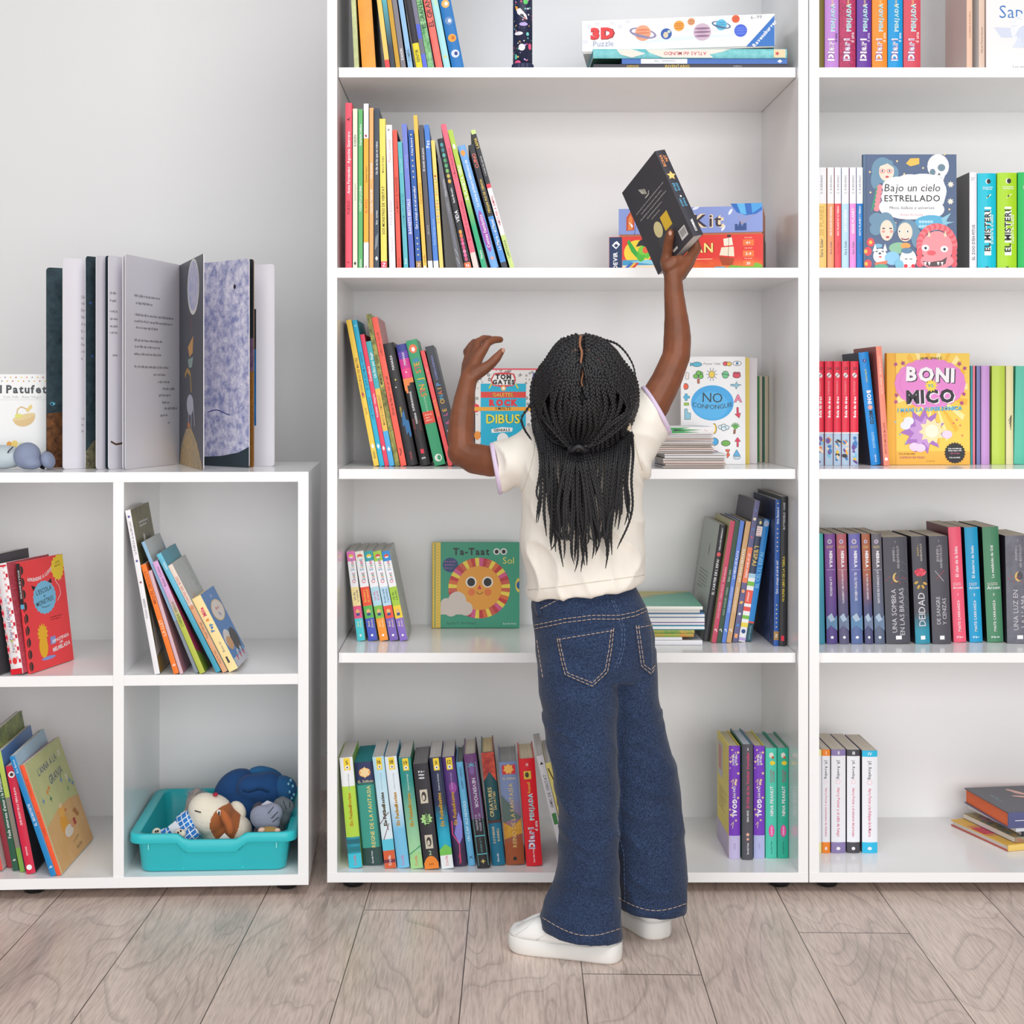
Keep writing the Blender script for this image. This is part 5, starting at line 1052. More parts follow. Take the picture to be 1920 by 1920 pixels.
def artCat(S, w_, hgt):
    U = lambda x: (x - 172) / 1205 * w_
    V = lambda y: (1098 - y) / 248 * hgt
    P = lambda *a: [(U(x), V(y)) for x, y in a]
    S.rect(U(275), V(1095), U(1372), V(853), '#f29a2c^e23a34^-.004^.04')
    S.rect(U(174), V(1095), U(275), V(853), '#1c3660').text('DEVIR', U(222), V(1020), .0135, WH, 90, .035, .03).poly(P((195, 912), (215, 890), (235, 880), (260, 905), (228, 938)), WH).poly(P((210, 912), (228, 898), (246, 912), (228, 926)), '#1c3660')
    S.ell(U(400), V(965), .028, .0255, '#f6d23c', 24).rect(U(278), V(1060), U(575), V(1018), '#3f9ac8').rect(U(278), V(1093), U(575), V(1055), '#efe0c4').poly(P((340, 1030), (480, 1015), (575, 1040), (560, 1055)), '#8fd0e4')
    S.poly(P((315, 890), (330, 870), (395, 960), (430, 985), (400, 1010), (350, 960)), '#2fa83c').poly(P((440, 1000), (520, 920), (535, 950), (480, 1010)), '#5fc43c').ell(U(425), V(985), .0085, .013, '#4fb83a').ell(U(440), V(950), .0095, .0095, '#7acb3c').ell(U(462), V(948), .006, .007, '#e8603a').poly(P((385, 925), (410, 885), (440, 868), (480, 900), (475, 930), (430, 915)), '#23212a')
    for i, c in enumerate(('#d83a3a', '#f0c23c', '#3a6ac0')): S.poly(P((390 - 22 * i, 1035), (410 - 22 * i, 1040), (360 - 24 * i, 1088), (335 - 24 * i, 1080)), c)
    S.text('CATAN', U(800), V(940), .0245, '#8a3a1c', 0, U(990) - U(600), .06).text('CATAN', U(798), V(940), .0245, '#f8e68a', 0, U(986) - U(604), .02).rect(U(620), V(1022), U(985), V(1018), '#f6dcae')
    S.poly(P((1035, 1000), (1155, 1020), (1140, 1070), (1060, 1065)), '#a8441f').poly(P((1070, 880), (1135, 870), (1145, 925), (1075, 930)), '#f4ead8').poly(P((1055, 940), (1150, 935), (1155, 1005), (1040, 995)), '#efe2cc').line(P((1112, 860), (1108, 1020)), .0008, '#6a4a2c').rect(U(1100), V(868), U(1128), V(852), '#2a2a30')
    S.poly(P((1085, 1092), (1130, 1065), (1230, 1075), (1330, 1050), (1372, 1070), (1372, 1093)), '#7ab83c').rect(U(1005), V(1092), U(1085), V(1075), '#5fb0c8')
    for y0, y1, tx in ((888, 930, '6+'), (965, 1008, '2-4'), (1035, 1075, '30')): S.rect(U(1222), V(y1), U(1305), V(y0), '#f07a3c').text(tx, U(1263), V((y0 + y1) / 2), .0052, WH, 0, None, .02)
    for y in (872, 945, 1018): S.lines(U(1235), V(y + 5), U(1295), 1, .003, '#f6d0b0', .0016, 0)
gd = 3.102; hC = .0708
card_box('board_game_box', 'red and orange game box with navy end, under the blue game box', 'board game', 1142, 1431.5, gd, ZK, hC, .2, '#e04a34', '#c83a30', -12, 0, artCat, '#4a4034', 'game boxes')
card_box('board_game_box', 'pale blue game box stacked on the red game box', 'board game', 1160, 1430.5, gd, ZK + hC + .0006, .0565, .2, '#8a9cd8', '#c8a07a', -12, 0, artKit, '#c07a50', 'game boxes')
# middle shelf: covers and piles
def artTom(S, Fr, B, t, h, ww):
    rr = random.Random(11); U = lambda x: (x - 1300) / 590 * ww; V = lambda y: (1475 - y) / 890 * h
    Fr.rect(0, 0, ww, h, '#e9e6e4')
    for i in range(230):
        u, v = rr.uniform(.002, ww - .002), rr.uniform(.002, h - .004); r = rr.uniform(.0012, .0035)
        Fr.ell(u, v, r, r, '#222226', 9).ell(u, v, r * .62, r * .62, '#ecebe8', 8).ell(u, v, r * .3, r * .3, '#222226', 6)
    for u, v, c in ((U(1310), V(950), '#e83a4a'), (U(1845), V(1140), '#f0d23c'), (U(1320), V(1200), '#f0953c'), (U(1850), V(660), '#4a5ac0')): Fr.ell(u, v, .007, .009, c, 10)
    Fr.rect(0, h - .003, ww, h, '#e8455a').rect(U(1350), 0, U(1760), V(725), '#1fb2d4')
    Fr.rect(U(1350), V(855), U(1760), V(800), '#e0473f').rect(U(1290), V(975), U(1820), V(940), '#f2a838')
    Fr.poly([(U(x), V(y)) for x, y in ((1440, 690), (1470, 630), (1530, 622), (1600, 622), (1655, 635), (1670, 690), (1650, 745), (1560, 760), (1460, 745))], '#d8404a').poly([(U(x), V(y)) for x, y in ((1452, 690), (1478, 640), (1640, 642), (1658, 690), (1640, 738), (1470, 738))], '#f3f1ee')
    Fr.text('TOM', U(1555), V(662), .0098, '#26262a', 0, .033, .06).text('GATES', U(1558), V(711), .0102, '#26262a', 0, .046, .06)
    for x in (1425, 1690): Fr.line([(U(x), V(770)), (U(x + (25 if x < 1500 else -25)), V(725))], .003, '#d8d23c')
    Fr.ell(U(1556), V(768), .0055, .0055, '#f0b04a', 12).ell(U(1556), V(768), .0035, .0035, '#f3efe8', 10)
    Fr.text('GALETES,', U(1555), V(828), .0078, '#3a2a24', 0, .078, 0).text('GALETES,', U(1554), V(827), .0074, '#f2d84a', 0, .077, 0)
    Fr.text('ROCK', U(1557), V(900), .0118, '#e0383c', 0, .07, .08).text('I MOLTS', U(1555), V(953), .0056, '#26262a', 0, .046, .02)
    Fr.text('DIBUS', U(1556), V(1050), .027, '#3f6a4a', 0, .072, .05).text('DIBUS', U(1553), V(1048), .0255, '#f0e24a', 0, .07, .015)
    Fr.poly([(U(x), V(y)) for x, y in ((1445, 1145), (1540, 1125), (1640, 1130), (1635, 1165), (1540, 1172), (1450, 1178))], '#f3f1ee').text('GENIALS', U(1542), V(1151), .0056, '#26262a', 2, .04, .03)
    Fr.ell(U(1550), V(1235), .012, .013, '#f3f1ee', 16)
face_out('paperback with black doodle border and turquoise panels, behind the bent arm', 891, 1013, 691.5, 3.16, Z_C, .02, '#2c2c30', 2, 0, front='#dedbd8', art=artTom)
def artNo(S, Fr, B, t, h, ww):
    U = lambda x: (x - 520) / 640 * ww
    V = lambda y: (1225 - y) / 1070 * h
    k = ww / 640
    e = lambda x, y, a, b, c, **q: Fr.ell(U(x), V(y), a * k, b * k, c, **q)
    def oe(x, y, a, b, c, **q): e(x, y, a + 5, b + 5, '#2e3a44', **q); e(x, y, a, b, c, **q)
    def op(pts, c): Fr.line([(U(x), V(y)) for x, y in pts + pts[:1]], 7 * k, '#2e3a44').poly([(U(x), V(y)) for x, y in pts], c)
    e(833, 615, 212, 176, '#39a8e8', n=36); e(820, 640, 170, 140, '#4fb4ee', n=30)
    Fr.text('NO', U(835), V(562), 95 * k, '#20343f', -2, None, 0, sx=1.0).text('CONFONGUIS', U(833), V(655), 78 * k, '#20343f', 0, 395 * k, 0, arc=-28 * k)
    oe(680, 232, 46, 20, '#4fb8d8'); op([(615, 215), (640, 232), (615, 250)], '#4fb8d8')
    Fr.text('Poster Vidal', U(828), V(225), 24 * k, '#5a6068', 0, 165 * k, 0, shear=.15)
    oe(965, 225, 24, 18, '#e8455a'); oe(1000, 228, 22, 18, '#f0c84a'); oe(1080, 222, 40, 20, WH); e(1080, 222, 14, 14, '#3f7fa8')
    for a, b in ((690, 340), (715, 325), (668, 350), (720, 352), (695, 318)): oe(a, b, 22, 20, '#6fbf4a', n=10)
    op([(686, 375), (702, 375), (704, 420), (686, 420)], '#c0643c')
    for i in range(10): a = i * .628; Fr.line([(U(828 + 34 * math.cos(a)), V(332 + 40 * math.sin(a))), (U(828 + 56 * math.cos(a)), V(332 + 66 * math.sin(a)))], 5 * k, '#2e3a44')
    oe(828, 332, 26, 32, '#f2cf4a'); oe(963, 335, 30, 34, '#6fc88a'); Fr.line([(U(922), V(325)), (U(1004), V(340))], 6 * k, '#2e3a44')
    oe(1060, 325, 18, 15, '#e0405a'); oe(1090, 325, 18, 15, '#e0405a'); oe(1075, 345, 36, 20, '#e0405a')
    op([(1015, 430), (1060, 432), (1075, 405), (1080, 430), (1118, 435), (1082, 450), (1070, 478), (1060, 450), (1018, 445)], '#8fc4d8')
    oe(568, 452, 24, 28, '#e8603c'); op([(562, 525), (582, 525), (582, 548), (606, 548), (606, 568), (582, 568), (582, 592), (562, 592), (562, 568), (544, 568), (544, 548), (562, 548)], '#4fb8e0')
    op([(548, 616), (598, 616), (598, 638), (548, 638)], '#9ac84a'); op([(558, 675), (584, 675), (584, 715), (615, 715), (615, 778), (558, 778)], '#8fc8dc')
    Fr.text('A', U(1088), V(570), 66 * k, '#6a2a3c', 0, None, .07).text('A', U(1088), V(570), 66 * k, '#f08aa8', 0, None, .03)
    op([(1076, 660), (1090, 660), (1092, 725), (1112, 715), (1098, 764), (1056, 725), (1076, 728)], '#e8305a')
    op([(1076, 1050), (1090, 1050), (1090, 995), (1110, 998), (1082, 958), (1056, 998), (1076, 995)], '#e8305a')
    oe(850, 870, 22, 48, '#f0c83c'); e(838, 868, 20, 42, WH); oe(850, 1000, 40, 36, '#3fa8e0')
    for a, b in ((915, 855), (945, 845), (975, 860), (945, 872)): oe(a, b, 22, 18, '#d8eaf2', n=10)
    for i in range(7): a = .2 + i * .45; Fr.line([(U(1060), V(855)), (U(1060 + 45 * math.cos(a)), V(855 - 45 * math.sin(a)))], 10 * k, '#4f9a4a')
    op([(1046, 880), (1062, 880), (1058, 920), (1042, 920)], '#a8643c'); e(1062, 858, 22, 18, '#5fae4a')
    oe(965, 1015, 42, 26, '#6fae4a'); oe(1075, 1110, 6, 6, '#5fa8d8'); op([(1072, 1080), (1108, 1140), (1040, 1140)], '#5fb0e0'); op([(1040, 1150), (1112, 1150), (1100, 1172), (1052, 1172)], '#c8e0ec')
    op([(965, 1078), (1005, 1078), (990, 1110), (1005, 1130), (980, 1162), (975, 1125), (988, 1098), (965, 1096)], '#e8603c'); op([(830, 1085), (885, 1095), (880, 1115), (830, 1112)], '#e0405a'); op([(575, 310), (600, 320), (595, 380), (565, 375)], '#f0e4e0')
face_out('white cover with doodle icons and a blue oval, face out by the right panel', 1277, 1397.5, 669, 3.215, Z_C, .012, '#f0dcd8', .8, -1, front='#f3f3f5', back='#f3f3f5', art=artNo, hard=True)
g = 'books behind the white icon cover'
face_out('yellow and red edged book right behind the white icon cover', 1296, 1405, 671, 3.232, Z_C, .012, '#f0c83c', .5, -1, front='#e8cf5a', back='#d8303c', group=g, pages='#e0413c')
face_out('thick pale book with a grey page block, behind the white icon cover', 1315, 1420, 672, 3.25, Z_C, .03, '#eceaec', .5, -1, front='#e9e7ea', back='#d9c8a8', group=g, pages='#d4d2d6')
g = 'cream board books'
GS = lambda c: (lambda S, Fr, B, t, h, ww: S.rect(0, .001, t * .36, h - .001, c))
spine_out('cream board book with bright green cover edge, left of the pair', 1421, 1429.6, 1421, 705, 3.305, Z_C, .08, '#ddd2bd', back='#3a8f4a', front='#e0d6c4', pages='#ddd2bd', group=g, bulge=.0008, art=GS('#3a8f4a'))
spine_out('cream board book with dark green cover edge, right of the pair', 1430.2, 1441, 1430.2, 705.5, 3.31, Z_C, .08, '#d4c7ae', back='#27685a', front='#d8ccb6', pages='#d2c6ae', group=g, bulge=.0008, art=GS('#27685a'))
# magazines
g = 'thin magazines in the pile'
rr = random.Random(21); d = 3.036; z = Z_C
nm = ('lowest', 'second', 'third', 'fourth', 'fifth', 'sixth', 'seventh', 'eighth', 'ninth', 'tenth', 'eleventh', 'twelfth', 'thirteenth', 'fourteenth', 'fifteenth', 'sixteenth')
cl = ['#d8a08a', '#cfd0d4', '#e0d8d0', '#a89a8a', '#d8d6d8', '#c8b49a', '#8a8698']
for i in range(16):
    low = i < 6; x0, x1 = (1245, 1361) if low else (1226 - i * .5, 1337); t = (.0042 if low else .0030)
    dx = rr.uniform(-2.5, 2.5)
    flat('thin stapled magazine in the white pile, %s from the shelf up' % nm[i], x0 + dx, 0, d + .004 + rr.uniform(0, .006), z, t, (x1 - x0) / F * d, .155, rr.uniform(-1.5, 1.5), rr.choice(['#dcd8d8', '#c8c0bc', '#e4e2e4', '#b4a8a0', '#d8c4bc']), group=g, name='magazine', cat='magazine', back=rr.choice(cl), front=rr.choice(cl), pages='#dedbdb', bulge=t * .25)
    z += t + .0008
flat('white flat book with green grass drawing, on top of the magazine pile', 1250, 0, d + .004, z, .0148, 88 / F * d, .15, 1, '#eceaec', back='#e6e3e0', front='#dfe4dc', art=lambda S, Fr, B, t, h, ww: (S.poly([(t * .1, h * .0), (t * .1, h * .5), (t * .3, h * .3), (t * .4, h * .75), (t * .6, h * .35), (t * .75, h * .7), (t * .9, h * .0)], '#2f9a50'), S.poly([(t * .3, h * .15), (t * .45, h * .4), (t * .6, h * .15)], '#26382c'), S.line([(t * .3, h * .8), (t * .6, h * .84), (t * .4, h * .88)], t * .05, '#c8a89a')), bulge=.001)
# fourth shelf: sun cover and flat pile
def artSun(S, Fr, B, t, h, ww):
    U = lambda x: (x - 988) / 764 * ww
    V = lambda y: (930 - y) / 752 * h
    k = ww / 764
    Fr.rect(0, 0, U(1058), h, '#efcb54')
    for i in range(30): Fr.rect(U(1000), h * (i + .3) / 30, U(1050), h * (i + .62) / 30, '#e0b848')
    Fr.text('Ta-Taat', U(1328), V(258), 62 * k, '#22242a', 0, 320 * k, .03)
    for x in (1552, 1614): Fr.ell(U(x), V(259), 30 * k, 29 * k, '#e4e4e0').ell(U(x), V(260), 17 * k, 18 * k, '#232529')
    Fr.text('Sol', U(1655), V(337), 58 * k, '#e9df62', 0, None, -.002, sx=1.05)
    Fr.ell(U(1145), V(377), 68 * k, 64 * k, '#2c4a78', 28).lines(U(1095), V(352), U(1195), 3, 28 * k, '#b06a9a', 9 * k, .3)
    cs = ['#f2d94e', '#d2604a', '#c23a44', '#d8588e', '#f2d94e', '#c9383c', '#e0703c']
    n = 44
    for i in range(n):
        a0, a1 = 2 * math.pi * i / n, 2 * math.pi * (i + 1) / n
        f = lambda a, r: (U(1398) + r * k * math.cos(a), V(580) + r * k * .975 * math.sin(a))
        Fr.poly([f(a0, 195), f(a0, 272), f(a1, 272), f(a1, 195)], cs[i % 7])
    Fr.ell(U(1398), V(580), 197 * k, 192 * k, '#eda23c', 40)
    for x in (1327, 1472): Fr.ell(U(x), V(527), 48 * k, 48 * k, '#efeae2').ell(U(x), V(528), 35 * k, 37 * k, '#23211f')
    for x in (1331, 1474): Fr.ell(U(x), V(616), 31 * k, 31 * k, '#e8783c')
    Fr.poly([(U(1382), V(590)), (U(1420), V(590)), (U(1402), V(548))], '#d83a44').line([(U(1402 + 26 * math.sin(math.radians(q))), V(608 + 25 * math.cos(math.radians(q)))) for q in range(-80, 81, 20)], 5 * k, '#4a2c24')
    for x, y, r in ((1110, 720, 52), (1205, 690, 80), (1280, 760, 62), (1150, 770, 60)): Fr.ell(U(x), V(y), r * k, r * k, '#d9ccc2')
    Fr.rect(U(1058), V(812), U(1300), V(735), '#d9ccc2')
    Fr.ell(ww - .0005, V(555), 33 * k, 62 * k, '#f0cf4a', 16, 90, 270).ell(ww - .0005, V(555), 24 * k, 34 * k, '#2a5a9a', 12, 90, 270)
    Fr.text('Ingela P. Arrhenius', U(1240), V(886), 24 * k, '#2c5a4c', 0, 330 * k, -.006, shear=.25).text('Estrella Polar', U(1668), V(892), 17 * k, '#e8f0ea', 0, 118 * k, 0)
face_out('square green board book with a smiling sun, standing alone on its shelf', 811, 974, 1018.5, 3.335, Z_D, .016, '#e6c24e', 3, 0, front='#3f9d7e', back='#3f9d7e', hard=True, art=artSun, name='board_book')
g = 'picture books lying flat on the fourth shelf'
z = Z_D; d = 3.11
for nm_, x1, ya, yb, c, pg, bk in (('white lowest book with a tiny mark', 1317, 1203, 1211.6, '#e3e2ea', '#ecebf0', '#dcdbe4'), ('thin white book, second from the bottom', 1279, 1197.5, 1203, '#d9d9e2', '#ecebf0', '#2e2b33'), ('orange and green printed thin book, third from the bottom', 1301, 1191, 1197, '#8ab04a~d8863c~60', '#e8e6e2', '#7aa45a'), ('leafy green thin book, fourth from the bottom', 1302, 1184.5, 1191, '#5f9a4a~c8a84a~60', '#e4e4da', '#86b05a'), ('aqua edged book under the purple one', 1321, 1175.5, 1183.5, '#3fa6b8', '#eceaf2', '#62b6c8'), ('thin purple edged book in the middle', 1321, 1170.5, 1175.5, '#8a6ab4', '#e4def0', '#8a6ab4'), ('teal edged book with small white marks', 1321, 1162, 1170.3, '#2fa0a4', '#e6eef0', '#3a8fa8'), ('blue edged book, third from the top', 1321, 1154, 1162, '#2c74ac', '#eef0f6', '#2a6aa0'), ('dark edged book with white pages, second from the top', 1312, 1145.5, 1154, '#4c4a52', '#f0eff2', '#5a6a4a')):
    t = (yb - ya) / F * d
    flat('%s, flat pile beside the hip' % nm_, 1150, 0, d, z, t, (x1 - 1150) / F * d, .18, 0, '#e8e8ee' if 'white' in nm_ else c, group=g, hard=True, back=c, front=c, pages=pg, bulge=.0005,
         art=(lambda S, Fr, B, t, h, ww: S.rect(t * .25, 0, t * .85, h, '#f0eff4')) if 'edged' in nm_ else None)
    z += t + .0006
flat('teal landscape picture book on top of the flat pile beside the hip', 1150, 0, d - .02, z, .0065, (1317 - 1150) / F * (d - .02), .235, -1.5, '#efeee8', back='#6fb8a0', front='#b9c46a', group=g, bulge=.0005, pages='#f2f0ea',
     art=lambda S, Fr, B, t, h, ww: B.poly([(ww * .02, h * .01), (ww * .3, h * .01), (ww * .34, h * .4), (ww * .24, h * .6), (ww * .02, h * .99)], '#c9c070').poly([(ww * .3, h * .01), (ww * .55, h * .01), (ww * .5, h * .35), (ww * .38, h * .55), (ww * .3, h * .3)], '#b8b08c').rect(ww * .0, 0, ww * .03, h, '#dcd45a'))
# ---------------------------------------------------------------- low cabinet: books in the cubbies
def cub(desc, w, x0b, x1b, x0t, yt, yb, zs, spine, wd=.2, yaw=LA, g=None, **k):
    d = max(cab_d((x0b + x1b) / 2) + .004, (H - zs) * F / (yb - CY))
    return spine_out(desc + w, x0b, x1b, x0t, yt, d, zs, wd, spine, yaw=yaw, group=g, **k)
g = 'books in the upper left cubby'; w = ', upper left cubby'
z1, z2 = LZ[1], LZ[2]
cub('dark grey book with pale spine picture, cut by the frame', w, -22, 0.5, -46, 1046, 1268, z1, seg('#6a6266', .16, '#efe4d8', .38, '#54525a'), .17, yaw=-10, g=g, front='#4a484e', art=lambda S, Fr, B, t, h, ww: S.ell(t * .6, h * .3, t * .3, h * .05, '#e8a04a').text('bruixa', t * .5, h * .08, t * .3, '#e8603c', 90))
def artGing(S, Fr, B, t, h, ww):
    for j in range(16):
        for i, u in enumerate((.0, .82)):
            if j % 2 == 0: S.rect(t * u, h * (.1 + .055 * j), t * (u + .18), h * (.1 + .055 * (j + .6)), '#d8203c' if i else '#e0304a')
            S.rect(t * (.0 if i == 0 else .64), h * (.1 + .055 * (j + .6)), t * (.18 if i == 0 else .82), h * (.1 + .055 * (j + 1)), '#f0a0a4')
    S.rect(0, 0, t, h * .05, '#e01f30').rect(0, h * .97, t, h * .985, '#e01f30').text('Diari del Guapo', t * .5, h * .46, t * .32, '#3a4a8a', 90, h * .3, 0).text('Agustí', t * .5, h * .24, t * .22, '#6a6a7a', 90, h * .1, 0).ell(t * .5, h * .12, t * .2, h * .03, '#e8403c').star(t * .5, h * .3, t * .16, '#b8c04a', 4).text('Lidia', t * .5, h * .66, t * .18, '#3f9ac8', 90, h * .07, 0)
cub('red and white gingham spine', w + ' beside the red cover', 21.5, 47, -14, 1060, 1266, z1, '#f3eef0', .165, yaw=-13, g=g, front='#a83a4c~d86a78~260', art=artGing, hard=True)
def artEsc(S, Fr, B, t, h, ww):
    for i in range(9): S.ell(t * .98, h * (.06 + .105 * i), t * .34, h * .042, '#36332e', 12, 90, 270)
    S.rect(0, h * .62, t, h * .99, '#2e2b2e').text('ESCOLA DE MONSTRES', t * .5, h * .8, t * .45, '#e8e4e4', -90, h * .3).rect(0, h * .58, t, h * .62, '#5cb0d8')
    k = ww / 100
    for i in range(9): Fr.ell(.0008, h * (.06 + .108 * i), 5.5 * k, h * .042, '#36332e', 14, -90, 90)
    Fr.text('APRENDRE A LLEGIR', ww * .43, h * .825, h * .034, WH, 8, ww * .6, .03, arc=-.009)
    n = 40; pts = []
    for i in range(n): a = 2 * math.pi * i / n; r = 1 if i % 2 else .94; pts.append((ww * .475 + ww * .27 * r * math.cos(a), h * .64 + h * .155 * r * math.sin(a)))
    Fr.poly(pts, '#7cc6ea').poly([(ww * .2, h * .77), (ww * .3, h * .75), (ww * .23, h * .72)], '#26242a').poly([(ww * .66, h * .8), (ww * .58, h * .77), (ww * .68, h * .755)], '#26242a')
    for tx, v, s in (("L'ESCOLA", .705, .042), ('de', .655, .024), ('MONSTRES', .605, .042)): Fr.text(tx, ww * .47, h * v, h * s, '#2b3a44', 6, ww * .4, .01)
    Fr.line([(ww * (.475 + .1 * math.sin(math.radians(q))), h * (.57 - .02 * math.cos(math.radians(q)))) for q in range(-80, 81, 20)], .0012, '#2b3a44')
    Fr.line([(ww * x, h * y) for x, y in ((.76, .58), (.86, .64), (.84, .71), (.76, .77), (.79, .82), (.87, .8), (.88, .76))], .0018, '#f3dcdc')
    Fr.star(ww - .0265, h - .0265, .026, '#f6dc3c', 14, .84).rect(ww - .0265, h - .0265, ww - .0003, h - .0003, '#f6dc3c').text('LLETRA', ww - .024, h * .935, h * .016, '#4a4424', 6).text('MAJÚSCULA', ww - .024, h * .905, h * .014, '#4a4424', 6)
    # furry yellow plant pot shape in place of the book's own character
    Fr.star(ww * .34, h * .32, ww * .13, '#f2bc2c', 13, .72).ell(ww * .33, h * .2, ww * .1, h * .1, '#f2bc2c').rect(ww * .5, h * .2, ww * .62, h * .27, '#8fa0e0').ell(ww * .42, h * .09, ww * .16, h * .016, '#8fa0e0')
    Fr.text('EMPASTIFADA', ww * .74, h * .235, h * .03, WH, 5, ww * .4, .04).text('AMB', ww * .74, h * .2, h * .02, WH, 5, None, .03).text('MELMELADA', ww * .74, h * .16, h * .036, WH, 5, ww * .42, .04).lines(ww * .55, h * .44, ww * .84, 2, h * .022, '#7a2a2a', h * .008, .2)
cub('bright red cover with black scallops and a pale blue circle', w + ', front one', 52.5, 60.5, 27, 1056, 1264, z1, '#e8434a', .165, yaw=-14, g=g, front='#f4484c', art=artEsc)
g = 'books fanned in the upper right cubby'; w = ', upper right cubby'
def artKD(S, Fr, B, t, h, ww):
    Fr.lines(ww * .3, h * .9, ww * .8, 2, h * .022, WH, h * .01, .3).ell(ww * .45, h * .78, ww * .06, h * .05, '#e6e0d8').poly([(ww * .02, h * .1), (ww * .3, h * .13), (ww * .1, h * .4)], '#d8c4bc').rect(ww * .02, 0, ww * .5, h * .1, '#a8823c')
    S.star(t * .5, h * .96, t * .35, '#4a3f9a').text('La FUERZA de las BRUJAS', t * .5, h * .83, t * .42, '#6a6470', 90, h * .2, 0).text('VIVIAN GEEBER', t * .5, h * .4, t * .4, '#7a747c', 90, h * .16, 0).star(t * .5, h * .56, t * .3, '#8a3a4a').star(t * .5, h * .69, t * .34, '#4a3f9a')
cub('tall white spine with olive painted cover, leftmost leaning book', w, 290, 300.5, 235, 957.6, 1265, z1, '#f0eef2', .215, g=g, front='#7d7a48~5a5236~60', art=artKD)
cub('orange spine', w + ' beside the tall white spine', 326, 336.5, 262, 1059.5, 1265, z1, '#fb7d25', .15, g=g, front='#e8702a', back='#3a3028', texts=[('MIQUEL DESCLOT', .64, .94, '#a84a14', .6), ('LA LLET', .34, .5, '#f6d8c0', .6), ('b', .06, .1, WH, .6)])
cub('thin pale pink edged book with peach painted cover', w, 337.5, 344.5, 272.5, 1071, 1266, z1, '#d9b6c0', .16, g=g, front='#c98f84~b8788a~30')
cub('thin blue-grey spine with pale cover showing, tallest behind', w, 366.5, 373.5, 255, 1017, 1263, z1, seg('#8a96a4', .4, '#8fb8d8'), .19, g=g, front='#bcc4c6', art=lambda S, Fr, B, t, h, ww: Fr.text('Lulú', ww * .55, h * .88, h * .03, '#9a9c98', 0).poly([(ww * .8, h * .8), (ww * .95, h * .95), (ww * .98, h * .78)], '#7fb0dc'))
cub('lime and lilac spine with a crimson and black cover', w, 375, 386.5, 279, 1054.6, 1266, z1, '#b8c24a^d9a8d8^.12^.19', .17, g=g, front='#3c3a3c', texts=[("L'HERBA VERDA", .42, .64, '#5a6a2a', .55), ('Bufalo Comics', .78, .95, '#7a4a7a', .45)], art=lambda S, Fr, B, t, h, ww: Fr.poly([(0, h * .2), (ww * .35, h * .12), (0, h * .88)], '#b83a64').poly([(0, 0), (ww * .5, 0), (ww * .35, h * .12), (0, h * .2)], '#7a9a2c'))
cub('turquoise spine with turquoise painted cover top', w, 405.5, 416.5, 286, 1040, 1262, z1, '#3f9fbc^69c0dc^.1^.2', .19, g=g, front='#3f9ab0', back='#2c4a58', texts=[('Lluna', .84, .95, '#d8f0f6', .5)])
cub('peach spine with pale grey cover', w, 418, 428.5, 304, 1061, 1262, z1, seg('#dfa67c', .62, '#ead9cc'), .18, g=g, front='#c6c9c4~b8bfc0~20', texts=[('ELS CONTES DEL BOSC', .58, .9, '#c0604a', .5), ('Roger Fabrega', .3, .48, '#8a5a3c', .4), ('Hetty G. Vives', .08, .2, '#7a5034', .45)], art=lambda S, Fr, B, t, h, ww: Fr.text('LA', ww * .72, h * .8, h * .03, '#98a0a4', 0).text('FO', ww * .8, h * .73, h * .03, '#98a0a4', 0).poly([(ww * .1, h * .2), (ww * .3, h * .75), (ww * .6, h * .3)], '#d8b8a0'))
def artPep(S, Fr, B, t, h, ww):
    S.text('Pep', t * .45, h * .58, t * .36, '#2f78b8', 90, h * .12, .05).text('&', t * .45, h * .69, t * .34, '#e8803a', 90, None, .04).text('Mila', t * .45, h * .8, t * .36, '#d8406a', 90, h * .13, .05).text('Bona nit', t * .5, h * .32, t * .24, '#2c4a78', 90, h * .17, 0).lines(t * .35, h * .12, t * .65, 1, .01, '#3a3a44', h * .06, 0)
    Fr.text('Sara', ww * .55, h * .92, h * .05, WH, 0, None, -.005).ell(ww * .55, h * .72, ww * .4, h * .14, '#efd08a').ell(ww * .55, h * .72, ww * .36, h * .125, '#efe4dc').text('Bona nit', ww * .55, h * .75, h * .04, '#d8505a', 0, ww * .5, .02).text('Pep', ww * .55, h * .67, h * .05, '#6a78b0', 0, ww * .5, .02).rect(0, h * .0, ww, h * .12, '#cfd2dc')
    Fr.ell(ww * .3, h * .35, ww * .25, h * .13, '#e8e4e2').ell(ww * .68, h * .3, ww * .25, h * .15, '#4c4a4c').ell(ww * .28, h * .3, ww * .18, h * .09, '#dcaa7a')
    for i in range(8): Fr.star(ww * (.3 + .08 * i), h * (.1 + .03 * (i % 3)), ww * .06, ('#e0506a', '#8ac0dc', '#f0ece8')[i % 3], 5)
cub('thick cream spine with colourful title and blue cover, rightmost leaning book', w, 430, 451.5, 353.5, 1124, 1261, z1, '#fadfa0', .145, yaw=0, g=g, front='#5f8fcc', hard=True, pages='#e6dac2', art=artPep, bulge=.0008)
g = 'books leaning in the lower left cubby'; w = ', lower left cubby'
cub('coral spine cut by the frame edge', w, -14, 6, -62, 1400, 1636, z2, '#dc4a44', .2, g=g, front='#e8deda')
cub('dark red spine second from the frame edge', w, 8, 22, -44, 1390, 1628, z2, '#a83a48', .2, g=g, front='#8a2a34')
cub('dark green spine with white title', w, 24.5, 36, -22, 1377, 1634, z2, '#285a44', .22, g=g, front='#5a6a3a~9aa85a~40', texts=[("Faula amorosa d'amor i la Fantasia", .2, .72, WH, .5), ('b', .06, .1, WH, .5)])
cub('thin lime and grey edged book with blue cover top', w, 38, 47.5, -8, 1410, 1636, z2, seg('#7fae4a', .2, '#8a8478', .62, '#b8cf5a'), .24, g=g, front='#6a96d4')
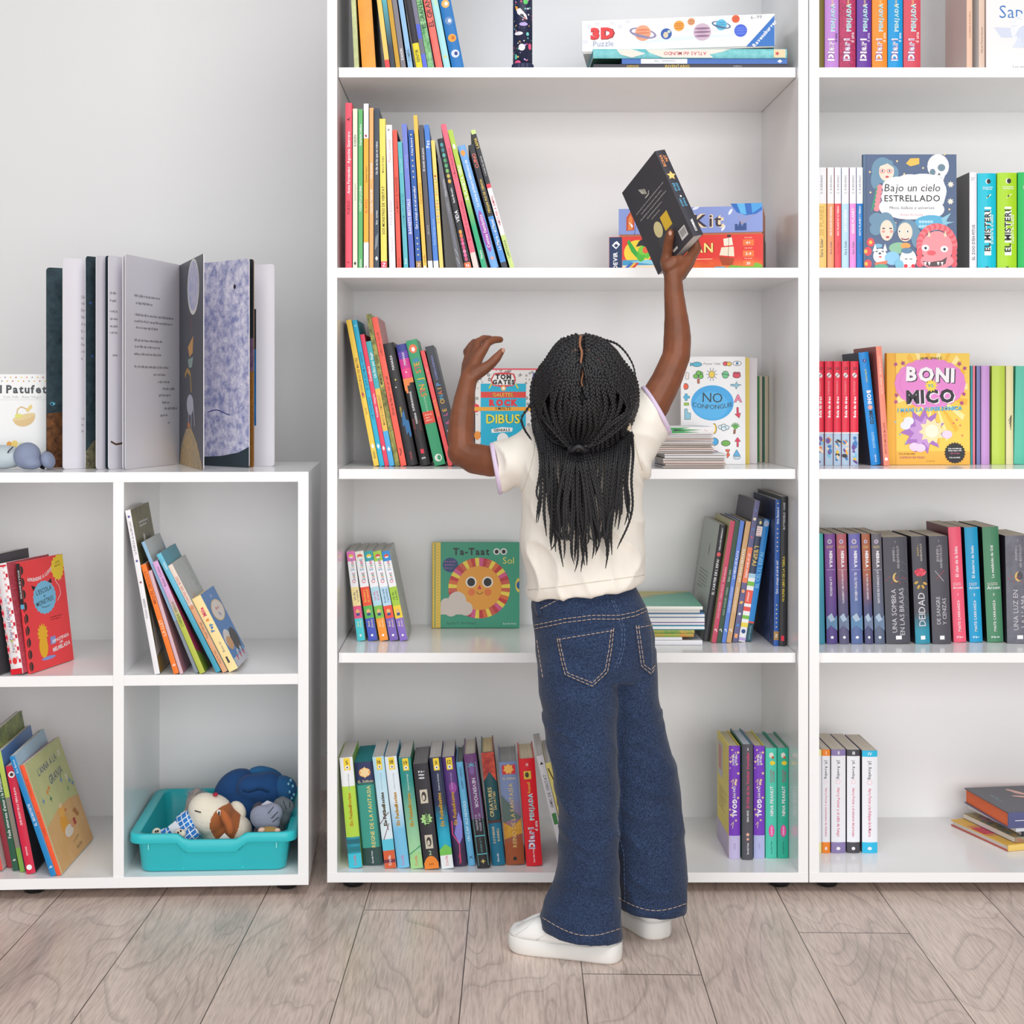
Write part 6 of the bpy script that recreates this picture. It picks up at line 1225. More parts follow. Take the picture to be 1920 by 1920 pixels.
cub('crimson spine with a white ring near its head', w, 49.5, 67.5, 10.5, 1437.7, 1640, z2, '#d92848', .2, g=g, front='#2c2a28', texts=[('QUIN SECRET DE LA TERRA BLAVA', .45, .8, WH, .4), ('EDICIONS', .17, .25, WH, .25)], art=lambda S, Fr, B, t, h, ww: S.ell(t * .5, h * .92, t * .36, t * .36, WH).ell(t * .5, h * .92, t * .2, t * .2, '#4a2a30').ell(t * .45, h * .06, t * .3, t * .3, WH).rect(t * .1, h * .055, t * .5, h * .075, '#d92848'))
cub('bright blue spine with pale blue cover top', w, 95.5, 106.5, 18.5, 1419, 1644, z2, '#1c86c8', .24, g=g, front='#b4d4ee', texts=[('Eric Battut', .86, .97, '#cfe8f6', .5), ('EL SECRETISTE', .42, .6, WH, .55), ('b', .05, .1, WH, .6)])
def artAnna(S, Fr, B, t, h, ww):
    Fr.poly([(0, 0), (ww, 0), (ww, h * .43), (ww * .75, h * .475), (ww * .4, h * .47), (0, h * .4)], '#e6bd84~dcae72~12')
    Fr.rect(0, 0, ww * .03, h, '#f0dfb0')
    Fr.text("L'ANNA A LA", ww * .5, h * .865, h * .065, '#3f4a8a', 2, ww * .8, .0).text('GRANJA', ww * .62, h * .735, h * .075, '#3f4a8a', 2, ww * .55, .0)
    for x, y, c in ((.86, .88, WH), (.85, .65, WH)): Fr.star(ww * x, h * y, ww * .04, c, 7, .4).ell(ww * x, h * y, ww * .01, ww * .01, '#e0c04a', 6)
    for x, y, c in ((.15, .62, '#7a9ac8'), (.3, .66, '#e8903a'), (.36, .68, '#e8903a'), (.7, .66, '#6a96d0'), (.9, .6, '#6a96d0'), (.95, .56, '#6a96d0'), (.33, .59, '#4a8a5a'), (.8, .55, '#7aa86a')): Fr.star(ww * x, h * y, ww * .035, c, 4, .4)
    # a hen
    Fr.ell(ww * .44, h * .31, ww * .1, h * .1, '#efab3a').ell(ww * .5, h * .24, ww * .12, h * .05, '#e8e2dc').ell(ww * .47, h * .43, ww * .08, h * .05, '#f0b85a').poly([(ww * .54, h * .43), (ww * .62, h * .41), (ww * .54, h * .4)], '#d8803a').ell(ww * .48, h * .48, ww * .05, h * .02, '#efd8b0').ell(ww * .62, h * .27, ww * .05, h * .04, '#e0a878')
    Fr.poly([(ww * .72, h * .36), (ww * .8, h * .37), (ww * .86, h * .29), (ww * .8, h * .28)], '#b8783a').rect(ww * .66, h * .24, ww * .72, h * .3, '#b83a3a')
    Fr.text('Lourdes Bellver', ww * .6, h * .14, h * .022, '#7a6a4a', 4, None, 0).text('Nórdica', ww * .62, h * .07, h * .035, '#3a342c', 4, None, 0)
    S.text('LOURDES BELLVER', t * .5, h * .8, t * .35, '#a83a20', 90, h * .26, 0).text("L'ANNA A LA GRANJA", t * .5, h * .47, t * .4, '#a83a20', 90, h * .34, 0)
cub('orange-red spine with green and sand hen cover, front one', w, 107, 116, 32, 1436.7, 1643, z2, '#f65a30', .245, yaw=0, g=g, front='#cfd39a~bfcb8e~12', art=artAnna)

# ---------------------------------------------------------------- low cabinet: on top
def artPat(S, Fr, B, t, h, ww):
    k = ww / 103; U = lambda x: (x + 15) * k; V = lambda y: h - (y - 702) * k
    for i in range(22):
        u = -12 + (i % 11) * 10 + (i // 11) * 4; Fr.star(U(u), V(708 + 7 * (i // 11)), 1.8 * k, ('#e8d24a', '#e8803a', '#8a9a9a', '#e8b84a', '#c0543a')[i % 5], 4, .6)
    Fr.text('El Patufet', U(36), V(730), 15.5 * k, '#4b5156', 0, 98 * k, .04).text('Coia Valls · Anna Vilagut', U(40), V(744.5), 5 * k, '#b4bcc0', 0, 70 * k, 0).rect(U(-12), V(750.4), U(84), V(749.6), '#d8dcde')
    Fr.ell(U(43), V(783), 21 * k, 17 * k, '#e3c48e', 18, 180, 360, rot=15).ell(U(43), V(782), 22 * k, 5 * k, '#e9d29c', rot=15).line([(U(30), V(778)), (U(31), V(768)), (U(38), V(763)), (U(47), V(767)), (U(49), V(772))], 2.2 * k, '#dcb87c').poly([(U(47), V(768)), (U(56), V(758)), (U(59), V(764)), (U(50), V(774))], '#ecd28c').ell(U(33), V(780), 7 * k, 4 * k, '#e6e27c')
    Fr.ell(U(16), V(833), 5 * k, 5 * k, '#f2a848').ell(U(26), V(833), 6 * k, 7 * k, '#f6d878')
    for a in (-20, 5, 30): Fr.line([(U(38), V(842)), (U(38 + 12 * math.sin(math.radians(a))), V(842 - 13 * math.cos(math.radians(a))))], 1.6 * k, '#d4de7a')
    Fr.rect(U(-15), V(850), U(88), V(848), '#d9e6f0')
face_out('white picture book with grey title and basket drawing, behind the soft toy', -15, 88, 702, 3.17, LZ[0], .012, '#f1f0f0', 1, 3, front='#f6f6f6', art=artPat, hard=True)
# soft toy lying in front of it
def blob(name, parts, m_, parent, vox=.004, sm=6, fn=None, extra=None):
    """several overlapping solids fused into one skin"""
    me = M()
    for p in parts: p(me)
    o = me.build(name, None)
    r = o.modifiers.new('r', 'REMESH'); r.mode = 'VOXEL'; r.voxel_size = vox; r.use_smooth_shade = True
    s = o.modifiers.new('s', 'SMOOTH'); s.factor = .5; s.iterations = sm
    dg = bpy.context.evaluated_depsgraph_get(); ev = o.evaluated_get(dg)
    nm = bpy.data.meshes.new_from_object(ev)
    o.modifiers.clear(); old = o.data; o.data = nm; bpy.data.meshes.remove(old)
    nm.materials.clear(); nm.materials.append(m_)
    n = len(nm.vertices); co = np.empty(n * 3, np.float32); nm.vertices.foreach_get('co', co); co = co.reshape(-1, 3)
    if fn is not None:
        no = np.empty(n * 3, np.float32); nm.vertices.foreach_get('normal', no)
        co = fn(co, no.reshape(-1, 3)); nm.vertices.foreach_set('co', co.ravel())
    nf = len(nm.polygons)
    nm.polygons.foreach_set('use_smooth', [True] * nf); nm.polygons.foreach_set('material_index', [0] * nf)
    if extra:                                  # extra: [(test(center)->bool, material)]
        cen = np.empty(nf * 3, np.float32); nm.polygons.foreach_get('center', cen); cen = cen.reshape(-1, 3)
        mi = np.zeros(nf, np.int32)
        for q, (f, em) in enumerate(extra):
            nm.materials.append(em); mi[f(cen)] = q + 1
        nm.polygons.foreach_set('material_index', mi)
    nm.update()
    if parent is not None: o.parent = parent
    return o
EL = lambda c, r, rot=None: (lambda me: me.ball(c, r, WH, 18, 12, rot))
def CH(*pr):                                   # capsule chain: (point, radius) ...
    def f(me):
        P_ = [Vector(p) for p, _ in pr]; Rr = [r for _, r in pr]
        for p, r in pr: me.ball(p, r, WH, 12, 8)
        me.tube(P_, Rr, WH, 12)
    return f
rm = lambda *a: Matrix.Rotation(math.radians(a[0]), 3, a[1])
zt = LZ[0]
td = 3.055
tx = lambda px, py, dd=0: W(px, py, td + dd)
root = thing('plush_toy', 'small blue and pale aqua soft toy lying beside the large open book', 'soft toy')
base = lambda px, dd, r: Vector((X(px, td + dd), td + dd, zt + r + .0018))
blob('body', [EL(base(2, .01, .024), (.052, .034, .0245)), EL(base(-30, .01, .026), (.04, .034, .026))], mat('#c3ced4', .9, .1, 'plush'), root, .003)
blob('head', [EL(base(51, -.005, .027), (.027, .03, .0275), rm(25, 'Y')), EL(base(60, -.01, .012), (.02, .024, .0125))], mat('#8d97b0', .9, .1, 'plush'), root, .003)
blob('ear', [EL(base(90, .0, .018), (.013, .026, .0185), rm(-20, 'Y'))], mat('#8d97b0', .9, .1, 'plush'), root, .003)
m = M()
for a, b, c in ((58, 833, -.02), (63, 836, -.022), (68, 838, -.022), (72, 842, -.022), (84, 845, -.02), (80, 856, -.022), (82, 866, -.022)):
    p = tx(a, b + 12, .005); m.tube([p + Vector((-.003, 0, .001)), p + Vector((.003, -.004, .012))], [.006, .0008], '#23222a', 6)
m.build('mane', root)
m = M(); m.tube([tx(14, 851, -.015), tx(16, 846, -.02), tx(22, 840, -.018), tx(24, 838, -.01)], .0013, '#3a3f4c', 6); m.build('whisker', root)

# the large picture book, standing open with its leaves fanned
root = thing('picture_book', 'huge picture book standing open with fanned leaves on the low cabinet', 'book')
HG = Vector((X(336, 3.315), 3.315, 0))
HGT = Z(478, 3.06) - zt
def leaf(name, px, d, hx, t, back, front, art=None, hfrac=1., bow=.0, ho=(0, 0), edge='#e9e7ea'):
    """a leaf from the hinge to a front edge; 'front' is the side the camera sees"""
    a = HG + Vector((ho[0], ho[1], 0)); b = Vector((X(px, d), d, 0)); n = 12
    ax = (b - a); L_ = ax.length; ax.normalize(); nr = Vector((-ax.y, ax.x, 0))
    if nr.dot(Vector((0, -1, 0)) - a * .0) < 0 and nr.y > 0: nr = -nr
    if nr.dot(-(a + b) / 2) < 0: nr = -nr       # towards the camera
    hh = HGT * hfrac
    def P(u, v, o):
        q = u / L_; c = a + ax * u + nr * (bow * math.sin(math.pi * q) + o)
        return (c.x, c.y, zt + .0004 + v)
    m = M(); us = [L_ * i / n for i in range(n + 1)]; rc = .007
    def top(u): e = max(0, u - (L_ - rc)); return hh - (rc - math.sqrt(max(0, rc * rc - e * e)))
    def bot(u): e = max(0, u - (L_ - rc)); return rc - math.sqrt(max(0, rc * rc - e * e))
    us = us[:-1] + [L_ - rc * q for q in (.8, .6, .4, .2, .08, 0)]; us.sort()
    for i in range(len(us) - 1):
        u0, u1 = us[i], us[i + 1]
        m.add([P(u0, bot(u0), t / 2), P(u1, bot(u1), t / 2), P(u1, top(u1), t / 2), P(u0, top(u0), t / 2)], [(0, 1, 2, 3)], front, True)
        m.add([P(u0, bot(u0), -t / 2), P(u1, bot(u1), -t / 2), P(u1, top(u1), -t / 2), P(u0, top(u0), -t / 2)], [(3, 2, 1, 0)], back, True)
        for f in (bot, top): m.add([P(u0, f(u0), -t / 2), P(u1, f(u1), -t / 2), P(u1, f(u1), t / 2), P(u0, f(u0), t / 2)], [(0, 1, 2, 3)], edge)
    u1 = L_; m.add([P(u1, bot(u1), -t / 2), P(u1, bot(u1), t / 2), P(u1, top(u1), t / 2), P(u1, top(u1), -t / 2)], [(0, 1, 2, 3)], edge)
    if art:
        S = Sheet(m, lambda u, v, o: P(u, v, t / 2 + o)); art(S, L_, hh)
    return m.build(name, root)
def tl(rows, u0, u1, seed=3, col='#8b8790'):
    def f(S, L_, h):
        r = random.Random(seed)
        for v, a, b in rows: S.lines(L_ * a, h * v, L_ * b, 1, .01, col, h * .010, 0, seed=r.randint(0, 99))
    return f
def artLeft(S, L_, h):
    S.poly([(L_ * .55, 0), (L_, 0), (L_, h * .27), (L_ * .8, h * .285), (L_ * .55, h * .27)], '#8a5a34~3a2620~55')
    for u in (.86, .955): S.ell(L_ * u, h * .32, L_ * .02, h * .008, '#6ac0e0', 10).ell(L_ * (u + .006), h * .319, L_ * .009, h * .005, '#1c2c38', 8)
leaf('cover', 87, 3.13, '', .003, '#3a5058~2a3a42~60', '#3f545c~2b3a42~50', artLeft, .955, ho=(-.012, -.012), edge='#2b3036')
leaf('page', 117.5, 3.075, '', .0014, '#e6e4ea', '#e9e7ee', lambda S, L_, h: [S.text(tx, L_ * .845, h * v, h * .015, '#8a827c', 0, None, 0, anchor='l', sx=-.7) for tx, v in (('Ginir', .82), ('volia', .79), ('Entre', .757), ('Noi', .724), ('A la', .69), ('Es va', .657), ('les', .624), ('Però', .592), ('i mai', .56), ('la', .526), ('i es', .24), ('va', .21), ('on', .18))], .99, ho=(-.010, -.010))
leaf('page', 160, 3.085, '', .0016, '#e6e4ea', '#3b4c54~2a3840~60', lambda S, L_, h: S.ell(L_ * .95, h * .78, L_ * .015, h * .006, '#3f5fa0', 8).ell(L_ * .93, h * .53, L_ * .015, h * .006, '#3f5fa0', 8).poly([(L_ * .75, 0), (L_, 0), (L_, h * .08), (L_ * .92, h * .13), (L_ * .86, h * .14)], '#8a8468~4a4a3c~90'), 1., ho=(-.008, -.008))
leaf('page', 180, 3.07, '', .0014, '#e6e4ea', '#dcdae2', None, 1., ho=(-.0065, -.008))
leaf('page', 198, 3.075, '', .0016, '#e6e4ea', '#2f3f4c', None, 1., ho=(-.005, -.007), edge='#2c3440')
leaf('page', 203, 3.068, '', .0014, '#e6e4ea', '#e4e2ea', lambda S, L_, h: (tl([(.82, .9, .99), (.785, .9, .99), (.735, .88, .99), (.70, .88, .99), (.665, .88, .99), (.635, .88, .99), (.53, .88, .96)], 0, 0)(S, L_, h), S.line([(L_ * .8, h * .12), (L_ * .9, h * .115), (L_ * .97, h * .13)], .004, '#5a4030')), 1., ho=(-.0035, -.005))
leaf('page', 230, 3.066, '', .0014, '#e6e4ea', '#e4e2ea', None, 1., ho=(-.002, -.003))
PG = [(.81, .15, .62), (.775, .18, .48), (.72, .15, .88), (.69, .15, .86), (.66, .18, .58), (.60, .15, .66), (.57, .15, .62), (.535, .15, .64), (.475, .15, .78), (.44, .5, .72), (.405, .58, .8), (.372, .66, .9), (.34, .6, .82), (.305, .66, .8), (.275, .7, .95), (.242, .62, .76), (.205, .76, .8)]
def artWhite(S, L_, h):
    # printed text starts near the front edge (left in the photo): measure from there
    r = random.Random(4)
    for v, a, b in PG: S.lines(L_ * (1 - b), h * v, L_ * (1 - a), 1, .01, '#8a868e', h * .010, 0, seed=r.randint(0, 999))
leaf('page', 234.5, 3.062, '', .0012, '#e6e4ea', '#e3e1e9', artWhite, 1.004)
def artBlack(S, L_, h):
    S.ell(L_ * .60, h * .865, L_ * .24, h * .135, '#e9e6e0').ell(L_ * .60, h * .87, L_ * .21, h * .12, '#a9b0d8~d8d4e4~60')
    S.line([(L_ * .5, h * .72), (L_ * .5, h * .64)], .003, '#b0645a').poly([(L_ * .38, h * .58), (L_ * .6, h * .63), (L_ * .58, h * .55), (L_ * .45, h * .53)], '#d8a05a').poly([(L_ * .38, h * .52), (L_ * .6, h * .53), (L_ * .55, h * .48), (L_ * .42, h * .48)], '#8fa8a0')
    S.line([(L_ * .25, h * .44), (L_ * .35, h * .47), (L_ * .48, h * .45), (L_ * .52, h * .36)], .010, '#b8924a').ell(L_ * .47, h * .3, L_ * .14, h * .05, '#b4b6c4').line([(L_ * .42, h * .3), (L_ * .4, h * .19)], .006, '#b4b6c4').line([(L_ * .52, h * .3), (L_ * .52, h * .19)], .006, '#b4b6c4').line([(L_ * .58, h * .33), (L_ * .66, h * .2)], .006, '#b4b6c4')
    S.poly([(L_ * .02, 0), (L_ * .98, 0), (L_ * .75, h * .12), (L_ * .5, h * .19), (L_ * .3, h * .18), (L_ * .1, h * .1)], '#c9a45e~8a8478~90').ell(L_ * .42, h * .2, L_ * .06, h * .015, '#c07a4a')
leaf('page', 382, 3.03, '', .0014, '#e6e4ea', '#4d4f58', artBlack, 1.0, ho=(.001, 0))
def artMoon(S, L_, h):
    S.poly([(0, 0), (L_, 0), (L_, h * .1), (L_ * .85, h * .07), (L_ * .6, h * .05), (L_ * .3, h * .04), (0, h * .05)], '#2c3a40')
    S.ell(L_ * .8, h * .87, L_ * .018, h * .012, '#26242c', 12).line([(L_ * (.42 + .035 * i), h * (.262 + .012 * math.sin(i * .5) )) for i in range(10)], .0022, '#3a4a8a')
moon = mat('#8a90bd', .5, .3, 'speck|e6e3ef|55')
leaf('page', 467.5, 3.14, '', .0016, '#e6e4ea', moon, artMoon, 1., ho=(.003, .001))
leaf('page', 476, 3.155, '', .0016, '#e6e4ea', '#2c3238', lambda S, L_, h: S.rect(L_ * .9, h * .46, L_, h * .62, '#8a6a8a~5a4a68~80').rect(L_ * .9, 0, L_, h * .46, '#a87838~8a5a2c~120'), 1., ho=(.004, .003), edge='#8a6a4a')
leaf('cover', 514, 3.20, '', .003, '#3a5058', '#e6e4ea', lambda S, L_, h: S.rect(L_ * .6, h * .2, L_ * .815, h * .58, '#2a7ab8~1f64a0~70').rect(L_ * .6, h * .58, L_ * .815, h * .78, '#34363c'), .985, ho=(.006, .005), edge='#f0eef0')

# ---------------------------------------------------------------- tray and soft toys in the lower right cubby
TQ = mat('#2fc4cc', .38, .45)
d0 = cab_d(400) + .012
fx = lambda px: X(px, d0)
cx_, tw = (fx(241.5) + fx(554.5)) / 2, fx(554.5) - fx(241.5)
zb = z2 + .0006
hgt = Z(1563, d0) - zb
tray = thing('storage_tray', 'turquoise plastic tray full of soft toys in the lower cubby', 'tray', T((cx_, d0, zb)) @ RZ(LA))
dep = .36
def rrect(w_, y0, y1, r, zf, n=6, wave=None):
    """rounded rectangle ring; zf(x, y) gives height"""
    pts = []
    for cx0, cy0, a0 in ((w_ / 2 - r, y0 + r, -90), (w_ / 2 - r, y1 - r, 0), (-w_ / 2 + r, y1 - r, 90), (-w_ / 2 + r, y0 + r, 180)):
        for i in range(n + 1):
            a = math.radians(a0 + 90 * i / n); pts.append((cx0 + r * math.cos(a), cy0 + r * math.sin(a)))
    # subdivide long sides so the front dip is smooth
    out = []
    for i, p in enumerate(pts):
        q = pts[(i + 1) % len(pts)]; k = 24 if math.hypot(q[0] - p[0], q[1] - p[1]) > .05 else 1
        for j in range(k): out.append((p[0] + (q[0] - p[0]) * j / k, p[1] + (q[1] - p[1]) * j / k))
    return [(x, y, zf(x, y)) for x, y in out]
def dip(x, y):
    if y > .12: return 0
    a = abs(x + .002) / tw
    s = max(0, min(1, (.205 - a) / .055)); return -.0125 * s * s * (3 - 2 * s)
bw = tw - .032
def ring(w_, y0, y1, r, z_, k): return rrect(w_, y0, y1, r, lambda x, y: z_ + k * dip(x, y))
m = M()
outer = [ring(bw - .026, .020, dep - .03, .016, 0, 0), ring(bw - .012, .013, dep - .02, .02, .004, 0), ring(bw, .009, dep - .016, .022, hgt - .022, 1.6), ring(bw + .002, .008, dep - .015, .022, hgt - .0205, 1.5)]
inner = [ring(bw - .008, .012, dep - .02, .02, hgt - .004, 1), ring(bw - .018, .016, dep - .024, .02, .01, 0), ring(bw - .03, .022, dep - .032, .016, .0055, 0)]
m.loft(outer, TQ, caps=False); m.add(outer[0], [tuple(range(len(outer[0])))[::-1]], TQ)
m.loft(inner, TQ, caps=False); m.add(inner[-1], [tuple(range(len(inner[-1])))], TQ)
m.build('tub', tray)
m = M()
rim = [ring(bw + .001, .0085, dep - .0155, .022, hgt - .021, 1.5), ring(tw - .002, .001, dep - .009, .026, hgt - .019, 1.5), ring(tw, 0, dep - .008, .026, hgt - .017, 1.5), ring(tw - .001, .0004, dep - .0084, .026, hgt - .002, 1), ring(tw - .005, .002, dep - .010, .025, hgt, 1), ring(bw - .004, .011, dep - .018, .02, hgt - .001, 1), ring(bw - .008, .012, dep - .02, .02, hgt - .005, 1)]
m.loft(rim, TQ, caps=False)
m.build('rim', tray)
m = M()
for x in (-.125, .125): m.box((x - .0012, .0035, hgt - .031), (x + .0012, .010, hgt - .020), mat('#7fe0e2', .4))
for x in (-.058, .058): m.box((x - .0015, .0085 + .004, .006), (x + .0015, .0145, hgt - .045), TQ)
m.build('rib', tray)
TM = tray.matrix_world
tp = lambda px, py, dd: W(px, py, d0 + dd)
# dog
CR, BR = mat('#e9e1d0', .95, .1, 'plush'), mat('#a8643c', .95, .1, 'plush')
dog = thing('plush_dog', 'cream plush dog with brown eye patch lying in the turquoise tray', 'soft toy')
c = tp(408, 1537, .11)
q = rm(-38, 'Y')
head = blob('head', [EL(tp(413, 1546, .12), (.072, .048, .044), rm(36, 'Y')), EL(tp(396, 1528, .105), (.046, .046, .042)), EL(tp(384, 1518, .10), (.034, .036, .034)), EL(tp(440, 1558, .12), (.036, .042, .033))], CR, dog, .0022, 14,
     extra=[(lambda cen: (((cen[:, 0] - tp(420, 1552, .07).x) / .027) ** 2 + ((cen[:, 2] - tp(420, 1548, .07).z) / .037) ** 2 < 1) & (cen[:, 1] < d0 + .125), BR)])
blob('ear', [EL(tp(424, 1536, .052), (.009, .010, .022), rm(-24, 'Y')), EL(tp(430, 1549, .052), (.009, .010, .02), rm(-12, 'Y'))], mat('#b8683c', .95, .1, 'plush'), dog, .0025)
blob('ear', [EL(tp(446, 1520, .13), (.016, .014, .022), rm(-30, 'Y'))], CR, dog, .003)
blob('nose', [EL(tp(404, 1489.5, .095), (.0058, .006, .0036))], mat('#b0223c', .5, .3), dog, .0012, 3)
def on_surf(o, px, py, push=.0):
    bv = BVHTree.FromPolygons([v.co for v in o.data.vertices], [p.vertices for p in o.data.polygons])
    dr = W(px, py, 1) - Vector((0, 0, H)); hit = bv.ray_cast(Vector((0, 0, H)), dr.normalized())
    if hit[0] is None: return None
    return hit[0] + hit[1] * push * (1 if hit[1].y < 0 else -1)
def eye(parent, o, px, py, r1, r2):
    p = on_surf(o, px, py, -.0005)
    if p is None: return
    m = M(); m.ball(p, (r1, .0028, r1 * .95), '#f1efee', 14, 9); m.ball(p + Vector((0, -.0022, 0)), (r2 * .45, .0014, r2), '#1e1b1a', 12, 8); m.build('eye', parent)
eye(dog, head, 411, 1524, .0066, .0042)
m = M(); pts = [on_surf(head, 366 + i * 2.2, 1520 + .6 * i, .0012) for i in range(6)]; pts = [p for p in pts if p]
if len(pts) > 1: m.tube(pts, .0012, '#2a2220', 6); m.build('mouth', dog)
PL = bpy.data.materials.new('plaid'); PL.use_nodes = True
nt = PL.node_tree; b = nt.nodes['Principled BSDF']; b.inputs['Roughness'].default_value = .9
tc = nt.nodes.new('ShaderNodeTexCoord'); mp = nt.nodes.new('ShaderNodeMapping'); mp.inputs['Rotation'].default_value = (0, math.radians(35), 0); mp.inputs['Scale'].default_value = (1, .001, 1)
bk = nt.nodes.new('ShaderNodeTexBrick'); bk.offset = 0; bk.inputs['Scale'].default_value = 1; bk.inputs['Brick Width'].default_value = .0105; bk.inputs['Row Height'].default_value = .0085; bk.inputs['Mortar Size'].default_value = .0009
cm = nt.nodes.new('ShaderNodeMapping'); sx = nt.nodes.new('ShaderNodeSeparateXYZ'); cb = nt.nodes.new('ShaderNodeCombineXYZ')
nt.links.new(tc.outputs['Object'], mp.inputs[0]); nt.links.new(mp.outputs[0], sx.inputs[0]); nt.links.new(sx.outputs[0], cb.inputs[0]); nt.links.new(sx.outputs[2], cb.inputs[1]); nt.links.new(cb.outputs[0], bk.inputs['Vector'])
for i, hx in ((1, '#2a7fd0'), (2, '#2a72c0'), (3, '#e6ecf2')): bk.inputs[i].default_value = lin(hx)
nt.links.new(bk.outputs[0], b.inputs['Base Color'])
blob('body', [EL(tp(356, 1548, .10), (.033, .034, .03), rm(30, 'Y')), EL(tp(345, 1560, .09), (.032, .036, .026)), CH((tp(335, 1562, .07), .016), (tp(303, 1565, .06), .012)), CH((tp(360, 1565, .05), .015), (tp(345, 1568, .04), .012))], PL, dog, .003)
blob('paw', [EL(tp(294, 1562, .055), (.0105, .011, .0105))], CR, dog, .0025)
blob('paw', [EL(tp(338, 1563, .028), (.012, .010, .0095))], CR, dog, .0025)
m = M()
for x, y in ((292, 1559), (296, 1558), (334, 1561), (339, 1558)):
    m.ball(tp(x, y, .043 if x < 300 else .0165), (.002, .0015, .0024), '#2a2424', 8, 6)
m.build('paw_pad', dog)
m = M(); a = [tp(x, y, .042) for x, y in ((315, 1550), (329, 1539), (338, 1551), (325, 1567))]
m.add([p + Vector((0, e, 0)) for e in (0, .0012) for p in a], [(0, 1, 2, 3), (7, 6, 5, 4), (0, 4, 5, 1), (1, 5, 6, 2), (2, 6, 7, 3), (3, 7, 4, 0)], '#dfe2ea'); m.build('care_tag', dog)
m = M(); a = [tp(x, y, .05) for x, y in ((408, 1575), (421, 1562), (433, 1574), (428, 1578))]
m.add([p + Vector((0, e, 0)) for e in (0, .0012) for p in a], [(0, 1, 2, 3), (7, 6, 5, 4), (0, 4, 5, 1), (1, 5, 6, 2), (2, 6, 7, 3), (3, 7, 4, 0)], '#eceae8'); m.build('care_tag', dog)
# grey shaggy toy behind
gr = thing('plush_toy', 'grey shaggy-haired soft toy half hidden behind the plush dog', 'soft toy')
blob('body', [EL(tp(365, 1504, .185), (.018, .022, .03), rm(15, 'Y')), EL(tp(362, 1526, .19), (.02, .026, .026))], mat('#b8a49c', .95, .1, 'plush'), gr, .003)
m = M(); rr = random.Random(9)
for i in range(150):
    px, py = rr.uniform(356, 386), rr.uniform(1482, 1512); p = tp(px, py + 8, .166 + rr.uniform(0, .03)); m.tube([p, p + Vector((rr.uniform(-.004, .004), -.004, rr.uniform(.004, .012))), p + Vector((rr.uniform(-.01, .01), -.004, rr.uniform(.01, .02)))], [.0009, .0007, .0002], '#a3a7ad', 4, False)
m.build('fur', gr)
# navy blue toy
BL, BD = mat('#2a5288', .95, .1, 'plush'), mat('#3570a4', .95, .1, 'plush')
bl = thing('plush_toy', 'big navy blue soft toy at the back of the turquoise tray', 'soft toy')
SB = d0 - .0
blob('body', [EL(tp(447, 1494, .245), (.054, .04, .062), rm(25, 'Y')), EL(tp(462, 1510, .24), (.055, .06, .05)), CH((tp(470, 1478, .21), .03), (tp(505, 1478, .21), .036), (tp(529, 1488, .215), .028)), EL(tp(508, 1495, .225), (.042, .045, .05)), EL(tp(470, 1528, .235), (.065, .05, .036))], BL, bl, .004, 8)
blob('tail', [CH((tp(530, 1476, .205), .025), (tp(535, 1479, .205), .0255)), EL(tp(537, 1488, .205), (.017, .028, .032))], mat('#2f6496', .95, .1, 'plush'), bl, .003)
blob('fin', [EL(tp(499, 1455, .245), (.04, .014, .020), rm(14, 'Y'))], BD, bl, .003)
m = M()
for x, y in ((541, 1470), (549, 1474), (543, 1485), (551, 1490), (545, 1463), (547, 1497)): m.ball(tp(x, y, .181), (.0028, .002, .0035), '#7fc4e0', 8, 6)
m.ball(tp(496, 1457.5, .229), (.004, .002, .0025), '#7fd0e4', 8, 6)
m.build('spot', bl)
m = M()
for i in range(16): p = tp(456 + i * 3.1, 1484 + 2.5 * math.sin(i * .5), .166); m.tube([p, p + Vector((.002, -.002, .007))], [.0011, .0005], '#16304f', 5)
m.build('seam_fringe', bl)
# grey toy with big feet
gy = thing('plush_toy', 'grey soft toy with large stitched feet at the right of the tray', 'soft toy')
G1, G2 = mat('#8f94a8', .95, .1, 'plush'), mat('#71797f', .95, .1, 'plush')
f1 = blob('foot', [EL(tp(497, 1535, .085), (.033, .016, .026), rm(28, 'Y')), EL(tp(512, 1524, .085), (.020, .015, .020))], G1, gy, .003)
f2 = blob('foot', [EL(tp(530, 1522, .125), (.017, .018, .032)), EL(tp(532, 1511, .12), (.023, .016, .017), rm(15, 'Y')), EL(tp(521, 1550, .13), (.016, .02, .026))], G2, gy, .003)
m = M()
for o_, ls in ((f1, (((513, 1513), (503, 1525)), ((521, 1522), (509, 1534)), ((522, 1532), (511, 1541)))), (f2, (((531, 1502), (537, 1517)), ((543, 1505), (543, 1514)), ((522, 1510), (528, 1523))))):
    for (a, b_), (c_, e_) in ls:
        pts = [on_surf(o_, a + (c_ - a) * i / 4, b_ + (e_ - b_) * i / 4, .0006) for i in range(5)]; pts = [p for p in pts if p]
        if len(pts) > 1: m.tube(pts, .0008, '#2c2e36', 5)
m.build('stitch', gy)
blob('body', [EL(tp(500, 1560, .11), (.028, .026, .018)), EL(tp(486, 1520, .16), (.016, .016, .018))], mat('#5a5560', .95, .1, 'plush'), gy, .003)
m = M(); a = [tp(x, y, .10) for x, y in ((489, 1509), (501, 1501), (516, 1507), (504, 1516))]
m.add([p + Vector((0, e, 0)) for e in (0, .0012) for p in a], [(0, 1, 2, 3), (7, 6, 5, 4), (0, 4, 5, 1), (1, 5, 6, 2), (2, 6, 7, 3), (3, 7, 4, 0)], '#cfd0de'); m.build('care_tag', gy)
br = thing('plush_toy', 'small tan soft toy peeking over the front rim of the tray', 'soft toy')
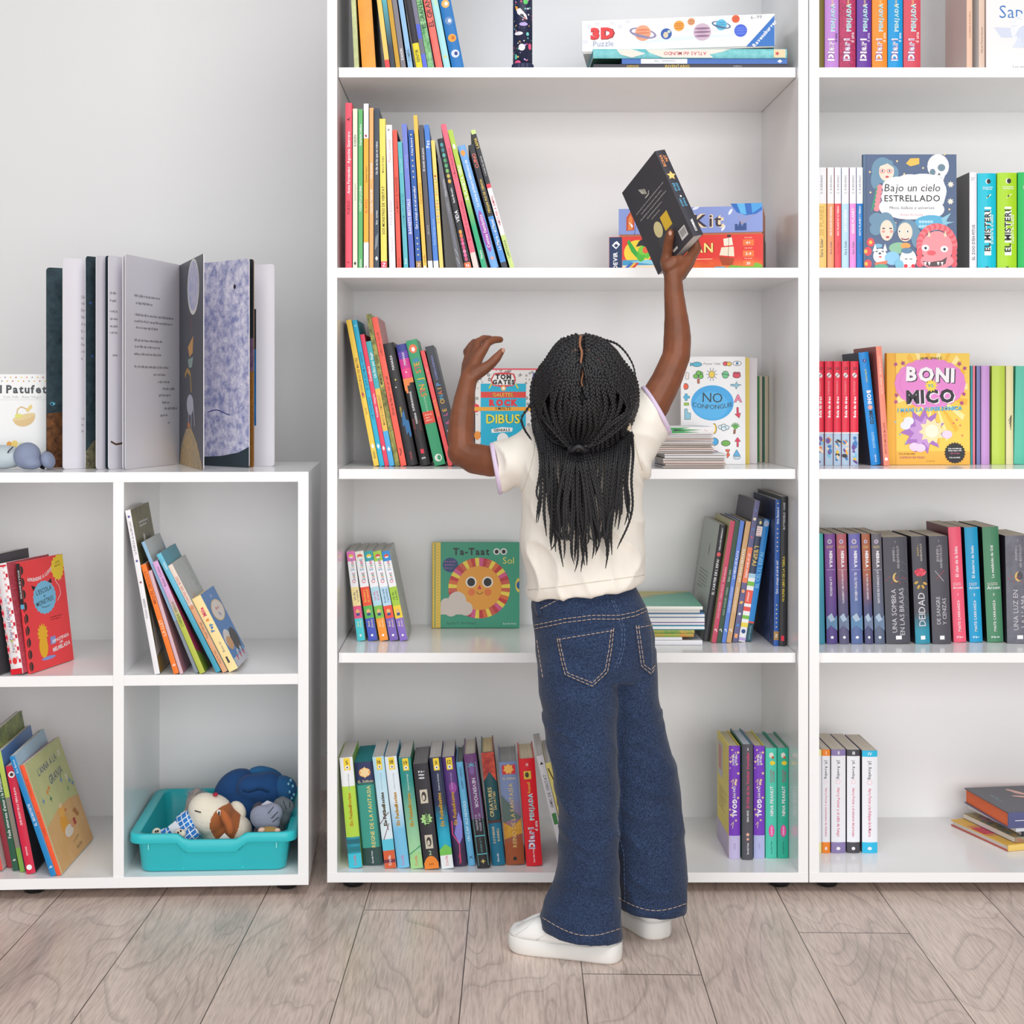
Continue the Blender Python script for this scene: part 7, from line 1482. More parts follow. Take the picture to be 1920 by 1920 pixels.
blob('body', [EL(tp(505, 1561, .045), (.024, .016, .012)), EL(tp(500, 1572, .045), (.03, .02, .014))], mat('#a88a52', .95, .1, 'plush'), br, .0025)
blob('hand', [EL(tp(490, 1557, .034), (.008, .008, .006), rm(-20, 'Y')), EL(tp(520, 1558, .036), (.007, .008, .006))], mat('#e8c4b0', .9, .1, 'plush'), br, .002)
# ---------------------------------------------------------------- the child
SKIN = mat('#804d34', .48, .4, 'skin')
HAIRM = mat('#17161a', .42, .5, 'hair')
DENIM = mat('#21314d', .85, .15, 'denim')
SHIRT = mat('#efe9df', .85, .15, 'cloth')
LILAC = mat('#d9c8e2', .85, .15, 'cloth')
# the held book: spine runs up and left, cover turned to the camera, seen from a little below
SBL = W(1300, 443, 2.70)                        # foot of the spine, back-cover side
ax_z = Vector((-.063, .05, .160)).normalized()
ax_y = Vector((-.047, .128, -.063)); ax_y = (ax_y - ax_z * ax_y.dot(ax_z)).normalized()
ax_x = ax_y.cross(ax_z)
bm = Matrix((ax_x, ax_y, ax_z)).transposed().to_4x4(); bm.translation = SBL
def artNit(S, Fr, B, t, h, ww):
    S.text('BONA', t * .3, h * .88, t * .27, '#f2a062', 90, h * .2, .02).text('NIT', t * .7, h * .90, t * .27, '#f2a062', 90, h * .14, .02).star(t * .5, h * .70, t * .44, '#f6cf7a', 5, .5, 80)
    for i, (a, b) in enumerate(((.6, .5), (.42, .32))):
        for u in (.34, .66): S.lines(u * t - t * .11, h * a, u * t + t * .11, 6, h * .016, '#6ac4ec', h * .010, .1, seed=i * 7 + int(u * 9))
    S.ell(t * .5, h * .455, t * .09, t * .09, WH).text('COMBEL', t * .5, h * .12, t * .36, WH, 90, h * .14, .05)
    for i in range(5): B.line([(ww * (.36 + .03 * i), h * (.86 - .012 * i)), (ww * (.4 + .02 * i), h * (.79 - .01 * i))], .0022, '#d9d8c8')
    B.line([(ww * .42, h * .73), (ww * .52, h * .73), (ww * .55, h * .76)], .002, '#d9d8c8')
    for i, (a, b) in enumerate(((.1, .9), (.2, .8), (.12, .88), (.28, .7), (.36, .6))): B.lines(ww * a, h * (.68 - .045 * i), ww * b, 1, .01, '#d4d2cc', h * .009, 0, seed=i)
    B.ell(ww * .4, h * .36, ww * .10, h * .085, '#f0e2a8').rect(ww * .53, h * .28, ww * .72, h * .44, '#f4c83c').lines(ww * .3, h * .26, ww * .78, 6, h * .018, '#8f8d88', h * .005, .3)
    [B.rect(ww * .76, h * .06, ww * .93, h * .17, '#e8e6e4')] + [B.rect(ww * (.78 + .0125 * i), h * .085, ww * (.784 + .0125 * i + .002 * (i % 3)), h * .155, '#5a5a5c') for i in range(11)]; B.rect(ww * .5, h * .04, ww * .62, h * .065, '#e8e6e4')
make_book('black square book held up in the child\'s raised right hand', bm, .0215, .178, .148, '#3b3a42', front='#3b3a40', back='#44434a', pages='#dedad6', art=artNit, bulge=.0006)
def cover_pt(px, py, off):
    """point on the held book's back cover plane (off metres towards the camera)"""
    dr = W(px, py, 1) - Vector((0, 0, H)); o = Vector((0, 0, H)); nrm = -ax_x
    k = (SBL + nrm * off - o).dot(nrm) / dr.dot(nrm)
    return o + dr * k
G = W
D_ = 2.70
def ringp(Lp, Rp, d, rd, n=32, dd=0, pw=1.0):
    a, b = G(Lp[0], Lp[1], d), G(Rp[0], Rp[1], d + dd); c = (a + b) / 2; h = (b - a) / 2
    out = []
    for j in range(n):
        q = 2 * math.pi * j / n; cs, sn = math.cos(q), math.sin(q)
        cs = math.copysign(abs(cs) ** pw, cs); sn = math.copysign(abs(sn) ** pw, sn)
        out.append(c + h * cs + Vector((0, rd * sn, 0)))
    return out
LOFT = lambda rings: (lambda me: me.loft(rings, WH))
HC = Vector((X(1097, 2.66), 2.66, Z(733, 2.66))); HR = Vector((.0815, .092, .1005))
# ---- body: one skin
sh_l, sh_r = G(990, 858, 2.70), G(1186, 812, 2.70)
parts = [
 EL(G(1096, 738, 2.685), (.070, .082, .092)), EL(G(1094, 770, 2.72), (.052, .06, .05)),
 CH((G(1093, 790, 2.70), .036), (G(1092, 830, 2.70), .038)),
 EL(G(1030, 742, 2.69), (.008, .018, .026)), EL(G(1163, 742, 2.69), (.008, .018, .026)),
 EL(G(1090, 752, 2.775), (.012, .014, .013)), EL(G(1090, 735, 2.768), (.008, .012, .018)), EL(G(1090, 772, 2.768), (.022, .012, .008)), EL(G(1092, 792, 2.755), (.026, .02, .016)),
 LOFT([ringp((1030, 830), (1155, 820), 2.70, .05), ringp((1000, 870), (1190, 855), 2.70, .065), ringp((1000, 960), (1190, 950), 2.70, .068), ringp((1015, 1060), (1170, 1040), 2.70, .060), ringp((1020, 1140), (1175, 1130), 2.70, .062), ringp((1030, 1220), (1195, 1210), 2.70, .065), ringp((1040, 1250), (1195, 1250), 2.70, .05)]),
 # left arm
 CH((sh_l, .028), (G(950, 864, 2.72), .0285), (G(920, 865, 2.735), .0285), (G(890, 860, 2.75), .0280)),
 CH((G(890, 860, 2.75), .0275), (G(866, 848, 2.76), .0270), (G(864, 815, 2.775), .0255), (G(867, 775, 2.79), .0225), (G(873, 735, 2.81), .0185), (G(879, 708, 2.825), .0162)),
 CH((G(879, 708, 2.825), .0155), (G(894, 672, 2.845), .0125), (G(906, 656, 2.85), .0092)),
 CH((G(879, 708, 2.83), .0150), (G(888, 675, 2.855), .0130), (G(893, 655, 2.865), .0092)),
 CH((G(878, 706, 2.835), .0145), (G(881, 680, 2.865), .0120), (G(883, 660, 2.88), .0088)),
 CH((G(877, 704, 2.84), .0140), (G(876, 684, 2.872), .0108), (G(878, 668, 2.89), .0080)),
 CH((G(906, 656, 2.85), .0088), (G(914, 643, 2.855), .0080), (G(926, 637, 2.865), .0076), (G(938, 637, 2.872), .0066)),
 CH((G(893, 655, 2.865), .0090), (G(896, 641, 2.875), .0080), (G(907, 635, 2.895), .0074), (G(919, 635, 2.91), .0064)),
 CH((G(883, 660, 2.88), .0086), (G(882, 650, 2.90), .0078), (G(889, 642, 2.92), .0072), (G(900, 641, 2.935), .0062)),
 CH((G(878, 668, 2.89), .0078), (G(874, 659, 2.91), .0070), (G(879, 652, 2.93), .0064), (G(888, 650, 2.942), .0056)),
 CH((G(887, 704, 2.82), .0135), (G(907, 692, 2.82), .0118), (G(921, 682, 2.82), .0098), (G(932, 670, 2.82), .0084), (G(941, 658, 2.82), .0062)),
 # right arm
 CH((sh_r, .030), (G(1226, 757, 2.705), .0300), (G(1250, 712, 2.71), .0275), (G(1268, 668, 2.715), .0255)),
 CH((G(1268, 668, 2.715), .0255), (G(1270, 632, 2.715), .0248), (G(1268, 595, 2.715), .0218), (G(1264, 555, 2.72), .0182), (G(1262, 522, 2.725), .0168)),
]
thumb = [(cover_pt(1250, 492, .012), .0130), (cover_pt(1251, 474, .0095), .0102), (cover_pt(1253, 456, .0088), .0092), (cover_pt(1256, 444, .0080), .0086), (cover_pt(1257, 436, .0072), .0070)]
wr = G(1262, 522, 2.725)
fk = [G(1290, 488, 2.735), G(1292, 490, 2.752), G(1291, 494, 2.768), G(1287, 500, 2.782)]
parts += [CH((wr, .0160), (thumb[0][0], .0125)), CH(*thumb), CH((wr, .0165), (G(1268, 497, 2.73), .0150), (G(1274, 489, 2.725), .0110)), CH((G(1252, 500, 2.72), .0120), (G(1264, 490, 2.718), .0105), (G(1280, 490, 2.73), .0105))]
for i, k in enumerate(fk):
    tip = .92 - .05 * abs(i - 1)
    m1 = cover_pt(1306 - 2 * i, 466 + 3 * i, -.031 - .002 * i); m1.y = max(m1.y, fk[i].y)
    e1 = cover_pt(1302 - 6 * i, 446 - 4 * i, -.0305); e2 = cover_pt(1292 - 9 * i, 430 - 6 * i, -.0300)
    parts.append(CH((wr, .0150), (G(1276, 506 + 2 * i, 2.73 + .014 * i), .0135), (k, .0105), (m1, .0092), (e1, .0084 * tip), (e2, .0068 * tip)))
# legs inside the trousers, feet inside the shoes
parts += [CH((G(1080, 1230, 2.70), .050), (G(1085, 1330, 2.69), .044), (G(1098, 1480, 2.68), .036), (G(1105, 1600, 2.68), .034), (G(1112, 1735, 2.675), .026)),
          CH((G(1172, 1230, 2.71), .046), (G(1192, 1330, 2.73), .034), (G(1212, 1480, 2.745), .032), (G(1226, 1600, 2.755), .032), (G(1236, 1690, 2.77), .026)),
          CH((G(1112, 1745, 2.675), .028), (G(1040, 1765, 2.695), .022)), CH((G(1234, 1700, 2.775), .027), (G(1205, 1690, 2.83), .021))]
def skin_fn(co, no):
    for i in range(len(co)):
        co[i] += no[i] * (.0008 * noise.noise(Vector(co[i]) * 45))
    return co
person = blob('person', parts, SKIN, None, .0026, 5, skin_fn)
tag(person, 'child with long black braids, cream T-shirt and jeans, reaching up for a book', 'person')
for p_ in (cover_pt(1256.6, 437.5, .0140), G(943.5, 657, 2.8135)):
    m = M(); m.ball(p_, (.0036, .0012, .0046), mat('#b98872', .3, .5), 12, 8); m.build('fingernail', person)
for x in (1073, 1109):
    m = M(); m.ball(G(x, 735, 2.753), (.0095, .0095, .008), '#f0eeea', 14, 9); m.ball(G(x, 735, 2.761), (.0045, .0035, .0045), '#20140e', 12, 8); m.build('eye', person)
m = M(); m.ball(G(1090, 773, 2.778), (.017, .005, .0052), mat('#8a4a44', .4), 14, 8); m.build('lips', person)
# ---- T-shirt
def shirt_fn(co, no):
    for i in range(len(co)):
        p = Vector(co[i]); z = p.z; x = p.x
        q = Vector((p.x * 14 + p.z * 11, p.y * 5, p.z * 9 - p.x * 5))
        amp = .0046 if z > .62 else .0038
        k = (1 - abs(noise.noise(q * 1.3))) ** 3 * 1.5 - .6 + .5 * noise.noise(q * 2.1)
        # pulls that run from the armpits to the small of the back
        f = math.sin((p.z * 55 + abs(p.x - .18) * 52)) * .0012 * max(0, 1 - abs(p.z - .74) / .16)
        co[i] += no[i] * (amp * k + f)
    return co
SB_ = .088
shirt = blob('t_shirt', [
 LOFT([ringp((1040, 800), (1150, 790), D_, .045), ringp((1012, 812), (1182, 792), D_, .06), ringp((985, 835), (1208, 812), D_, .074), ringp((974, 875), (1208, 862), D_, .083), ringp((975, 925), (1203, 905), D_, .087), ringp((975, 975), (1206, 955), D_, .086), ringp((977, 1025), (1209, 1010), D_, .086), ringp((981, 1070), (1211, 1056), D_, .089), ringp((988, 1103), (1213, 1082), D_, .091), ringp((993, 1121), (1210, 1092), D_, .089)]),
 LOFT([[c_ + u for u in us] for c_, us in ((G(1010, 850, 2.70), [Vector((.0, .044 * math.sin(2 * math.pi * j / 24), .052 * math.cos(2 * math.pi * j / 24))) for j in range(24)]),)] + [
       [G(960, 864, 2.715) + Vector((-.004 * math.cos(q), .044 * math.sin(q), .047 * math.cos(q))) for q in [2 * math.pi * j / 24 for j in range(24)]],
       [G(931, 878, 2.73) + Vector((-.0075 * math.cos(q), .043 * math.sin(q), .0425 * math.cos(q))) for q in [2 * math.pi * j / 24 for j in range(24)]]]),
 LOFT([[c_ + (uu * math.cos(q) * r1 + Vector((0, 1, 0)) * math.sin(q) * r2) for q in [2 * math.pi * j / 24 for j in range(24)]] for c_, uu, r1, r2 in (
       (G(1165, 835, 2.70), Vector((.72, 0, -.69)), .060, .055), (G(1196, 800, 2.70), Vector((.62, 0, -.78)), .053, .05), (G(1229, 771, 2.705), Vector((.50, 0, -.865)), .0455, .045))]),
 EL(G(1196, 850, 2.70), (.014, .05, .05), rm(-22, 'Y')),
], SHIRT, person, .0036, 7, shirt_fn)
m = M()
n = 40
def torus(c_, f1, r_, flat=None, m_=LILAC):
    m.tube([c_ + f1(2 * math.pi * j / n) for j in range(n + 1)], r_, m_, 8, False)
torus(G(930, 878.5, 2.73), lambda q: Vector((-.0078 * math.cos(q), .0435 * math.sin(q), .0430 * math.cos(q))), .0042)
m.build('sleeve_trim', shirt)
m = M(); torus(G(1230.5, 769.5, 2.705), lambda q: Vector((.50, 0, -.865)) * .0462 * math.cos(q) + Vector((0, .0455 * math.sin(q), 0)), .0042)
m.build('sleeve_trim', shirt)
m = M(); torus(G(1093, 800, 2.70), lambda q: Vector((.055 * math.cos(q), .052 * math.sin(q), .010 * math.cos(q) + .014 * math.sin(q))), .0065)
m.build('collar_trim', shirt)
bvt = BVHTree.FromPolygons([v.co for v in shirt.data.vertices], [p.vertices for p in shirt.data.polygons])
def shirt_seam(me, pts, r=.0009):
    run = []
    for x, y in spline2(pts):
        dr = (G(x, y, 1) - Vector((0, 0, H))).normalized(); h = bvt.ray_cast(Vector((0, 0, H)), dr)
        if h[0] is not None: run.append(h[0] - dr * .0003)
    if len(run) > 1: me.tube(run, r, mat('#ddd5c8', .9, .1), 5)
def spline2(pts):
    out = []
    for (a, b), (c_, d) in zip(pts, pts[1:]): out += [(a + (c_ - a) * i / 8, b + (d - b) * i / 8) for i in range(8)]
    return out + [pts[-1]]
m = M()
shirt_seam(m, [(1003, 826), (1001, 850), (994, 880), (986, 905), (979, 922)]); m.build('shirt_seam', shirt); m = M(); shirt_seam(m, [(1184, 800), (1190, 830), (1198, 860), (1205, 882)]); m.build('shirt_seam', shirt); m = M()
shirt_seam(m, [(990, 1106), (1040, 1101), (1100, 1093), (1160, 1085), (1207, 1078)])
m.build('shirt_seam', shirt)
# ---- jeans
def jean_fn(co, no):
    for i in range(len(co)):
        p = Vector(co[i]); z = p.z
        q = Vector((p.x * 7, p.y * 7, p.z * 11 + p.x * 5))
        k = .6 * noise.noise(q) + (1 - abs(noise.noise(q * 1.7 + Vector((3, 1, 7))))) ** 3 * .9 - .4 + .3 * noise.noise(q * 3.3)
        amp = .0055 if z < .42 else .0022
        if z < .06: amp *= .3
        co[i] += no[i] * amp * k
    return co
LD_, RD_ = 2.685, 2.74
jeans = blob('jeans', [
 LOFT([ringp((1001, 1119), (1180, 1090), 2.70, .074), ringp((997, 1128), (1190, 1100), 2.70, .078), ringp((998, 1162), (1213, 1140), 2.70, .086), ringp((1004, 1205), (1227, 1190), 2.705, .094), ringp((1008, 1245), (1228, 1240), 2.71, .094), ringp((1015, 1272), (1226, 1270), 2.71, .08)]),
 LOFT([ringp(a, b, d, r, pw=.9) for a, b, d, r in (((1012, 1215), (1158, 1215), 2.70, .08), ((1008, 1255), (1161, 1255), 2.695, .081), ((1011, 1300), (1160, 1300), 2.69, .078), ((1019, 1335), (1159, 1335), 2.69, .074), ((1024, 1390), (1158, 1390), LD_, .07), ((1036, 1455), (1159, 1455), LD_, .066), ((1044, 1508), (1160, 1505), LD_, .064), ((1050, 1565), (1161, 1565), LD_, .063), ((1044, 1620), (1162, 1625), LD_, .066), ((1037, 1655), (1162, 1660), LD_, .068), ((1022, 1690), (1163, 1700), 2.68, .072), ((1016, 1722), (1166, 1744), 2.675, .074), ((1014, 1736), (1168, 1756), 2.675, .073))]),
 LOFT([ringp(a, b, d, r, pw=.9) for a, b, d, r in (((1140, 1215), (1230, 1215), 2.72, .075), ((1138, 1255), (1231, 1255), 2.725, .077), ((1138, 1300), (1234, 1300), 2.73, .072), ((1138, 1346), (1240, 1346), 2.735, .07), ((1140, 1390), (1256, 1390), RD_, .068), ((1143, 1450), (1269, 1450), RD_, .066), ((1147, 1525), (1276, 1525), 2.745, .064), ((1152, 1605), (1285, 1605), 2.75, .064), ((1154, 1650), (1287, 1655), 2.755, .066), ((1154, 1684), (1288, 1694), 2.76, .066), ((1154, 1696), (1288, 1706), 2.76, .066))]),
], DENIM, person, .0036, 5, jean_fn)
bvj = BVHTree.FromPolygons([v.co for v in jeans.data.vertices], [p.vertices for p in jeans.data.polygons])
EYE = Vector((0, 0, H))
def hitj(px, py, push):
    dr = (G(px, py, 1) - EYE).normalized(); h = bvj.ray_cast(EYE, dr)
    if h[0] is None: return None
    nn = h[1] if h[1].dot(dr) < 0 else -h[1]
    return h[0] + nn * push, nn
def dense(pts, step=3.):
    out = []
    for (a, b), (c_, d) in zip(pts, pts[1:]):
        k = max(1, int(math.hypot(c_ - a, d - b) / step))
        out += [(a + (c_ - a) * i / k, b + (d - b) * i / k) for i in range(k)]
    return out + [pts[-1]]
def seam(me, pts, r=.00075, push=.0006, m_='#b9a394', dash=True):
    run = []
    for i, (x, y) in enumerate(dense(pts, 2.2)):
        h = hitj(x, y, push)
        if h is None:
            if len(run) > 1: me.tube(run, r, m_, 5)
            run = []; continue
        if run and (h[0] - run[-1]).length > .02: 
            if len(run) > 1: me.tube(run, r, m_, 5)
            run = []
        run.append(h[0])
        if dash and len(run) >= 4:
            me.tube(run, r, m_, 5); run = []
    if len(run) > 1: me.tube(run, r, m_, 5)
def patch(name, Lp, Rp, rows, push, m_, sub=14, parent=jeans):
    """a second layer of cloth lying on the jeans between two side lines"""
    def at(pl, t):
        k = t * (len(pl) - 1); i = min(int(k), len(pl) - 2); f = k - i
        return (pl[i][0] + (pl[i + 1][0] - pl[i][0]) * f, pl[i][1] + (pl[i + 1][1] - pl[i][1]) * f)
    vs, ok = [], []
    for r_ in range(rows + 1):
        a, b = at(Lp, r_ / rows), at(Rp, r_ / rows)
        for s_ in range(sub + 1):
            h = hitj(a[0] + (b[0] - a[0]) * s_ / sub, a[1] + (b[1] - a[1]) * s_ / sub, push)
            vs.append(h[0] if h else None)
    me = M(); n_ = sub + 1
    good = [v if v is not None else Vector((0, 0, 0)) for v in vs]; fs = []
    for r_ in range(rows):
        for s_ in range(sub):
            q = (r_ * n_ + s_, (r_ + 1) * n_ + s_, (r_ + 1) * n_ + s_ + 1, r_ * n_ + s_ + 1)
            if all(vs[i] is not None for i in q): fs.append(q)
    if not fs: return None
    me.add(good, fs, m_, True)
    o = me.build(name, parent)
    so = o.modifiers.new('s', 'SOLIDIFY'); so.thickness = .0016; so.offset = 0
    return o
pk_l = patch('back_pocket', [(1044, 1192), (1053, 1240), (1058, 1266), (1084, 1278), (1110, 1289)], [(1152, 1174), (1148, 1215), (1141, 1258), (1126, 1273), (1110.5, 1289)], 22, .0013, DENIM)
pk_r = patch('back_pocket', [(1189, 1170), (1194, 1210), (1199, 1250), (1211, 1259), (1219, 1266)], [(1219, 1168), (1222, 1205), (1223, 1240), (1222, 1256), (1219.5, 1264)], 22, .0013, DENIM, 8)
m = M()
for off in (0, 1):
    k = 4.5 * off
    seam(m, [(1046 + k, 1197), (1054 + k, 1240), (1060 + k, 1264 - k * .6), (1110, 1286 - k * 1.4), (1139 - k, 1258 - k * .6), (1146 - k, 1215), (1150 - k, 1178)], push=.0026)
    seam(m, [(1191 + k, 1173), (1196 + k, 1210), (1201 + k, 1248 - k * .5), (1219, 1263 - k * 1.6), (1226, 1252 - k)], push=.0026)
seam(m, [(1046, 1199), (1100, 1190), (1150, 1182)], push=.0026); seam(m, [(1191, 1178), (1222, 1172)], push=.0026)
m.build('pocket_stitching', jeans)
m = M()
for dy in (0, 7):
    seam(m, [(1003, 1172 + dy), (1060, 1160 + dy), (1110, 1154 + dy), (1160, 1154 + dy), (1190, 1148 + dy), (1211, 1139 + dy)], push=.0010)
seam(m, [(1012, 1142), (1050, 1123), (1090, 1112), (1125, 1110)]); seam(m, [(1142, 1110), (1165, 1104), (1192, 1101)])
for dx in (0, 5): seam(m, [(1160 + dx, 1160), (1166 + dx, 1180), (1166 + dx, 1210), (1158 + dx, 1240), (1152 + dx, 1252)], m_='#54688a')
for dx in (0, 4): seam(m, [(1146 + dx, 1125), (1158 + dx, 1152)], m_='#54688a')
seam(m, [(1007, 1200), (1013, 1240), (1018, 1270)])
for (Lp, Rp, sag) in (((1018, 1724), (1165, 1743), 23), ((1160, 1687), (1286, 1697), 18)):
    seam(m, [(Lp[0] + (Rp[0] - Lp[0]) * i / 12, Lp[1] + (Rp[1] - Lp[1]) * i / 12 + sag * math.sin(math.pi * i / 12) - 3) for i in range(13)])
seam(m, [(1156, 1500), (1158, 1560), (1170, 1600), (1172, 1690)], m_='#54688a')
m.build('seam_stitching', jeans)
def strap(pts, w_):
    me = M(); vs = []
    for x, y in pts:
        a, b = hitj(x - w_, y, .0022), hitj(x + w_, y, .0022)
        if a is None or b is None: continue
        vs.append((a[0], b[0]))
    if len(vs) < 2: return
    flat_ = [p for q in vs for p in q]; me.add(flat_, [(2 * i, 2 * i + 1, 2 * i + 3, 2 * i + 2) for i in range(len(vs) - 1)], DENIM, True)
    o = me.build('belt_loop', jeans); s = o.modifiers.new('s', 'SOLIDIFY'); s.thickness = .002; s.offset = 0
strap(dense([(1128, 1094), (1136, 1112), (1142, 1123)], 3), 6)
strap(dense([(1007, 1124), (1009, 1140), (1013, 1154)], 3), 5)
# ---- shoes
SHOE = mat('#f1f0ee', .45, .4); SOLE = mat('#eceae6', .55, .3)
def shoe(cx0, cy0, fdir, L_, nm_):
    f = Vector((fdir[0], fdir[1], 0)).normalized(); s = Vector((-f.y, f.x, 0)); c0 = Vector((cx0, cy0, 0))
    def P(t, w_, z): return c0 + f * (t * L_) + s * w_ + Vector((0, 0, z))
    # outline half-widths along the length (heel -.5 .. toe .5)
    def hw(t):
        pr = [(-.5, .0), (-.485, .016), (-.45, .026), (-.38, .031), (-.2, .031), (0, .0325), (.2, .038), (.34, .038), (.42, .033), (.47, .024), (.49, .014), (.5, .0)]
        for (a, b), (c_, d) in zip(pr, pr[1:]):
            if a <= t <= c_: return b + (d - b) * (t - a) / (c_ - a)
        return 0
    ts = [-.5, -.495, -.485, -.465, -.44, -.4, -.33, -.25, -.15, -.05, .05, .15, .25, .32, .38, .43, .46, .48, .49, .497, .5]
    out = [(t, hw(t)) for t in ts] + [(t, -hw(t)) for t in ts[-2:0:-1]]
    m1 = M()
    zt_ = lambda t: .0275 + (.004 if t < -.3 else 0) + .006 * max(0, t - .2)
    lay = [[P(t * .985, w_ * .95, .0006 + .006 * max(0, (t - .36) / .14) ** 2) for t, w_ in out], [P(t, w_ * 1.02, .005 + .006 * max(0, (t - .36) / .14) ** 2) for t, w_ in out], [P(t * 1.005, w_ * 1.03, .015) for t, w_ in out], [P(t, w_ * 1.0, zt_(t) - .002) for t, w_ in out], [P(t * .99, w_ * .95, zt_(t)) for t, w_ in out]]
    m1.loft(lay, SOLE)
    sole = m1
    m2 = M()
    top = lambda t: (.060 if t < -.3 else .074 - .008 * (t + .3) if t < .0 else .0716 - .03 * t if t < .25 else .064 - .20 * (t - .25) ** 1.4 if t < .45 else .0435)
    rings = []
    for k, (zz, sc1) in enumerate(((0, .96), (.25, .965), (.5, .93), (.72, .85), (.88, .68), (.97, .42), (1., .1))):
        rings.append([P(t * (.985 if k < 3 else .97 - .02 * (k - 2)), w_ * sc1, (zt_(t) - .003) + (top(t) - zt_(t) + .003) * zz) for t, w_ in out])
    m2.loft(rings, SHOE)
    return sole, m2, P
for fx_, (cx0, cy0, fd) in enumerate(((.148, 2.680, (-.94, .34)), (.283, 2.838, (-.43, .90)))):
    sole, up, P = shoe(cx0, cy0, fd, .206, '')
    o = up.build('shoe', person); sm_ = o.modifiers.new('s', 'SUBSURF'); sm_.levels = 1; sm_.render_levels = 1
    sole.build('sole', o)
    m = M()
    # toe cap and side panel seams, lace
    def on(t, q): return P(t, 0, 0) + (P(t, 1, 0) - P(t, 0, 0)) * q
    bvs = BVHTree.FromPolygons([v.co for v in o.data.vertices], [p.vertices for p in o.data.polygons])
    def prj(p):
        h = bvs.find_nearest(p); return h[0] + h[1] * .0008 if h[0] else None
    for ln in ([(.40, .036, .034), (.30, .034, .048), (.24, .022, .056), (.22, 0, .06), (.24, -.022, .056), (.30, -.034, .048), (.40, -.036, .034)], [(.2, .04, .03), (.1, .036, .045), (.05, .028, .06)], [(.2, -.04, .03), (.1, -.036, .045), (.05, -.028, .06)], [(-.1, .036, .03), (-.16, .034, .045), (-.2, .03, .06)], [(-.1, -.036, .03), (-.16, -.034, .045), (-.2, -.03, .06)]):
        pts = []
        for (a, b), in zip(zip(ln, ln[1:])):
            for i in range(6): pts.append(Vector(a).lerp(Vector(b), i / 6))
        pts = [prj(P(q[0], q[1], q[2])) for q in pts]; pts = [p for p in pts if p is not None]
        m.tube(pts, .0007, '#cfccca', 5)
    m.build('seam_stitching', o)
    m = M()
    for t in (.02, .08, .14): m.tube([prj(P(t, w_, .09)) for w_ in (-.018, -.009, 0, .009, .018)], .0022, '#f4f3f1', 6)
    m.build('lace', o)
# ---- hair
def hairfn(co, no): return co
hair = blob('hair', [EL(HC, HR), EL(HC + Vector((0, .0, -.055)), (.066, .07, .06)), EL(G(1092, 850, 2.648), (.064, .03, .045))], HAIRM, person, .004, 3)
def depth(px, py):
    z = Z(py, 2.6); x = X(px, 2.6); e = ((x - HC.x) / (HR.x + .006)) ** 2 + ((z - HC.z) / (HR.z + .006)) ** 2
    return HC.y - (HR.y + .006) * math.sqrt(max(0, 1 - e))
def sstep(a, b, x): x = max(0, min(1, (x - a) / (b - a))); return x * x * (3 - 2 * x)
def spline(pts, n):
    out = []; p = [pts[0]] + list(pts) + [pts[-1]]
    segs_ = len(pts) - 1
    for i in range(segs_):
        for k in range(n):
            t = k / n; a, b, c_, d = p[i:i + 4]
            out.append(tuple(.5 * (2 * b[q] + (c_[q] - a[q]) * t + (2 * a[q] - 5 * b[q] + 4 * c_[q] - d[q]) * t * t + (3 * b[q] - a[q] - 3 * c_[q] + d[q]) * t ** 3) for q in range(2)))
    return out + [pts[-1]]
def braid(pts, w0=.0115, w1=.0055, lift=0., hang=2.592, name='braid', plain=False, curl=0., seed=0):
    r = random.Random(seed)
    P2 = spline(pts, 24); P3 = []
    for x, y in P2:
        w_ = sstep(790, 880, y); d = depth(x, y) * (1 - w_) + hang * w_ - lift * (1 - w_ * .3)
        P3.append(G(x, y, d))
    # resample evenly
    L_ = [0]
    for a, b in zip(P3, P3[1:]): L_.append(L_[-1] + (b - a).length)
    tot = L_[-1]; step = .0030 if not plain else .005; n_ = max(6, int(tot / step)); A = np.array([tuple(p) for p in P3])
    s_ = np.linspace(0, tot, n_); C_ = np.stack([np.interp(s_, L_, A[:, q]) for q in range(3)], 1)
    tn = np.gradient(C_, axis=0); tn /= np.linalg.norm(tn, axis=1)[:, None] + 1e-9
    up = C_ - np.array([HC.x, HC.y, HC.z]); low = C_[:, 2] < HC.z - .05
    up[low] = np.array([0, -1., 0]); up[:, 1] -= .02
    up -= tn * (up * tn).sum(1)[:, None]; up /= np.linalg.norm(up, axis=1)[:, None] + 1e-9
    sd = np.cross(tn, up); f = s_ / tot
    wd = w0 + (w1 - w0) * f ** 1.3
    wd = wd * np.where(f > .93, 1 - (f - .93) / .07 * .7, 1)
    if curl: C_ = C_ + sd * (curl * np.sin(s_ / .022 + seed) * np.clip((f - .75) / .25, 0, 1))[:, None]
    me = M(); k_ = 5; ang = 2 * np.pi * np.arange(k_) / k_
    for q in range(1 if plain else 3):
        th = 2 * np.pi * s_ / .0215 + 2 * np.pi * q / 3
        if plain: cen = C_; rad = wd * .5
        else:
            cen = C_ + sd * (.30 * wd * np.sin(th))[:, None] + up * (.15 * wd * np.sin(2 * th))[:, None]; rad = wd * .245
        ring_ = cen[:, None, :] + rad[:, None, None] * (np.cos(ang)[None, :, None] * sd[:, None, :] + np.sin(ang)[None, :, None] * up[:, None, :])
        me.loft(ring_.tolist(), HAIRM)
    return me.build(name, hair)
TI = (1083, 838)
rr = random.Random(31); sd_ = 0
def J(a, b=None): return rr.uniform(-a, a) if b is None else rr.uniform(a, b)
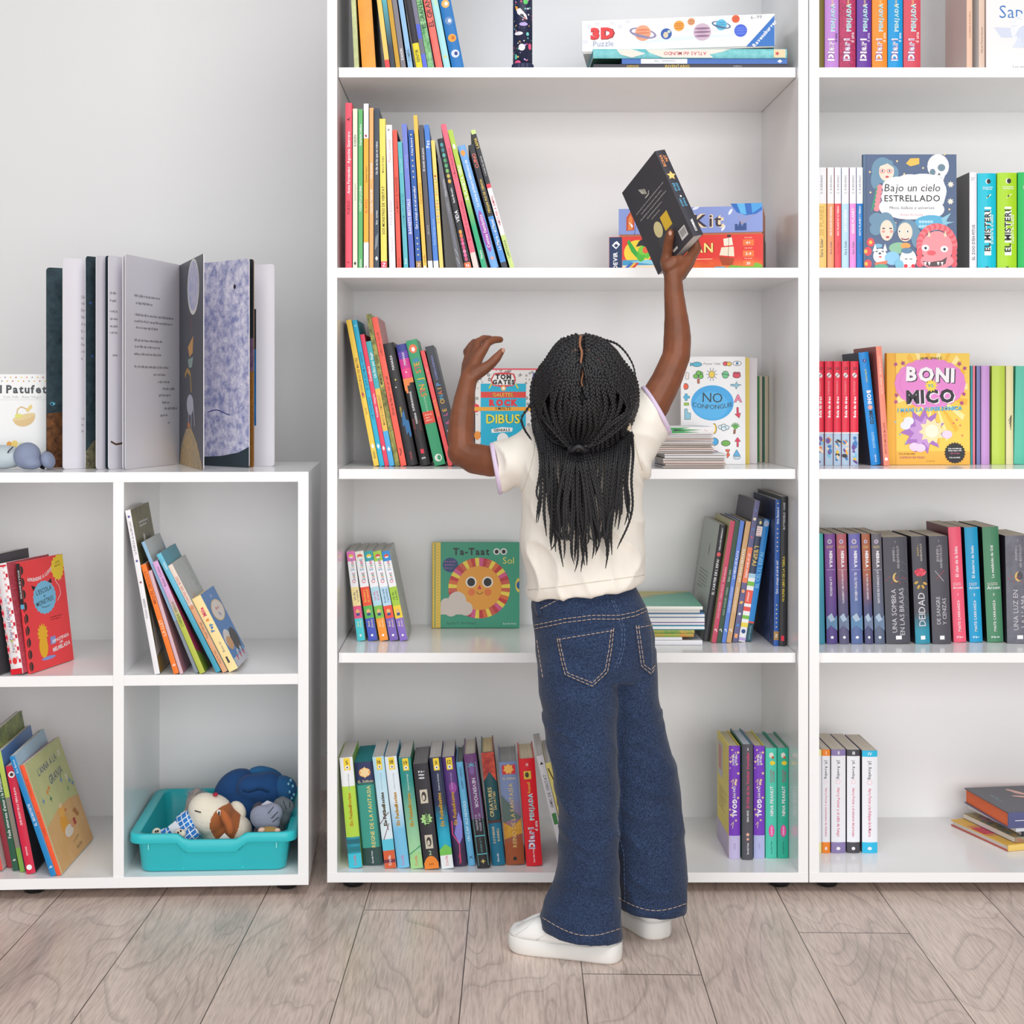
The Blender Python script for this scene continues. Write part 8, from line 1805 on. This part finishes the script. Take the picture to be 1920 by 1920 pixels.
# drawn back from the crown and gathered
for sgn in (-1, 1):
    for q in range(5):
        sd_ += 1; t = sgn * (.25 + .75 * q / 4)
        braid([(1090 + sgn * (8 + 6 * q), 672 - 9 * q), (1092 + sgn * (22 + 9 * q), 692 - 7 * q), (1092 + 90 * t + J(2), 738), (1090 + 68 * t, 796), (1084 + 15 * t, 838)], lift=.004, w0=.0128, seed=sd_)
    for q in range(4):
        sd_ += 1; t = sgn * (.3 + .7 * q / 3)
        braid([(1094 + sgn * (10 + 7 * q), 708 - 2 * q + J(3)), (1093 + sgn * (18 + 9 * q), 724), (1092 + 56 * t + J(2), 768), (1088 + 38 * t, 810), (1084 + 10 * t, 839)], lift=.0085, w0=.0125, seed=sd_)
    for q in range(3):
        sd_ += 1; t = sgn * (.2 + .8 * q / 2)
        braid([(1090 + sgn * (9 + 7 * q), 748 + J(3)), (1092 + 22 * t, 768), (1090 + 26 * t, 806), (1084 + 6 * t, 839)], lift=.0125, w0=.012, seed=sd_)
    for q in range(4):
        sd_ += 1; x = (4, 11, 17, 6)[q]; y = (682, 690, 700, 724)[q]
        braid([(1091 + sgn * x, y), (1092 + sgn * (x + 5), y + 22), (1092 + sgn * (14 + 7 * q), 772), (1089 + sgn * (10 + 5 * q), 810), (1084 + sgn * 5, 839)], lift=.0062, w0=.012, seed=sd_)
# loose ones over the sides
for sgn in (-1, 1):
    for i in range(9):
        sd_ += 1; k = i / 8
        rim = 97 - 18 * k; xb = 1092 + sgn * (84 - 44 * k) + J(5)
        yb = (960 + 90 * k if sgn < 0 else 950 + 110 * k) + J(20)
        braid([(1090 + sgn * (6 + i * .4), 629 + 6.5 * i), (1092 + sgn * (38 - 4 * k), 640 + 8 * i), (1094 + sgn * (64 - 6 * k), 668 + 7 * i), (1096 + sgn * rim, 718 + 5 * i), (1096 + sgn * (rim - 1), 790), (1094 + sgn * (rim - 16), 850), ((xb + 1094 + sgn * (rim - 18)) / 2, 910), (xb, yb)], lift=.001 + .003 * k, hang=2.600 - .004 * k, curl=.003, w0=.0122, seed=sd_, w1=.0045)
# twisted bands from the temples to the tie
for sgn, x0, y0 in ((-1, 1004, 765), (-1, 1010, 785), (1, 1190, 762), (1, 1183, 780)):
    sd_ += 1; braid([(x0, y0 - 40), (x0 + 3 * -sgn, y0), (1088 + sgn * 52, y0 + 38), (1086 + sgn * 20, 836), TI], lift=.010, w0=.0105, w1=.009, seed=sd_)
# the gathered tail
for i in range(24):
    sd_ += 1; t = -1 + 2 * (i + .5) / 24; yb = 1080 - 70 * abs(t) ** 1.3 + J(-75, 22)
    braid([(1083 + 12 * t, 836), (1085 + 24 * t + J(3), 872), (1087 + 42 * t + J(4), 940), (1089 + 50 * t + J(6), 1010), (1089 + 52 * t + J(10), yb)], lift=.004, hang=2.580 + J(.006), w0=.0095, w1=.0030, curl=.006, seed=sd_)
# under layer hanging from the nape
for i in range(17):
    sd_ += 1; t = -1 + 2 * (i + .5) / 17; yb = 1010 - 60 * abs(t) + J(70)
    braid([(1094 + 76 * t, 800), (1094 + 74 * t, 850), (1092 + 66 * t + J(4), 930), (1092 + 62 * t + J(8), yb)], lift=.004, hang=2.594, w0=.0095, w1=.004, curl=.003, seed=sd_)
# stray strands
for pts in ([(1003, 745), (990, 765), (978, 785), (984, 806), (996, 826)], [(1003, 775), (1001, 800), (999, 815)], [(1178, 800), (1180, 850), (1176, 905), (1180, 940), (1172, 985)], [(1183, 805), (1187, 850), (1184, 900), (1186, 950), (1176, 990), (1158, 1030)], [(1172, 812), (1172, 860), (1163, 890), (1168, 912)], [(1016, 850), (1012, 890), (1006, 925), (1012, 945)], [(1118, 634), (1158, 646), (1185, 680), (1194, 720)]):
    sd_ += 1; braid(pts, lift=.004, hang=2.597, w0=.0062, w1=.0032, curl=.002, seed=sd_)
m = M(); c_ = G(1084, 841, 2.577)
m.tube([c_ + Vector((.014 * math.cos(q), -.002 + .010 * math.sin(q), .004 * math.sin(q * 3))) for q in [2 * math.pi * j / 16 for j in range(17)]], .0048, HAIRM, 6); m.build('hair_tie', hair)
m = M(); c_ = G(1177, 800, 2.632); m.tube([c_ + Vector((0, -.004, -.006)), c_ + Vector((0, -.004, .006))], .0052, mat('#e3d0b4', .35), 10); m.build('hair_bead', hair)
# partings where the scalp shows
m = M(); SC = mat('#9a6a52', .6, .2)
for pts in ([(1089, 630), (1087, 646), (1091, 662), (1089, 682), (1093, 700), (1090, 716), (1094, 730)], [(1060, 690), (1052, 700), (1046, 714), (1042, 730)], [(1120, 674), (1132, 682), (1142, 694)], [(1076, 700), (1070, 712), (1066, 728)], [(1108, 694), (1116, 706), (1120, 722)], [(1080, 656), (1070, 664)], [(1102, 656), (1114, 666)], [(1104, 742), (1110, 760)], [(1078, 742), (1072, 760)]):
    main_ = pts[0][1] == 630
    P3 = [G(x, y, depth(x, y) + (.0012 if main_ else -.0035)) for x, y in spline(pts, 8)]
    m.tube(P3, [(.0027 if main_ else .0024) * (1 - .45 * i / len(P3)) for i in range(len(P3))], SC, 6)
m.build('scalp_parting', hair)
